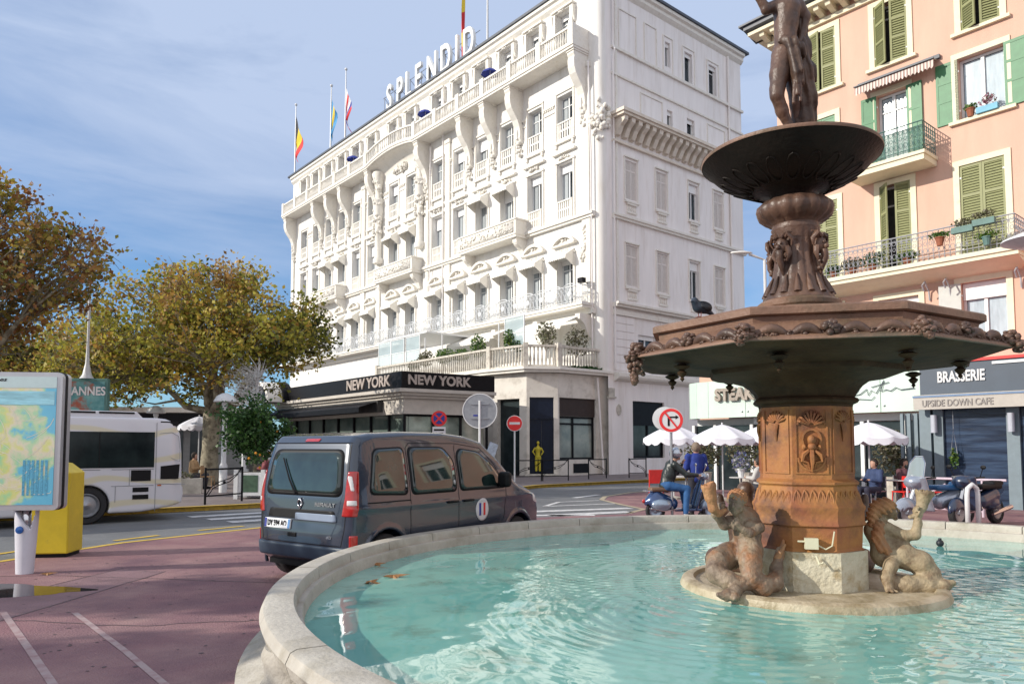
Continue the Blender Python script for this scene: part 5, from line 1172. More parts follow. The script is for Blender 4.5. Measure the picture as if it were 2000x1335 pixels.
# right triton: kneels in profile facing right, raising a horn with one arm
tr_ = thing('triton_statue', 'weathered triton statue right of the column kneeling in profile and raising a horn', 'statue', (FX, FY, .44), 0, 'tritons round the fountain foot')
tr_.scale = (.92, .92, .92); tr_.location = (FX+.05, FY-.03, .44)
def trf(P):
    t = chain(P, [((.62, -.14, .30), .11), ((.60, -.12, .42), .10), ((.56, -.10, .52), .10), ((.60, -.10, .62), .06)], .05)
    t = smin(t, face(P, (.655, -.12, .715), (1, -.25, .12), 1.0), .016); t = smin(t, sphere(P, (.71, -.19, .40), .085, (1.1, .9, .9)), .03)
    t = smin(t, chain(P, [((.62, -.18, .55), .06), ((.74, -.24, .48), .055), ((.83, -.28, .50), .048), ((.86, -.28, .60), .036), ((.855, -.28, .66), .03)], .02), .03)
    t = smin(t, hand(P, (.855, -.28, .665), (-.25, 0, 1), (.9, -.2, .3), .0125, .7, .06), .01)
    t = smin(t, chain(P, [((.60, -.16, .30), .12), ((.72, -.24, .30), .115), ((.86, -.30, .24), .105), ((.93, -.32, .14), .09), ((.86, -.36, .06), .085), ((.70, -.36, .05), .085), ((.58, -.34, .05), .075)], .035), .05)
    t = smin(t, chain(P, [((.62, -.26, .28), .07), ((.56, -.34, .22), .06), ((.50, -.38, .12), .05), ((.50, -.42, .03), .04)], .03), .04)
    t = smin(t, chain(P, [((.90, -.36, .04), .08), ((1.0, -.40, .05), .06), ((1.08, -.42, .08), .03)], .03), .04)
    for a in ((.46, -.46), (.50, -.48), (.545, -.47)): t = smin(t, caps(P, (.50, -.42, .03), (a[0], a[1], .012), .02, .012), .01)
    z = P[..., 2]; sc_ = .002*np.sin(z*85)*np.sin(P[..., 0]*75)*np.clip((.26-z)*8, 0, 1)
    return t+sc_+.004*nz(P, 20, 1)+.0015*nz(P, 60)
nets('body', trf, (.38, -.56, -.03), (1.15, .04, .86), .0095, M_st_pale, tr_)
def horn2(P): return np.maximum(chain(P, [((.80, -.26, .66), .02), ((.87, -.27, .68), .034), ((.905, -.27, .76), .045), ((.925, -.27, .84), .06), ((.935, -.27, .88), .085)], .02), -sphere(P, (.94, -.27, .93), .078))+.003*nz(P, 45)
nets('horn', horn2, (.74, -.4, .6), (1.08, -.14, .93), .011, M_st_pale, tr_)
def hair2(P): return smin(np.maximum(sphere(P, (.635, -.115, .745), .092, (1.12, 1, .95)), -(P[..., 2]-.70-(P[..., 0]-.66)*.9)), chain(P, [((.57, -.11, .74), .07), ((.52, -.12, .66), .055), ((.50, -.15, .56), .035)], .03), .03)+.009*np.sin(P[..., 2]*110+P[..., 0]*90)
nets('hair', hair2, (.4, -.28, .48), (.82, .02, .88), .011, M_st_rust, tr_)
def drap2(P): return chain(P, [((.54, -.18, .56), .055), ((.50, -.24, .48), .05), ((.53, -.27, .38), .045), ((.60, -.28, .30), .03)], .03)+.008*np.sin(P[..., 0]*120+P[..., 2]*60)
nets('drapery', drap2, (.38, -.4, .22), (.72, -.06, .68), .011, M_st_rust, tr_)
def rear_triton(P, sgn):
    t = chain(P, [((0, 0, .12), .16), ((.02*sgn, .05, .4), .13), ((0, .02, .58), .12), ((0, 0, .7), .07)], .05); t = smin(t, sphere(P, (0, 0, .79), .085), .03)
    t = smin(t, chain(P, [((.1*sgn, 0, .6), .06), ((.24*sgn, 0, .55), .05), ((.26*sgn, .0, .72), .04)], .03), .03); t = smin(t, chain(P, [((0, 0, .12), .15), ((.25*sgn, .1, .1), .12), ((.1*sgn, .3, .06), .08)], .04), .05)
    return t+.006*nz(P, 24)
for (x, y, s, lab) in ((-.35, .62, -1, 'dark triton statue mostly hidden behind the left side of the fountain column'), (.5, .5, 1, 'dark triton statue mostly hidden behind the right side of the fountain column')):
    t = thing('triton_statue', lab, 'statue', (FX+x, FY+y, .44), 0, 'tritons round the fountain foot'); nets('body', lambda P: rear_triton(P, s), (-.5, -.3, -.04), (.5, .5, .95), .025, M_br, t)
# bronze figure on the bowl
sg = thing('bronze_figure', 'bronze classical figure with raised arm and hanging drapery standing on the top bowl', 'statue', (FX-.08, FY-.05, 4.20), 0); sg.scale = (.87, .9, .97)
def body3(P):
    O_ = 0.0
    t = chain(P, [((-.03, 0, 1.14), .125), ((-.035, .0, 1.28), .10), ((-.02, 0, 1.42), .115), ((-.01, 0, 1.56), .13), ((.0, 0, 1.66), .06), ((.01, 0, 1.72), .05)], .05)
    t = smin(t, sphere(P, (.0, -.01, 1.83), .095, (.92, 1, 1.15)), .02); t = smin(t, caps(P, (-.05, -.085, 1.82), (-.06, -.10, 1.80), .014, .012), .012)
    t = smin(t, chain(P, [((-.12, 0, 1.60), .06), ((-.25, -.04, 1.54), .048), ((-.33, -.06, 1.66), .042), ((-.24, -.06, 1.82), .03)], .02), .035)
    t = smin(t, chain(P, [((.12, 0, 1.60), .06), ((.2, .03, 1.5), .05), ((.16, .04, 1.34), .04), ((.12, .0, 1.24), .028)], .02), .035)
    t = smin(t, chain(P, [((-.07, 0, 1.10), .115), ((-.12, -.04, .90), .10), ((-.16, -.07, .74), .075), ((-.17, -.08, .68), .066), ((-.10, -.03, .55), .062), ((-.02, .0, .42), .042), ((.02, .02, .36), .036)], .025), .04)
    t = smin(t, chain(P, [((.02, .02, .34), .042), ((-.02, -.03, .29), .035), ((-.06, -.09, .26), .024)], .02), .02)
    t = smin(t, chain(P, [((.06, .04, 1.10), .11), ((.08, .05, .85), .09), ((.09, .05, .65), .07), ((.10, .09, .45), .05), ((.10, .1, .28), .036), ((.06, .04, .26), .028)], .025), .04)
    t = smin(t, hand(P, (-.24, -.06, 1.82), (.4, 0, .8), (.6, -.5, 0), .012, .6, .05), .01)
    for i, x in enumerate((-.075, -.055, -.04)): t = smin(t, caps(P, (-.05, -.07, .262), (x-.01, -.115, .252), .012, .009), .008)
    return t+.0015*nz(P, 60)
nets('body', body3, (-.46, -.26, .2), (.36, .26, 2.02), .0125, M_br, sg)
def dr3(P):
    t = chain(P, [((.13, .08, 1.62), .05), ((.16, .10, 1.45), .075), ((.15, .09, 1.2), .10), ((.17, .08, .95), .12), ((.19, .08, .7), .125), ((.18, .09, .5), .11), ((.16, .1, .3), .08)], .06)
    t = smin(t, chain(P, [((-.10, -.10, 1.20), .045), ((.0, -.13, 1.16), .05), ((.1, -.08, 1.10), .06)], .03), .04)
    t = smin(t, chain(P, [((-.05, -.13, 1.16), .035), ((.0, -.14, 1.05), .05), ((.02, -.14, .88), .06), ((.04, -.13, .78), .055)], .03), .03)
    return t+.013*np.sin(P[..., 0]*75+P[..., 2]*14)*np.clip(1-abs(P[..., 2]-.9), .2, 1)+.008*nz(P, 26)
nets('drapery', dr3, (-.25, -.28, .16), (.38, .3, 1.74), .0125, rustmat('dark_drapery', (.06, .036, .026), (.12, .07, .045), (.035, .022, .018), .45, 3), sg)
nets('tassel', lambda P: np.minimum(np.minimum(caps(P, (.0, -.15, .80), (-.02, -.14, .58), .025, .016), caps(P, (.05, -.15, .78), (.05, -.14, .60), .022, .016)), caps(P, (.02, -.16, .8), (.015, -.16, .66), .02, .02))+.005*nz(P, 60), (-.08, -.22, .5), (.12, -.08, .86), .011, M_br, sg)
nets('hair', lambda P: smin(np.maximum(sphere(P, (.015, .01, 1.86), .108, (.95, 1, 1)), -(P[..., 1]+.05+(P[..., 2]-1.86)*.3)), chain(P, [((.04, .08, 1.82), .05), ((.08, .09, 1.7), .045), ((.11, .07, 1.58), .03)], .03), .03)+.008*nz(P, 70), (-.14, -.12, 1.5), (.2, .2, 2.0), .012, M_br, sg)
b = MB(); b.lathe([(.3, 0), (.3, .05), (.26, .08), (.25, .2), (.2, .23), (.0, .24)], 24, (.02, .05, 0)); b.build('plinth', M_br, sg, ang=40)
# pigeon on the rim, floating ball and leaves
M_pig = mat('pigeon_feathers', (.014, .016, .022), .5, .3, 12, .1); M_pigh = mat('pigeon_neck', (.022, .032, .05), .35, .3, 10)
pg = thing('pigeon', 'dark grey pigeon perched on the left rim of the octagonal basin', 'pigeon', (1.555, 6.03, 2.715), .35)
nets('body', lambda P: smin(smin(smin(sphere(P, (0, 0, .085), .056, (1.25, .85, .9)), sphere(P, (-.062, -.01, .135), .027), .04), caps(P, (.05, 0, .07), (.125, 0, .03), .032, .012), .03), caps(P, (-.085, -.02, .13), (-.105, -.025, .122), .007, .004), .006), (-.14, -.08, .0), (.17, .08, .19), .0055, M_pigh, pg)
nets('wings', lambda P: smin(np.abs(sphere(P, (.018, 0, .085), .0585, (1.45, .92, .85)))-.003, caps(P, (.03, 0, .1), (.13, 0, .03), .02, .008), .01)+np.maximum(0, (-.02-P[..., 0])*2)+np.maximum(0, (.07-P[..., 2])*1.2-P[..., 0]*.6), (-.1, -.08, .0), (.18, .08, .17), .0055, M_pig, pg)
b = MB(); [b.tube([(-.005, s*.018, .045), (-.005, s*.018, .004)], .004, 5) for s in (-1, 1)]; [b.tube([(-.005, s*.018, .005), (-.03, s*.018+q, .004)], .003, 4) for s in (-1, 1) for q in (-.012, 0, .012)]; b.build('leg', mat('pigeon_leg', (.25, .08, .07)), pg)
M_fl = mat('fallen_leaf', (.32, .15, .05), .7, .3, 14, .2, dirt=(.18, .10, .04), dscale=12)
def dleaf(label, x, y, z, rz, s, grp='fallen leaves floating on the pool'):
    pts = []
    for i in range(15):
        a = 2*PI*i/15; r = s*(1 if i % 3 == 0 else .5)*(1.1 if i in (0, 3, 12) else .8); pts.append((r*math.cos(a), r*.8*math.sin(a), .018*math.sin(a*2+1)*s*8))
    o = MB().add([(0, 0, .02)]+pts, [(0, i+1, (i+1) % 15+1) for i in range(15)]).build('fallen_leaf', M_fl, None); o.location = (x, y, z); o.rotation_euler = (0, 0, rz); tag(o, label, 'leaf', grp)
def gp(u, v, z=0):
    f = 1440.; a = (u-1000)/f; b = (783-v)/f; p = .062; d = (a, math.cos(p)-b*math.sin(p), math.sin(p)+b*math.cos(p)); t = (z-1.65)/d[2]; return (d[0]*t, d[1]*t)
for u, v, rz, s, lab in ((736, 1103, .4, .10, 'curled brown leaf floating close to the far left pool edge'), (726, 1138, 1.2, .11, 'left half sunk yellow leaf of the floating pair'), (768, 1127, .2, .15, 'larger orange brown leaf of the floating pair')):
    x, y = gp(u, v, .40); dleaf(lab, x, y, .408, rz, s)
x, y = gp(92, 1122); dleaf('dry dark leaf lying on the plum paving right of the white map foot', x, y, .012, .3, .12, None)
x, y = gp(470, 1293); dleaf('small brown leaf on the paving beside the pool wall', x, y, .012, .3, .035, None)
x, y = gp(1836, 1063, .42); b = MB(); b.ball((0, 0, .04), .045, 12, 8); b.lathe([(.02, .07), (.02, .1), (.0, .105)], 8); o = b.build('float_valve', M_pig, None, True); o.location = (x, y, .40); tag(o, 'small grey ball float in the water right of the tritons', 'float')
# ------------------------------------------------------------------ the van
van = thing('parked_van', 'dark grey blue passenger van seen from behind with round flag sticker on its door', 'van', (-2.53, 8.88, 0), math.radians(55)); van.scale = (.965, 1, 1.01)
M_vpaint = mat('grey_blue_paint', (.017, .029, .052), .26, .05, 2, metal=.1, coat=1.0)
M_vlow = mat('bumper_plastic', (.030, .050, .080), .45, .08, 8)
M_vblk = mat('black_trim', (.007, .007, .008), .5, .1, spec=.2)
M_vglass = mat('car_glass', (.006, .012, .012), .03, .8, 3, spec=.75, coat=.2, col2=(.02, .04, .036))
M_tail = mat('tail_lamp_red', (.38, .012, .010), .12, .15, 20, coat=1.0); M_tailw = mat('tail_lamp_clear', (.62, .60, .60), .12, .1, 20, coat=1.0)
VP = [(.02, .34), (-.03, .5), (-.03, .62), (.0, .75), (.02, 1.03), (.09, 1.45), (.15, 1.68), (.24, 1.765), (.45, 1.80), (1.0, 1.825), (1.8, 1.825), (2.3, 1.785), (2.65, 1.71), (3.0, 1.47), (3.34, 1.17), (3.46, 1.10), (3.75, 1.02), (4.02, .90), (4.16, .74), (4.21, .55), (4.2, .34), (4.1, .26), (.15, .26)]
def van_fn(P, arch=True):
    x, y, z = P[..., 0], P[..., 1], P[..., 2]; d = poly2(x, z, VP)-.0
    w_ = .905-np.clip(z-.98, 0, 1)**1.25*.20-np.clip(.5-z, 0, 1)*.12-np.clip(x-3.3, 0, 1)**2*.16-np.clip(.45-x, 0, 1)**2*.42
    w_ = w_+.012*np.exp(-((z-.93)/.035)**2)-.008*np.exp(-((z-.55)/.08)**2)
    s = (np.abs(y)-w_)*.96; t = smax(d, s, .10)
    fx = np.sqrt(np.maximum(x-3.6, 0)**2+(np.abs(y))**2*.35)
    t = smax(t, (x+.42*y*y*.55-4.27), .05)
    t = smax(t, -(x-.10*(np.abs(y)/.9)**4+.03)-.0, .05)
    if arch:
        for wx in (.58, 3.43):
            c = np.sqrt((x-wx)**2+(z-.31)**2)-.365; c = smax(c, .60-np.abs(y), .02); t = smax(t, -c, .012)
            t = smin(t, np.maximum(np.abs(np.sqrt((x-wx)**2+(z-.31)**2)-.385)-.018, np.abs(np.abs(y)-.885)-.02), .03)
    return t
nets('body', van_fn, (-.12, -1.0, .18), (4.36, 1.0, 1.9), .024, M_vpaint, van, newton=3)
nf = lambda P: van_fn(P, False)
def yside(x, z, s=-1, off=.0):
    lo = np.zeros_like(x); hi = np.full_like(x, 1.1)
    for _ in range(26):
        m_ = (lo+hi)/2; v = nf(np.stack([x, s*m_, z], -1)); lo = np.where(v < 0, m_, lo); hi = np.where(v < 0, hi, m_)
    return s*(lo+off)
def xrear(y, z, off=.0):
    lo = np.full_like(y, -.3); hi = np.full_like(y, 1.5)
    for _ in range(26):
        m_ = (lo+hi)/2; v = nf(np.stack([m_, y, z], -1)); hi = np.where(v < 0, m_, hi); lo = np.where(v < 0, lo, m_)
    return hi-off
def smooth_poly(poly, r=.05, n=5):
    out_ = []; m_ = len(poly)
    for i in range(m_):
        p = np.array(poly[i]); a = np.array(poly[i-1])-p; b_ = np.array(poly[(i+1) % m_])-p; la, lb = np.linalg.norm(a), np.linalg.norm(b_); k = min(r, la*.45, lb*.45); A = p+a/la*k; B = p+b_/lb*k
        for j in range(n+1): t = j/n; out_.append((1-t)**2*A+2*t*(1-t)*p+t*t*B)
    o2 = []
    for i in range(len(out_)):
        a, b_ = out_[i], out_[(i+1) % len(out_)]; L_ = np.linalg.norm(b_-a); k = max(1, int(L_/.05))
        for j in range(k): o2.append(a+(b_-a)*j/k)
    return np.array(o2)
def patch(name, poly, m, parent, off, side='y', s=-1, r=.06, thick=.004, rings=7):
    o2 = smooth_poly(poly, r); c = o2.mean(0); R_ = np.concatenate([c+(o2-c)*t for t in np.linspace(1, .06, rings)])
    if side == 'y': Y = yside(R_[:, 0], R_[:, 1], s, off); V = np.stack([R_[:, 0], Y, R_[:, 1]], -1); base = np.stack([o2[:, 0], yside(o2[:, 0], o2[:, 1], s, off-thick), o2[:, 1]], -1)
    else: X = xrear(R_[:, 0], R_[:, 1], off); V = np.stack([X, R_[:, 0], R_[:, 1]], -1); base = np.stack([xrear(o2[:, 0], o2[:, 1], off-thick), o2[:, 0], o2[:, 1]], -1)
    n = len(o2); F_ = [(k*n+i, k*n+(i+1) % n, (k+1)*n+(i+1) % n, (k+1)*n+i) for k in range(rings-1) for i in range(n)]; b0 = len(V); V = np.concatenate([V, base])
    F_ += [(b0+i, b0+(i+1) % n, (i+1) % n, i) for i in range(n)]; mb = MB(); mb.v = [tuple(p) for p in V]; mb.f = F_+[tuple(range((rings-1)*n, rings*n))]
    return mb.build(name, m, parent, smooth=True)
sw_ = {'rear_side_window': [(.30, 1.10), (.42, 1.60), (.93, 1.62), (.93, 1.07)], 'sliding_door_window': [(1.04, 1.07), (1.05, 1.62), (1.72, 1.62), (1.90, 1.45), (1.90, 1.07)], 'front_door_window': [(2.02, 1.07), (2.02, 1.52), (2.10, 1.60), (2.50, 1.56), (2.78, 1.38), (3.02, 1.12), (3.0, 1.07)]}
for s in (-1, 1):
    for k, pl in sw_.items():
        c = np.mean(pl, 0); big = [tuple(c+(np.array(q)-c)*1.075) for q in pl]
        g = patch('window_seal', big, M_vblk, van, .0035, 'y', s, .09); patch(k, pl, M_vglass, g, .008, 'y', s, .09)
def grv(pts, s=-1, r=.006, m=M_vblk, name='door_gap', off=-.002):
    q = smooth_poly(pts+pts[-2:0:-1], .03) if False else np.array(pts, float); a = []
    for i in range(len(q)-1):
        k = max(2, int(np.linalg.norm(q[i+1]-q[i])/.05))
        for j in range(k): a.append(q[i]+(q[i+1]-q[i])*j/k)
    a.append(q[-1]); a = np.array(a); Y = yside(a[:, 0], a[:, 1], s, off); return MB().tube([(p[0], y, p[1]) for p, y in zip(a, Y)], r, 5).build(name, m, van)
for s in (-1, 1):
    grv([(1.0, .42), (.98, .9), (.99, 1.62), (1.06, 1.68)], s); grv([(1.96, .40), (1.95, 1.0), (1.97, 1.60), (2.0, 1.68), (1.06, 1.68)], s); grv([(3.02, .62), (3.08, 1.05), (2.84, 1.40), (2.55, 1.62), (2.0, 1.68)], s); grv([(1.0, .42), (1.96, .40), (2.9, .40)], s)
    grv([(.25, .99), (.98, .99)], s, .009, name='slide_rail')
    patch('side_moulding', [(1.08, .47), (1.08, .57), (1.90, .57), (1.90, .47)], M_vblk, van, .014, 'y', s, .03, .014); patch('side_moulding', [(2.04, .47), (2.04, .57), (2.95, .57), (2.95, .47)], M_vblk, van, .014, 'y', s, .03, .014)
    for hx in (1.80, 2.14):
        y = float(yside(np.array([hx]), np.array([.92]), s, 0)[0]); h_ = MB(); h_.tube([(hx-.1, y-.0*s, .92), (hx-.08, y+s*.035, .925), (hx+.08, y+s*.035, .925), (hx+.1, y, .92)], .016, 8); h_.build('door_handle', M_vblk, van, True)
    mi = nets('wing_mirror', lambda P: smin(rbox(P, (2.86, s*1.03, 1.18), (.07, .1, .11), .06), caps(P, (2.88, s*.86, 1.09), (2.86, s*.98, 1.12), .03), .03), (2.7, min(s*.78, s*1.2), 1.0), (3.0, max(s*.78, s*1.2), 1.34), .014, M_vblk, van)
    # tail lamps follow the corner
    yl, yh = sorted((s*.70, s*1.0))
    tl_ = nets('tail_lamp', lambda P: smax(van_fn(P, False)-.012, np.maximum(np.abs(P[..., 2]-1.10)-.255, np.maximum(P[..., 0]-(.13-.09*np.clip(P[..., 2]-1.0, -1, 1)*-1.2), .735-np.abs(P[..., 1])-.18*np.clip(1.05-P[..., 2], 0, 1))), .015), (-.1, yl, .82), (.3, yh, 1.38), .011, M_tail, van, newton=2)
    nets('clear_lens', lambda P: smax(van_fn(P, False)-.017, np.maximum(np.abs(P[..., 2]-1.0)-.03-.0*P[..., 0], np.maximum(P[..., 0]-.10, .77-np.abs(P[..., 1]))), .01), (-.1, yl, .9), (.25, yh, 1.1), .011, M_tailw, tl_)
    nets('clear_lens', lambda P: smax(van_fn(P, False)-.017, np.maximum(np.abs(P[..., 2]-1.24+P[..., 0]*.3)-.085, np.maximum(np.abs(P[..., 0]-.07)-.016, .75-np.abs(P[..., 1]))), .008), (-.1, yl, 1.1), (.25, yh, 1.36), .010, M_tailw, tl_)
    nets('rear_reflector', lambda P: smax(van_fn(P, False)-.008, np.maximum(np.abs(P[..., 2]-.56)-.075, np.maximum(np.abs(P[..., 0]-.05)-.075, .80-np.abs(P[..., 1]))), .01), (-.1, yl, .45), (.25, yh, .68), .011, M_tail, van)
    nets('headlamp', lambda P: smax(van_fn(P, False)-.01, sphere(P, (3.98, s*.70, .86), .20, (1.2, .8, .6)), .02), (3.6, min(s*.45, s*.98), .7), (4.3, max(s*.45, s*.98), 1.05), .016, M_tailw, van)
y0 = float(yside(np.array([2.48]), np.array([.78]), -1, .004)[0])
ci = [(2.48+.15*math.cos(a), .78+.155*math.sin(a)) for a in np.linspace(0, 2*PI, 20, endpoint=False)]
M_stw = mat('sticker_white', (.62, .60, .62), .4, .04); stk = patch('round_sticker', ci, M_stw, van, .006, 'y', -1, .02)
patch('blue_stripe', [(2.405, .70), (2.405, .87), (2.45, .87), (2.45, .70)], C_nb, stk, .0085, 'y', -1, .004); patch('red_stripe', [(2.505, .70), (2.505, .87), (2.55, .87), (2.55, .70)], C_r, stk, .0085, 'y', -1, .004)
# rear face
c = (0, 1.33); rw = [(-.66, 1.10), (-.60, 1.57), (.60, 1.57), (.66, 1.10)]
g = patch('window_seal', [(-.70, 1.06), (-.635, 1.61), (.635, 1.61), (.70, 1.06)], M_vblk, van, .004, 'x', 1, .12, .006, 9); patch('rear_window', rw, M_vglass, g, .009, 'x', 1, .11, .005, 9)
wp = MB(); P_ = [(.10, 1.08), (.25, 1.25), (.42, 1.50)]; X_w = [float(xrear(np.array([a]), np.array([b]), .03)[0]) for a, b in P_]; wp.tube([(x, a, b) for x, (a, b) in zip(X_w, P_)], [.014, .01, .008], 6); wp.build('rear_wiper', M_vblk, van)
def rgrv(pts, name='tailgate_gap', r=.006, m=M_vblk, off=-.002):
    q = np.array(pts, float); a = []
    for i in range(len(q)-1):
        k = max(2, int(np.linalg.norm(q[i+1]-q[i])/.05))
        for j in range(k): a.append(q[i]+(q[i+1]-q[i])*j/k)
    a.append(q[-1]); a = np.array(a); X = xrear(a[:, 0], a[:, 1], off); return MB().tube([(x, p[0], p[1]) for p, x in zip(a, X)], r, 5).build(name, m, van)
rgrv([(-.70, 1.68), (.70, 1.68), (.745, 1.3), (.76, 1.0), (.74, .70), (.70, .51), (-.70, .51), (-.74, .70), (-.76, 1.0), (-.745, 1.3), (-.70, 1.68)])
patch('brake_light', [(-.13, 1.70), (-.13, 1.735), (.13, 1.735), (.13, 1.70)], M_tail, van, .01, 'x', 1, .01)
rec = patch('plate_recess', [(-.62, .79), (-.58, .90), (.58, .90), (.62, .79)], M_vblk, van, .003, 'x', 1, .03)
patch('trunk_trim', [(-.62, .78), (-.60, .86), (.08, .86), (.08, .78)], mat('satin_trim', (.22, .27, .36), .25, .05, coat=.5), van, .02, 'x', 1, .02, .02)
pl_ = patch('number_plate', [(.16, .66), (.16, .775), (.66, .775), (.66, .66)], mat('plate_white', (.66, .68, .70), .35, .03), van, .018, 'x', 1, .008, .015)
for q in ((.615, .66), (.165, .205)): patch('blue_band', [(q[0], .664), (q[0], .771), (q[1], .771), (q[1], .664)], C_nb if q[0] > .5 else fcol('plate_blue', (.1, .25, .5)), pl_, .020, 'x', 1, .004, .002)
xr = float(xrear(np.array([.41]), np.array([.718]), .0215)[0]); MRX = lambda x, y, z: Matrix.Translation((x, y, z)) @ Matrix.Rotation(-PI/2, 4, 'Z') @ Matrix.Rotation(PI/2, 4, 'X')
text('plate_letters', 'DY 594 AQ', .095, M_vblk, pl_, MRX(xr, .41, .716), .001, .78, .003)
xr = float(xrear(np.array([-.42]), np.array([.97]), .006)[0]); text('badge_letters', 'RENAULT', .06, M_chrome, van, MRX(xr, -.42, .965), .003, 1.35, .002)
dm = MB(); xr = float(xrear(np.array([.0]), np.array([.97]), .0)[0])
for a0_, b0_ in (((0, .065), (.042, 0)), ((.042, 0), (0, -.065)), ((0, -.065), (-.042, 0)), ((-.042, 0), (0, .065))): dm.tube([(xr-.012, a0_[0]+.02, .97+a0_[1]), (xr-.012, b0_[0]+.02, .97+b0_[1])], .010, 6)
dm.build('diamond_badge', M_chrome, van, True)
xr = float(xrear(np.array([-.5]), np.array([.60]), .004)[0]); text('badge_letters', 'dCi', .045, M_chrome, van, MRX(xr, -.52, .60), .002, 1.3, .001)
xr = float(xrear(np.array([.1]), np.array([.60]), .0)[0]); MB().box(xr-.012, xr+.02, .05, .2, .575, .625).build('tow_cover', M_vblk, van, bevel=.006)
nets('rear_bumper', lambda P: smax(van_fn(P, False)-.022, np.maximum(np.abs(P[..., 2]-.41)-.085, P[..., 0]-.42), .02), (-.14, -1.0, .27), (.5, 1.0, .54), .02, M_vlow, van, newton=2)
def wheel(r=.31, w_=.2, name='wheel', rimr=.2):
    m = MB(); m.lathe([(r*.68, -w_/2), (r*.93, -w_/2), (r*.99, -w_*.38), (r, -w_*.2), (r, w_*.2), (r*.99, w_*.38), (r*.93, w_/2), (r*.68, w_/2), (r*.66, 0)], 32, M=Matrix.Rotation(PI/2, 4, 'X'), cap=False); return m
for x in (.58, 3.43):
    for s in (-1, 1):
        o = wheel().build('wheel', M_rubber, van, ang=40, loc=(x, s*.78, .31)); rm = MB(); MM = Matrix.Rotation(s*-PI/2, 4, 'X')
        rm.lathe([(.21, .07), (.2, .085), (.17, .06), (.06, .09), (.0, .095)], 24, M=MM, cap=False)
        for k in range(7): a = 2*PI*k/7; rm.box(.05, .2, -.02, .02, .07, .095, MM @ Matrix.Rotation(a, 4, 'Z'))
        rm.build('rim', M_steel, o)
MB().box(.15, 4.0, -.75, .75, .2, .34).build('underbody', M_vblk, van)
# ------------------------------------------------------------------ the small bus
bus = thing('city_bus', 'small white city bus with pale yellow swirls and dark side windows at the kerb', 'bus', (-7.46-.04, 16.98, 0), math.radians(37.7)+PI)
# local +x runs towards the bus front (away to the left), near side is local +y
BF = 7.0
bus.rotation_euler = (0, 0, math.radians(37.7+180))
M_bus = mat('bus_paint', (.60, .60, .64), .35, .05, 1.5, coat=.5, col2=(.64, .64, .67))
M_busy = bpy.data.materials.new('bus_livery'); M_busy.use_nodes = True; q = M_busy.node_tree; b_ = q.nodes['Principled BSDF']
tcb = q.nodes.new('ShaderNodeTexCoord'); wv = q.nodes.new('ShaderNodeTexWave'); wv.wave_type = 'RINGS'; wv.inputs['Scale'].default_value = .55; wv.inputs['Distortion'].default_value = 9; wv.inputs['Detail'].default_value = 1.2; wv.inputs['Detail Scale'].default_value = .7
crb = q.nodes.new('ShaderNodeValToRGB'); crb.color_ramp.elements[0].position = .80; crb.color_ramp.elements[0].color = (.60, .60, .64, 1); crb.color_ramp.elements[1].position = .95; crb.color_ramp.elements[1].color = (.60, .56, .42, 1)
q.links.new(tcb.outputs['Object'], wv.inputs[0]); q.links.new(wv.outputs['Fac'], crb.inputs[0]); q.links.new(crb.outputs[0], b_.inputs[0]); b_.inputs['Roughness'].default_value = .35; b_.inputs['Coat Weight'].default_value = .5
BW, BH = 2.1, 2.40
def bus_fn(P):
    x, y, z = P[..., 0], P[..., 1]+BW/2, P[..., 2]; pr = [(.35, .30), (.03, .38), (-.02, .55), (.0, .74), (.03, .76), (.05, 1.5), (.10, 1.95), (.24, 2.2), (.42, 2.28), (.6, 2.30), (BF, 2.30), (BF, .22), (.9, .22)]
    t = smax(poly2(x, z, pr), np.abs(y)-BW/2+np.clip(z-1.7, 0, 1)**2*.12+np.clip(.35-x, 0, 1)**2*1.3, .05)
    c = np.maximum(np.sqrt((x-1.95)**2+(z-.40)**2)-.43, BW/2-.45-np.abs(y)); return smax(t, -c, .01)
nets('body', bus_fn, (-.15, -2.3, .15), (BF+.1, .12, 2.42), .035, M_busy, bus, newton=2)
mb = MB(); mb.box(.66, 6.8, .003, .014, 1.20, 1.98); mb.build('window', mat('bus_glass', (.006, .009, .010), .12, .5, 2, spec=.25, col2=(.02, .03, .03)), bus)
m = MB(); [m.box(x-.01, x+.01, .015, .019, 1.2, 1.98) for x in (1.75, 3.3, 5.0)]; m.build('window_joint', M_vblk, bus)
m = MB(); m.prism([(.85, 2.28), (1.0, 2.44), (6.5, 2.44), (6.7, 2.28)], -1.9, -.2, 'y'); m.build('roof_pod', M_bus, bus, bevel=.03)
m = MB(); [m.box(a, b__, -.205, -.18, 2.385, 2.425) for a, b__ in ((1.05, 1.75), (1.82, 2.6), (2.7, 3.5))]; m.build('roof_vent', M_vblk, bus)
m = MB()
for a, b__, c, d in ((.72, 1.12, .90, 1.14), (.76, 1.08, .66, .76), (.76, 1.08, .50, .60)): MB().box(a, b__, .001, .012, c, d).build('vent_grille', M_vblk, bus)
m.prism([(.14, .93), (.52, .93), (.52, 1.22), (.12, 1.26)], -.012, .014, 'y'); m.build('engine_grille', M_vblk, bus)
m = MB(); m.box(.16, .54, -.06, -.03, 2.13, 2.23); m.build('upper_grille', M_vblk, bus)
m = MB()
for pts in ([(.62, .22), (.62, 2.2)], [(.66, 1.16), (1.5, 1.16)], [(.66, .80), (1.5, .80)], [(1.15, .8), (1.15, 1.16)], [(1.72, 1.16), (3, 1.16)], [(1.42, .45), (1.42, .8)], [(.0, .80), (.6, .83)]): m.tube([(x, .004, z) for x, z in pts], .006, 4)
c = [(.56, 1.95), (.3, 1.98), (.16, 1.9), (.12, 1.6), (.12, 1.32), (.3, 1.4), (.56, 1.62)]; m.tube([(x, -.006, z) for x, z in c], .006, 4); m.build('panel_joint', M_steel, bus)
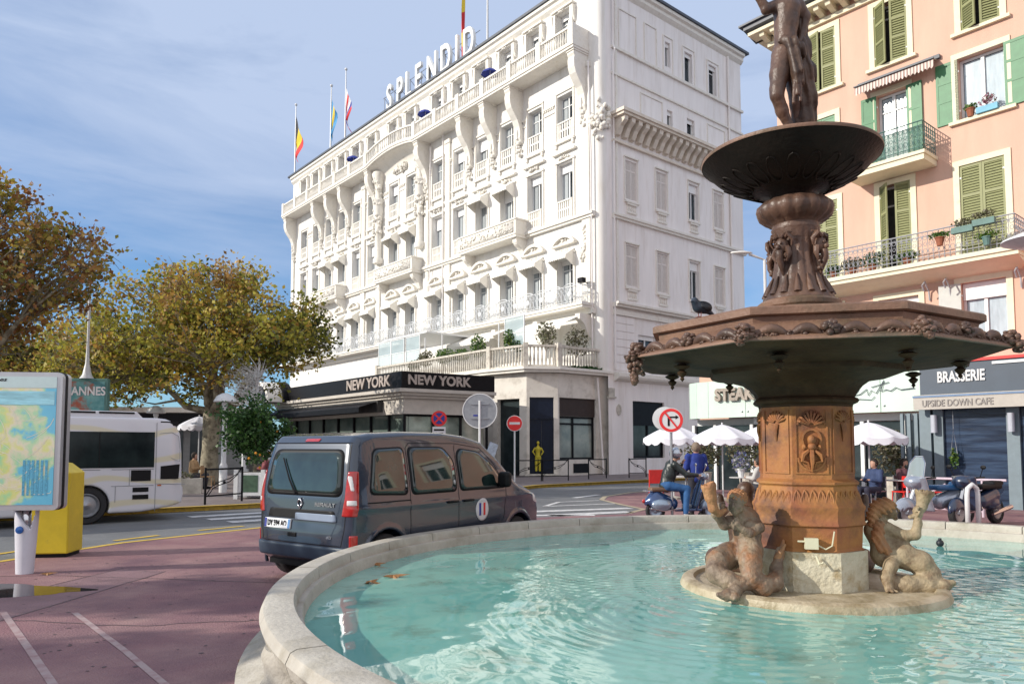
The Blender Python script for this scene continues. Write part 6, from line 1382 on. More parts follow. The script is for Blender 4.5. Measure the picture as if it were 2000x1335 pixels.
m = MB(); m.box(.5, .58, .0, .012, .78, .81); m.build('side_marker', mat('orange_lens', (.5, .12, .02), .3), bus)
o = wheel(.40, .25).build('wheel', M_rubber, bus, ang=40, loc=(1.95, -.17, .40)); rm = MB(); rm.lathe([(.26, .1), (.24, .11), (.2, .04), (.1, .06), (.0, .1)], 24, M=Matrix.Rotation(-PI/2, 4, 'X'), cap=False); rm.build('rim', M_steel, o)
wheel(.40, .25).build('wheel', M_rubber, bus, ang=40, loc=(1.95, -1.95, .40)); wheel(.40, .25).build('wheel', M_rubber, bus, ang=40, loc=(5.9, -.17, .40))
# ------------------------------------------------------------------ map board, yellow box, kiosk
M_alu = mat('anodised_frame', (.50, .51, .53), .3, .05, 5, metal=.6)
mbd = thing('map_board', 'large city map panel in rounded metal frame on a single post', 'map board', (-6.36, 9.74, 0), math.radians(6))
m = MB(); rr = []
def rrect(x0, x1, z0, z1, r, n=6):
    o_ = []
    for cx_, cz_, a in ((x1-r, z0+r, -90), (x1-r, z1-r, 0), (x0+r, z1-r, 90), (x0+r, z0+r, 180)):
        for i in range(n+1): t = math.radians(a+90*i/n); o_.append((cx_+r*math.cos(t), cz_+r*math.sin(t)))
    return o_
m.prism(rrect(-.93, .43, .83, 2.63, .07), -.10, .14, 'y'); fr_ = m.build('frame', M_alu, mbd, ang=30)
m = MB(); m.prism(rrect(-.935, .435, .825, 2.635, .07), -.02, .04, 'y'); m.build('frame_groove', M_vblk, mbd, ang=30)
M_map = bpy.data.materials.new('printed_map'); M_map.use_nodes = True; q = M_map.node_tree; b_ = q.nodes['Principled BSDF']; b_.inputs['Roughness'].default_value = .12; b_.inputs['Coat Weight'].default_value = .6
tcm = q.nodes.new('ShaderNodeTexCoord'); n1_ = q.nodes.new('ShaderNodeTexNoise'); n1_.inputs['Scale'].default_value = 2.6; n1_.inputs['Detail'].default_value = 9; n1_.inputs['Roughness'].default_value = .5
sx_ = q.nodes.new('ShaderNodeSeparateXYZ'); mm = q.nodes.new('ShaderNodeMath'); mm.operation = 'MULTIPLY_ADD'; mm.inputs[1].default_value = .36; ad = q.nodes.new('ShaderNodeMath'); ad.operation = 'ADD'
q.links.new(tcm.outputs['Object'], n1_.inputs['Vector']); q.links.new(tcm.outputs['Object'], sx_.inputs[0]); q.links.new(sx_.outputs['X'], mm.inputs[0]); q.links.new(n1_.outputs['Fac'], mm.inputs[2]); 
crm = q.nodes.new('ShaderNodeValToRGB'); crm.color_ramp.interpolation = 'LINEAR'; E_ = crm.color_ramp.elements
for p_, c_ in ((.22, (.24, .62, .42)), (.34, (.34, .66, .36)), (.42, (.66, .68, .24)), (.48, (.72, .66, .50)), (.54, (.42, .66, .38)), (.59, (.14, .50, .68)), (.9, (.12, .44, .66))):
    e = E_.new(p_); e.color = (*c_, 1)
E_.remove(E_[0]); E_.remove(E_[-1])
q.links.new(mm.outputs[0], crm.inputs[0]); q.links.new(crm.outputs[0], b_.inputs['Base Color'])
m = MB(); m.box(-.88, .36, -.106, -.102, .90, 2.42); m.build('map_sheet', M_map, mbd)
MB().box(-.88, .36, -.1065, -.1025, 2.424, 2.57).build('title_strip', mat('pale_header', (.52, .66, .66), .2, .05, coat=.5), mbd)
text('title_letters', 'Cannes', .07, M_vblk, mbd, TXZ(-.42, -.108, 2.53), .001, 1.5, .001, shear=.3)
m = MB(); [m.box(-.02+.055*i, .012+.055*i, -.1085, -.107, 1.02, 1.48) for i in range(6)]; m.build('index_columns', mat('index_ink', (.10, .36, .52), .3, .3, 60), mbd)
MB().box(-.8, .34, -.1085, -.107, 2.2, 2.38).build('sea_strip', mat('sea_print', (.30, .62, .72), .2, .25, 3, coat=.5, stretch=(1, 1, 8)), mbd)
st_ = MB(); Rm = random.Random(3)
for k in range(46):
    x, z = Rm.uniform(-.85, .1), Rm.uniform(.95, 2.15); a = Rm.choice([.3, .5, 1.7, 2.0, 2.3, -.2]); L_ = Rm.uniform(.1, .5); pts = [(min(.34, max(-.86, x+L_*t*math.cos(a+.3*t))), -.1075, min(2.18, max(.92, z+L_*t*math.sin(a+.3*t)))) for t in (0, .25, .5, .75, 1)]
    for p_, q_ in zip(pts[:-1], pts[1:]):
        d_ = Vector((q_[0]-p_[0], q_[2]-p_[2])); 
        if d_.length < 1e-4: continue
        n_ = Vector((-d_.y, d_.x)).normalized()*.0035; y_ = -.1065-.00002*k; st_.add([(p_[0]+n_.x, y_, p_[2]+n_.y), (p_[0]-n_.x, y_, p_[2]-n_.y), (q_[0]-n_.x, y_, q_[2]-n_.y), (q_[0]+n_.x, y_, q_[2]+n_.y)], [(0,1,2,3)])
st_.build('street_lines', mat('street_print', (.70, .68, .55), .3), mbd)
m = MB(); m.lathe([(.055, .55), (.055, .84)], 16); m.build('post', M_chrome, mbd, True)
nets('post_foot', lambda P: np.maximum(smax(np.sqrt((P[..., 0])**2+(P[..., 1]*1.2)**2)-(.105+.05*np.clip(P[..., 2], 0, 1)), P[..., 2]-.84+np.clip((P[..., 0]+.12)*1.3, 0, .32)*np.clip((.13-P[..., 0])*20, 0, 1)+.0*P[..., 1], .012), -np.maximum(np.hypot(P[..., 0], P[..., 1])-.06, .3-P[..., 2])), (-.22, -.2, .0), (.22, .2, .9), .012, mat('white_cast_foot', (.60, .60, .66), .35, .04), mbd)
b = MB(); b.lathe([(.05, 0), (.045, .012), (.0, .02)], 16, M=Matrix.Translation((-.02, -.125, .58)) @ Matrix.Rotation(PI/2, 4, 'X')); b.build('blue_badge', mat('blue_badge', (.02, .10, .35), .2), mbd, ang=30)
# yellow recycling box
yb = thing('street_cabinet', 'bright yellow steel street cabinet with slots standing behind the map post', 'cabinet', (-7.0, 11.35, 0), math.radians(8))
M_ybox = mat('yellow_steel', (.66, .50, .02), .4, .08, 4, dirt=(.42, .32, .05), dscale=6, dfac=(.6, .8))
m = MB(); m.prism([(-.32, .06), (.32, .06), (.32, 1.26), (.14, 1.40), (-.16, 1.44), (-.32, 1.34)], -.26, .26, 'y'); m.build('body', M_ybox, yb, bevel=.02)
m = MB(); m.box(.08, .28, -.268, -.262, 1.19, 1.24); m.build('label_plate', M_vblk, yb); MB().box(.12, .22, -.268, -.262, 1.04, 1.10).build('label_plate', M_vblk, yb); MB().box(-.29, .29, -.23, .23, 0, .06).build('plinth', M_vblk, yb)
# advertising column with a mast
ki = thing('poster_kiosk', 'green edged poster panel with CANNES lettering topped by a tall white mast', 'kiosk', (-15.05, 26, 0), .12)
m = MB(); m.box(-.75, .75, -.12, .12, 0, 4.06); m.build('case', mat('teal_case', (.10, .22, .20), .4), ki, bevel=.03)
MB().box(-.66, .66, -.13, -.124, 1.6, 3.95).build('poster', mat('poster_print', (.05, .20, .22), .3, .5, 2.5, col2=(.20, .38, .38), dirt=(.30, .08, .05), dscale=1.2, dfac=(.52, .6)), ki)
text('poster_letters', 'CANNES', .42, M_stw, ki, TXZ(0, -.136, 3.6), .002, .85, .01)
m = MB(); m.lathe([(.24, 4.06), (.15, 4.2), (.07, 4.6), (.045, 5.2), (.04, 8.2), (.02, 8.4)], 12); m.build('mast', M_polew, ki, ang=40)
# ------------------------------------------------------------------ street lamps
def lamp(label, x, y, h=3.3):
    t = thing('street_lamp', label, 'street lamp', (x, y, .12), 0, 'white dome street lamps under the plane trees'); m = MB(); m.lathe([(.13, 0), (.13, .9), (.085, 1.0), (.075, h-.45), (.10, h-.4), (.10, h-.3)], 14); m.build('pole', M_polew, t, ang=30)
    m = MB(); m.lathe([(.36, h-.30), (.37, h-.27), (.27, h-.10), (.10, h), (.0, h+.01)], 20); m.build('shade', M_polew, t, ang=40)
    m = MB(); m.lathe([(.14, h-.3), (.2, h-.22), (.14, h-.15)], 12); m.build('lamp_glass', M_curt, t, True)
lamp('white dome street lamp in front of the forked plane trunk', -9.75, 25, 3.35); lamp('white dome street lamp with its head just above the bus roof', -14.5, 30, 3.2)
sl_ = thing('street_lamp', 'modern arm street light with white flat head beyond the fountain vase', 'street lamp', (13.2, 38, 0), 0)
m = MB(); m.tube([(0, 0, 0), (0, 0, 11.4), (-.8, 0, 11.7)], .08, 8); m.build('pole', M_polew, sl_); m = MB(); m.ball((-1.2, 0, 11.78), .5, 10, 6, (1.2, .35, .16)); m.build('lamp_head', M_let, sl_, True)
s2 = thing('street_lamp', 'grey disc shaped street lamp head at the right picture edge', 'street lamp', (10.55, 14.6, 0), 0)
m = MB(); m.lathe([(.0, 5.65), (.35, 5.68), (.62, 5.78), (.60, 5.82), (.3, 5.95), (.0, 5.98)], 32); m.build('lamp_head', M_polew, s2, ang=40); MB().tube([(.45, .4, 5.85), (.8, .8, 5.5), (.8, .8, 0)], .05, 8).build('pole', M_polew, s2)
# ------------------------------------------------------------------ road signs
def disc(mb, r, z, y0, y1, n=32, x=0): mb.prism([(x+r*math.cos(2*PI*i/n), z+r*math.sin(2*PI*i/n)) for i in range(n)], y0, y1, 'y')
def sign_(label, x, y, h, r, rz, pr=.03, post=M_polew, cat='road sign', z0=0):
    t = thing('road_sign', label, cat, (x, y, z0), rz); MB().tube([(0, 0, 0), (0, 0, h+r*.6)], pr, 8).build('post', post, t); return t
t = sign_('round red no entry sign with white bar on white post by the hotel corner', .11, 31, 2.52, .31, .0, .035, z0=.12)
m = MB(); disc(m, .335, 2.52, -.06, -.035); m.build('plate_edge', M_stw, t); m = MB(); disc(m, .31, 2.52, -.066, -.061); m.build('red_disc', C_r, t); MB().box(-.22, .22, -.07, -.067, 2.47, 2.57).build('white_bar', M_stw, t)
t = sign_('large grey back of a round road sign behind the van', -.79, 18, 2.53, .42, -.05, .028)
m = MB(); disc(m, .42, 2.53, .035, .05, 40); m.build('plate', M_steel, t); m = MB(); m.lathe([(.43, 0), (.43, .03), (.41, .03), (.41, 0)], 40, M=Matrix.Translation((0, .055, 2.53)) @ Matrix.Rotation(PI/2, 4, 'X'), cap=False); m.build('rim', M_polew, t); MB().box(-.22, .22, .0, .034, 2.68, 2.71).box(-.22, .22, .0, .034, 2.33, 2.36).build('bracket', M_steel, t)
m = MB(); m.box(-.16, -.05, .026, .0345, 2.40, 2.44); m.build('blue_sticker', C_nb, t); 
t = sign_('round blue and red no stopping sign with small white plate beneath', -2.57, 26, 2.65, .26, .05, .03, M_steel)
m = MB(); disc(m, .275, 2.65, -.05, -.035); m.build('plate_edge', C_r, t); m = MB(); disc(m, .2, 2.65, -.056, -.051); m.build('blue_disc', C_nb, t)
m = MB(); 
for a in (PI/4, -PI/4): m.box(-.2, .2, -.060, -.057, -.03, .03, Matrix.Translation((0, -.001*(a > 0), 2.65)) @ Matrix.Rotation(a, 4, 'Y'))
m.build('red_cross', C_r, t); MB().box(-.23, .23, -.05, -.035, 2.02, 2.36).build('sub_plate', M_stw, t); m = MB(); m.box(-.18, .18, -.055, -.051, 2.22, 2.28); m.box(-.12, .14, -.055, -.051, 2.1, 2.15); m.build('plate_print', M_vblk, t)
t = sign_('round no turn sign with red rim, black arrow and a second plate behind', 3.58, 16.6, 2.25, .26, -.18, .03, M_steel)
m = MB(); disc(m, .275, 2.25, -.05, -.032); m.build('plate_edge', M_polew, t); m = MB(); m.arc_strip(0, 2.25, .2, .262, 0, 2*PI-.001, -.056, -.051, 32); m.box(-.225, .225, -.062, -.0575, -.018, .018, Matrix.Translation((0, 0, 2.25)) @ Matrix.Rotation(PI*.29, 4, 'Y')); m.build('red_ring', C_r, t)
m = MB(); m.box(-.075, -.03, -.056, -.052, 2.12, 2.30); m.box(-.075, .1, -.0562, -.0522, 2.3, 2.335); m.prism([(.1, 2.27), (.1, 2.365), (.17, 2.317)], -.056, -.052, 'y'); m.build('arrow', M_vblk, t)
m = MB(); disc(m, .27, 2.29, .06, .075, x=-.14); m.build('second_plate', M_polew, t)
# ------------------------------------------------------------------ pedestrian barriers
def barrier():
    t = thing('street_barrier', '', 'barrier'); m = MB()
    m.tube([(-.7, 0, -.05), (-.7, 0, .98)], .03, 6); m.build('post', M_black, t); m = MB(); m.tube([(.7, 0, -.05), (.7, 0, .98)], .03, 6); m.build('post', M_black, t)
    m = MB(); m.tube([(-.7, 0, .93), (.7, 0, .93)], .025, 6); m.tube([(-.7, 0, .22), (.7, 0, .22)], .02, 6)
    for o_ in (0, .09): m.tube([(-.68+o_, 0, .24), (-.5+o_, 0, .45-o_*.3), (-.2, 0, .58-o_), (.2, 0, .66-o_), (.5, 0, .78-o_*.3), (.66-o_*.4, 0, .92)], .014, 5)
    m.ball((0, 0, .56), .045, 6, 5); m.build('railing', M_black, t); return t
b0 = barrier(); b0.location = (-7.92, 20.4, .12); b0.rotation_euler = (0, 0, 1.2); b0['label'] = 'black barrier with curved bars between the bus and the white planter'; b0['group'] = 'black street barriers'; b0.rotation_euler = (0, 0, math.atan2(21.28-19.56, -7.59+8.25)+0)
for x, y, rz, lab, sx_ in [(.75, 33.1, .42, 'black barrier right beside the no entry sign post', 1), (1.95, 33.6, .45, 'black barrier in front of the navy shop door', 1), (4.15, 35.9, .8, 'black barrier in front of the shop window of the hotel corner', -1), (6.35, 37.4, .75, 'black barrier left of the red cafe chair by the hotel side wall', -1)]:
    copy_tree(b0, None, (x, y, .12), rz, lab, (sx_, 1, 1))
# ------------------------------------------------------------------ trees
M_bark = mat('plane_bark', (.20, .17, .12), .85, .2, 3, .6, 18, col2=(.34, .31, .22), dirt=(.11, .09, .06), dscale=4, dfac=(.48, .62))
M_aut = leafmat('autumn_leaves', [(.06, .07, .015), (.17, .19, .03), (.36, .35, .05), (.50, .42, .07), (.44, .25, .06), (.26, .14, .05), (.60, .48, .26)], .6, .42)
M_aut2 = leafmat('rusty_leaves', [(.05, .045, .015), (.16, .16, .03), (.34, .30, .05), (.42, .26, .06), (.34, .15, .05), (.20, .09, .04), (.56, .44, .2)], .6, .4)
def plane_tree(label, base, fork, blobs_, ncl, per, ls, seed, m, tr=.3, lean=(0, 0), tone=None, sp=.42, nl=10):
    R_ = np.random.default_rng(seed); t = thing('plane_tree', label, 'tree', base, 0, 'autumn plane trees'); B = np.array(base)
    C_ = []; 
    wts = np.array([b_[1][0]*b_[1][1]*b_[1][2] for b_ in blobs_]); wts /= wts.sum()
    for _ in range(ncl):
        c, r = blobs_[R_.choice(len(blobs_), p=wts)]; u = R_.normal(size=3); u /= np.linalg.norm(u); C_.append(np.array(c)+u*np.array(r)*R_.random()**.38)
    C_ = np.array(C_)-B; F0 = np.array((lean[0], lean[1], fork)); mb = MB()
    mb.tube([(0, 0, -.1), (0, 0, .15), (lean[0]*.4, lean[1]*.4, fork*.5), tuple(F0)], [tr*1.5, tr*1.15, tr*.92, tr*1.05], 12)
    # limbs to spread anchors, then branches from the nearest limb point
    an = C_[R_.choice(len(C_), nl, replace=False)]; nodes = []
    for a in an:
        e = F0+(a-F0)*.62; p1 = F0+(e-F0)*.33+np.array((0, 0, -.12*np.linalg.norm((e-F0)[:2])))+R_.normal(size=3)*.12; p2 = F0+(e-F0)*.68+R_.normal(size=3)*.2
        P_ = [F0*.98, p1, p2, e]; rs = [tr*.5, tr*.38, tr*.28, tr*.18]; mb.tube([tuple(p) for p in P_], rs, 8, cap=False)
        for i in range(3):
            for s_ in np.linspace(0, 1, 4): nodes.append((P_[i]*(1-s_)+P_[i+1]*s_, rs[i]*(1-s_)+rs[i+1]*s_))
    NP = np.array([n[0] for n in nodes])
    for c in C_:
        d_ = np.linalg.norm(NP-c, axis=1)+np.maximum(0, NP[:, 2]-c[2])*1.5; j = int(np.argmin(d_)); s0 = NP[j]; r0 = min(nodes[j][1]*.6, .06); md = (s0+c)/2+R_.normal(size=3)*.18; md[2] -= .08; mb.tube([tuple(s0), tuple(md), tuple(c)], [r0, r0*.6, .008], 5, cap=False)
        for _ in range(3): q = c+R_.normal(size=3)*sp*1.1; mb.tube([tuple(c*.6+md*.4), tuple((c+q)/2), tuple(q)], [.014, .01, .005], 3, cap=False)
    mb.build('trunk', M_bark, t, True)
    idx = np.repeat(np.arange(len(C_)), per); p = C_[idx]+R_.normal(size=(len(idx), 3))*sp*np.array((1, 1, .8)); base_t = R_.normal(.5, .17, len(C_))
    if tone is not None: base_t = base_t+tone(C_+B)
    rnd = np.clip(base_t[idx]+R_.normal(0, .13, len(idx)), 0, 1); leafcloud('crown', m, t, p, ls, R_, rnd); return t
plane_tree('large plane tree with spreading pale forked limbs and green gold crown right of the bus', (-12.3, 30, 0.12), 3.0, [((-12.6, 30, 6.3), (5.2, 3.6, 2.7)), ((-9.9, 30, 5.9), (2.3, 2.2, 1.6)), ((-16.0, 30, 5.5), (2.8, 2.5, 2.0)), ((-12.2, 30, 8.3), (2.2, 2, 1.1))], 430, 58, .085, 3, M_aut, .34, (.1, 0), lambda C: np.where(C[:, 0] > -10, -.16, .0)+np.clip((C[:, 2]-7.4)*.04, -.1, .05), .29, 13)
plane_tree('plane tree with rusty brown crown cut by the left picture edge', (-17.4, 21.5, .12), 2.6, [((-16.8, 22, 7.3), (3.9, 3, 2.7)), ((-14.2, 22, 7.2), (2.2, 1.8, 1.4)), ((-17.4, 22, 9.7), (2.0, 2, 1.3)), ((-16.2, 22, 5.2), (2.6, 2.2, 1.2))], 360, 56, .078, 8, M_aut2, .33, (.3, 0), None, .25, 10)
plane_tree('smaller plane tree far behind the poster kiosk', (-24, 40, .12), 3.0, [((-24, 40, 6.0), (5, 3.5, 2.2)), ((-28, 40, 5.8), (4, 3, 2.0))], 260, 60, .11, 12, M_aut, .3, (0, 0), lambda C: np.full(len(C), .08), .5, 8)
# palms off to the left whose shadows streak across the plaza
M_palm = leafmat('palm_fronds', [(.03, .06, .015), (.06, .11, .025), (.10, .15, .04)])
def palm(label, x, y, h, seed):
    R_ = np.random.default_rng(seed); t = thing('palm_tree', label, 'palm', (x, y, 0), 0, 'palms left of the square'); m = MB(); m.tube([(0, 0, 0), (.05, 0, h*.5), (.1, .05, h)], [.28, .2, .2], 10); m.build('trunk', M_bark, t, True)
    V = []; F_ = []
    for k in range(52):
        a = R_.uniform(0, 2*PI); e = R_.uniform(-.5, 1.2); L_ = R_.uniform(1.7, 2.3)
        for j in range(16):
            s_ = (j+1)/16; r = L_*s_*math.cos(e*(1-s_*.3)); z = h+L_*s_*math.sin(e)-1.1*s_*s_; c = np.array((.1+r*math.cos(a), .05+r*math.sin(a), z)); q = np.array((-math.sin(a), math.cos(a), -.35)); f = np.array((math.cos(a), math.sin(a), -.2))*.05
            for sg_ in (-1, 1): n = len(V); e2 = c+np.array((q[0]*sg_, q[1]*sg_, q[2]))*.42*(1-s_*.6)+f*4; V += [c-f, c+f, e2, e2-f*.5]; F_.append((n, n+1, n+2, n+3))
    npmesh('crown', np.array(V), np.array(F_), M_palm, t, attr=R_.random(len(F_)))
palm('tall palm left of the square beyond the pollarded trees', -27, -4.2, 10.5, 3)
for i_, (x_, y_, h_) in enumerate(((-16.6, 4.9, 6.0), (-16.2, 2.3, 6.0), (-14.2, .6, 5.0))):
    plane_tree(['pollarded tree left of the square level with the yellow cabinet', 'pollarded tree left of the square level with the puddle', 'shorter pollarded tree left of the square nearest the pool'][i_], (x_, y_, 0), h_-1.2, [((x_, y_, h_), (1.7, .62, .62))], 46, 46, .12, 40+i_, M_aut2, .16, (0, 0), None, .24, 4)
# white twiggy tree
wt = thing('bleached_tree', 'white painted twiggy decorative tree behind the street lamp', 'tree', (-10.15, 28, .12)); R_ = np.random.default_rng(4); mb = MB(); mb.tube([(0, 0, 0), (0, 0, 1.6), (.28, 0, 2.6), (.45, 0, 3.6), (.5, 0, 4.9)], [.09, .08, .06, .045, .02], 7)
for _ in range(150):
    z = R_.uniform(3.0, 4.7); a = R_.uniform(0, 2*PI); r = R_.uniform(.3, .85); s0 = (.32+.1*(z-3), 0, z-.3); e = (.1+r*math.cos(a), r*.7*math.sin(a), z+R_.uniform(-.2, .4)); md = tuple((s0[i]+e[i])/2+R_.normal()*.06 for i in range(3)); mb.tube([s0, md, e], [.02, .013, .006], 4, cap=False)
mb.build('trunk', M_polew, wt); leaves('crown', leafmat('white_leaves', [(.5, .5, .5), (.7, .7, .68)]), wt, (-.05, 0, 4.0), (.85, .6, .75), 900, .035, 4)
# orange tree in a white planter
ot = thing('potted_tree', 'dark green orange tree in white box planter between the lamp and the van', 'tree', (-7.75, 22.3, .12)); 
m = MB(); m.box(-.42, .42, -.42, .42, .1, .78); 
for sx_ in (-1, 1):
    for sy_ in (-1, 1): m.box(sx_*.40-.06, sx_*.40+.06, sy_*.40-.06, sy_*.40+.06, 0, .86)
m.build('planter', M_polew, ot); MB().box(-.34, .34, -.34, .34, .7, .785).build('soil', mat('soil', (.05, .035, .02), .9), ot); MB().box(-.25, .25, -.428, -.424, .2, .7).build('green_panel', mat('green_panel', (.05, .10, .06), .6, .3, 6), ot)
MB().tube([(0, 0, .75), (.03, 0, 1.3), (0, .02, 2.3)], [.06, .05, .03], 7).build('trunk', M_bark, ot)
R_ = np.random.default_rng(9); cc_ = [np.array((0, 0, 2.0))+R_.normal(size=3)*np.array((.42, .42, .38)) for _ in range(60)]; p = np.concatenate([c+R_.normal(size=(90, 3))*.15 for c in cc_]); leafcloud('crown', M_dk_leaf, ot, p, .055, R_)
m = MB(); [m.ball(tuple(np.array((0, 0, 1.7))+R_.normal(size=3)*np.array((.5, .5, .4))), .04, 6, 5) for _ in range(12)]; m.build('fruit', mat('orange_fruit', (.6, .25, .02), .5), ot)
# ------------------------------------------------------------------ low cafe building under the trees
cb = thing('cafe_building', 'dark fronted low cafe building in the shade behind the plane trees', 'building', (-18, 43, .0), .12)
m = MB(); m.box(-24, 2.5, 0, 6, 0, 3.6); m.build('wall', mat('grey_cafe_wall', (.24, .24, .24), .8, .1), cb); m = MB(); m.box(-24.3, 2.8, -1.2, 6, 3.6, 3.9); m.build('roof', M_trim, cb)
m = MB(); [m.box(-23.5+k*1.9, -22+k*1.9, -.04, -.004, .3, 3.1) for k in range(13)]; m.build('glazing', M_dglass, cb)
m = MB(); m.box(-24, 2.5, -1.1, -1.0, 3.0, 3.55); m.build('awning', M_black, cb)
# ------------------------------------------------------------------ parasols, chairs and tables
def parasol_w(label, x, y, h=2.35, r=1.0, z0=0.0, rz=.2):
    t = thing('cafe_parasol', label, 'parasol', (x, y, z0), rz, 'white scalloped cafe parasols'); N = 8; mb = MB(); vs = [(0, 0, h)]; fs = []; K = 5; S = 6
    def pt(a, f):
        ph = (a/(2*PI)*N) % 1; sag = .07*math.sin(PI*ph)*f; rr = r*f*(1-.06*math.sin(PI*ph)); return (rr*math.cos(a), rr*math.sin(a), h-.42*f**1.35-sag*.8)
    M_ = N*S
    for k in range(1, K+1): vs += [pt(2*PI*i/M_, k/K) for i in range(M_)]
    for i in range(M_): fs.append((0, 1+i, 1+(i+1) % M_))
    for k in range(K-1):
        for i in range(M_): fs.append((1+k*M_+i, 1+(k+1)*M_+i, 1+(k+1)*M_+(i+1) % M_, 1+k*M_+(i+1) % M_))
    b0_ = len(vs)
    for i in range(M_): p = pt(2*PI*i/M_, 1); sc2 = abs(math.sin(PI*i/3)); vs.append((p[0]*1.01, p[1]*1.01, p[2]-.12-.08*sc2))
    for i in range(M_): fs.append((1+(K-1)*M_+i, b0_+i, b0_+(i+1) % M_, 1+(K-1)*M_+(i+1) % M_))
    mb.add(vs, fs); mb.build('canopy', M_awn2, t, ang=50); MB().tube([(0, 0, 0), (0, 0, h+.06)], .025, 8).build('pole', M_polew, t); m_ = MB(); m_.lathe([(.25, 0), (.25, .06), (.04, .1)], 12); m_.build('base', M_stone, t); return t
M_awn2 = mat('white_parasol_cloth', (.72, .72, .78), .8, .04, 3)
for x, y, lab in ((5.15, 23.6, 'white scalloped parasol leftmost, partly behind the no left turn sign'), (6.55, 23, 'white scalloped parasol in the middle above the man in blue'), (7.95, 23.2, 'white scalloped parasol half hidden behind the fountain column'), (10.1, 20.9, 'white scalloped parasol right of the fountain column')): parasol_w(lab, x, y)
parasol_w('small white parasol far under the plane tree beside the bus', -14.0, 33, 2.9, .9, .12)
def chair(m, label, loc, rz, grp):
    t = thing('cafe_chair', label, 'chair', loc, rz, grp); mb = MB(); mb.box(-.2, .2, -.2, .2, .44, .47); mb.build('seat', m, t, bevel=.008)
    mb = MB(); mb.box(-.19, .19, .18, .205, .55, .86); mb.build('backrest', m, t, bevel=.008)
    for sx_, sy_ in ((-1, -1), (1, -1), (-1, 1), (1, 1)): MB().tube([(sx_*.18, sy_*.18, .44 if sy_ < 0 else .8), (sx_*.19, sy_*.2, 0)], .014, 6).build('leg', m, t)
    return t
c0 = chair(M_red, 'tall red cafe chair left of the scooter rider', (4.0, 20.0, 0), .3, 'red cafe chairs'); c0.scale = (1.15, 1.15, 1.2)
for i, (x, y, rz, lab) in enumerate([(11.2, 19.8, 1.4, 'red chair seen between triton head and grey folding shutter'), (8.3, 22.2, 2.0, 'red chair close to the left side of the fountain column'), (10.5, 19.9, -1.2, 'red chair under the right hand parasol')]): copy_tree(c0, None, (x, y, 0), rz, lab, 1.0)
M_wood = mat('tan_wood', (.34, .20, .09), .6, .2, 6); M_tabw = mat('table_top', (.5, .5, .5), .4)
def table(label, loc, m, grp):
    t = thing('cafe_table', label, 'table', loc, 0, grp); mb = MB(); mb.lathe([(.34, .72), (.35, .735), (.34, .75)], 20); mb.build('tabletop', m, t); mb = MB(); mb.lathe([(.22, 0), (.22, .02), (.03, .05), (.03, .72)], 12); mb.build('leg', M_steel, t); return t
t0 = table('round cafe table under the middle parasol', (6.9, 22.3, 0), M_tabw, 'round cafe tables')
for loc, lab in (((10.6, 20.4, 0), 'round cafe table under the right hand parasol'), ((5.4, 23.0, 0), 'round cafe table under the leftmost parasol')): copy_tree(t0, None, loc, 0, lab)
tw_ = table('wooden cafe table beside the plane trunk', (-12.6, 27.4, .12), M_wood, 'wooden cafe tables'); 
copy_tree(tw_, None, (-8.3, 27.0, .12), 0, 'wooden cafe table behind the orange tree')
cw = chair(M_wood, 'wooden chair right of the seated people by the plane trunk', (-11.1, 27.0, .12), 1.7, 'wooden cafe chairs')
copy_tree(cw, None, (-13.3, 27.1, .12), -1.5, 'wooden chair nearest the bus under the plane tree'); copy_tree(cw, None, (-8.9, 26.8, .12), -1.4, 'wooden chair behind the orange tree, left of the table'); copy_tree(cw, None, (-7.6, 26.8, .12), 1.5, 'wooden chair behind the orange tree, right of the table')
pbx = thing('planter_box', 'long grey planter box with dry plants in front of the cafe terrace', 'planter', (-11.2, 24.2, .12), .3); m = MB(); m.box(-1.6, 1.0, -.2, .2, 0, .5); m.build('box', M_stone, pbx, bevel=.01); leaves('foliage', M_dry_leaf, pbx, (-.3, 0, .6), (1.2, .2, .18), 500, .05, 5)
# bicycle hoops and the white rail by the brasserie
hp = thing('bike_hoop', 'white bent tube bicycle hoop nearest the pool wall on the right', 'bike hoop', (9.0, 14.5, 0), .25)
m = MB(); m.tube([(-.13, 0, 0), (-.13, 0, .72), (-.11, 0, .84), (0, 0, .92), (.11, 0, .84), (.13, 0, .72), (.13, 0, 0)], .045, 10); m.build('tube', M_polew, hp, True)
rl = thing('white_railing', 'pale pink painted railing with slanted braces in front of the brasserie', 'railing', (11.2, 17.3, 0), -.9); M_lil = mat('lilac_paint', (.55, .45, .52), .5, .05)
m = MB(); m.tube([(-1.9, 0, .88), (.3, 0, .88)], .03, 6)
for x in (-1.9, -.2): m.tube([(x, 0, 0), (x, 0, .88)], .03, 6)
for k in range(2): m.tube([(-1.9+k*.9, 0, .15), (-1.0+k*.9, 0, .75)], .022, 5)
m.tube([(-1.9, 0, .14), (-.2, 0, .14)], .022, 5); m.build('rails', M_lil, rl)
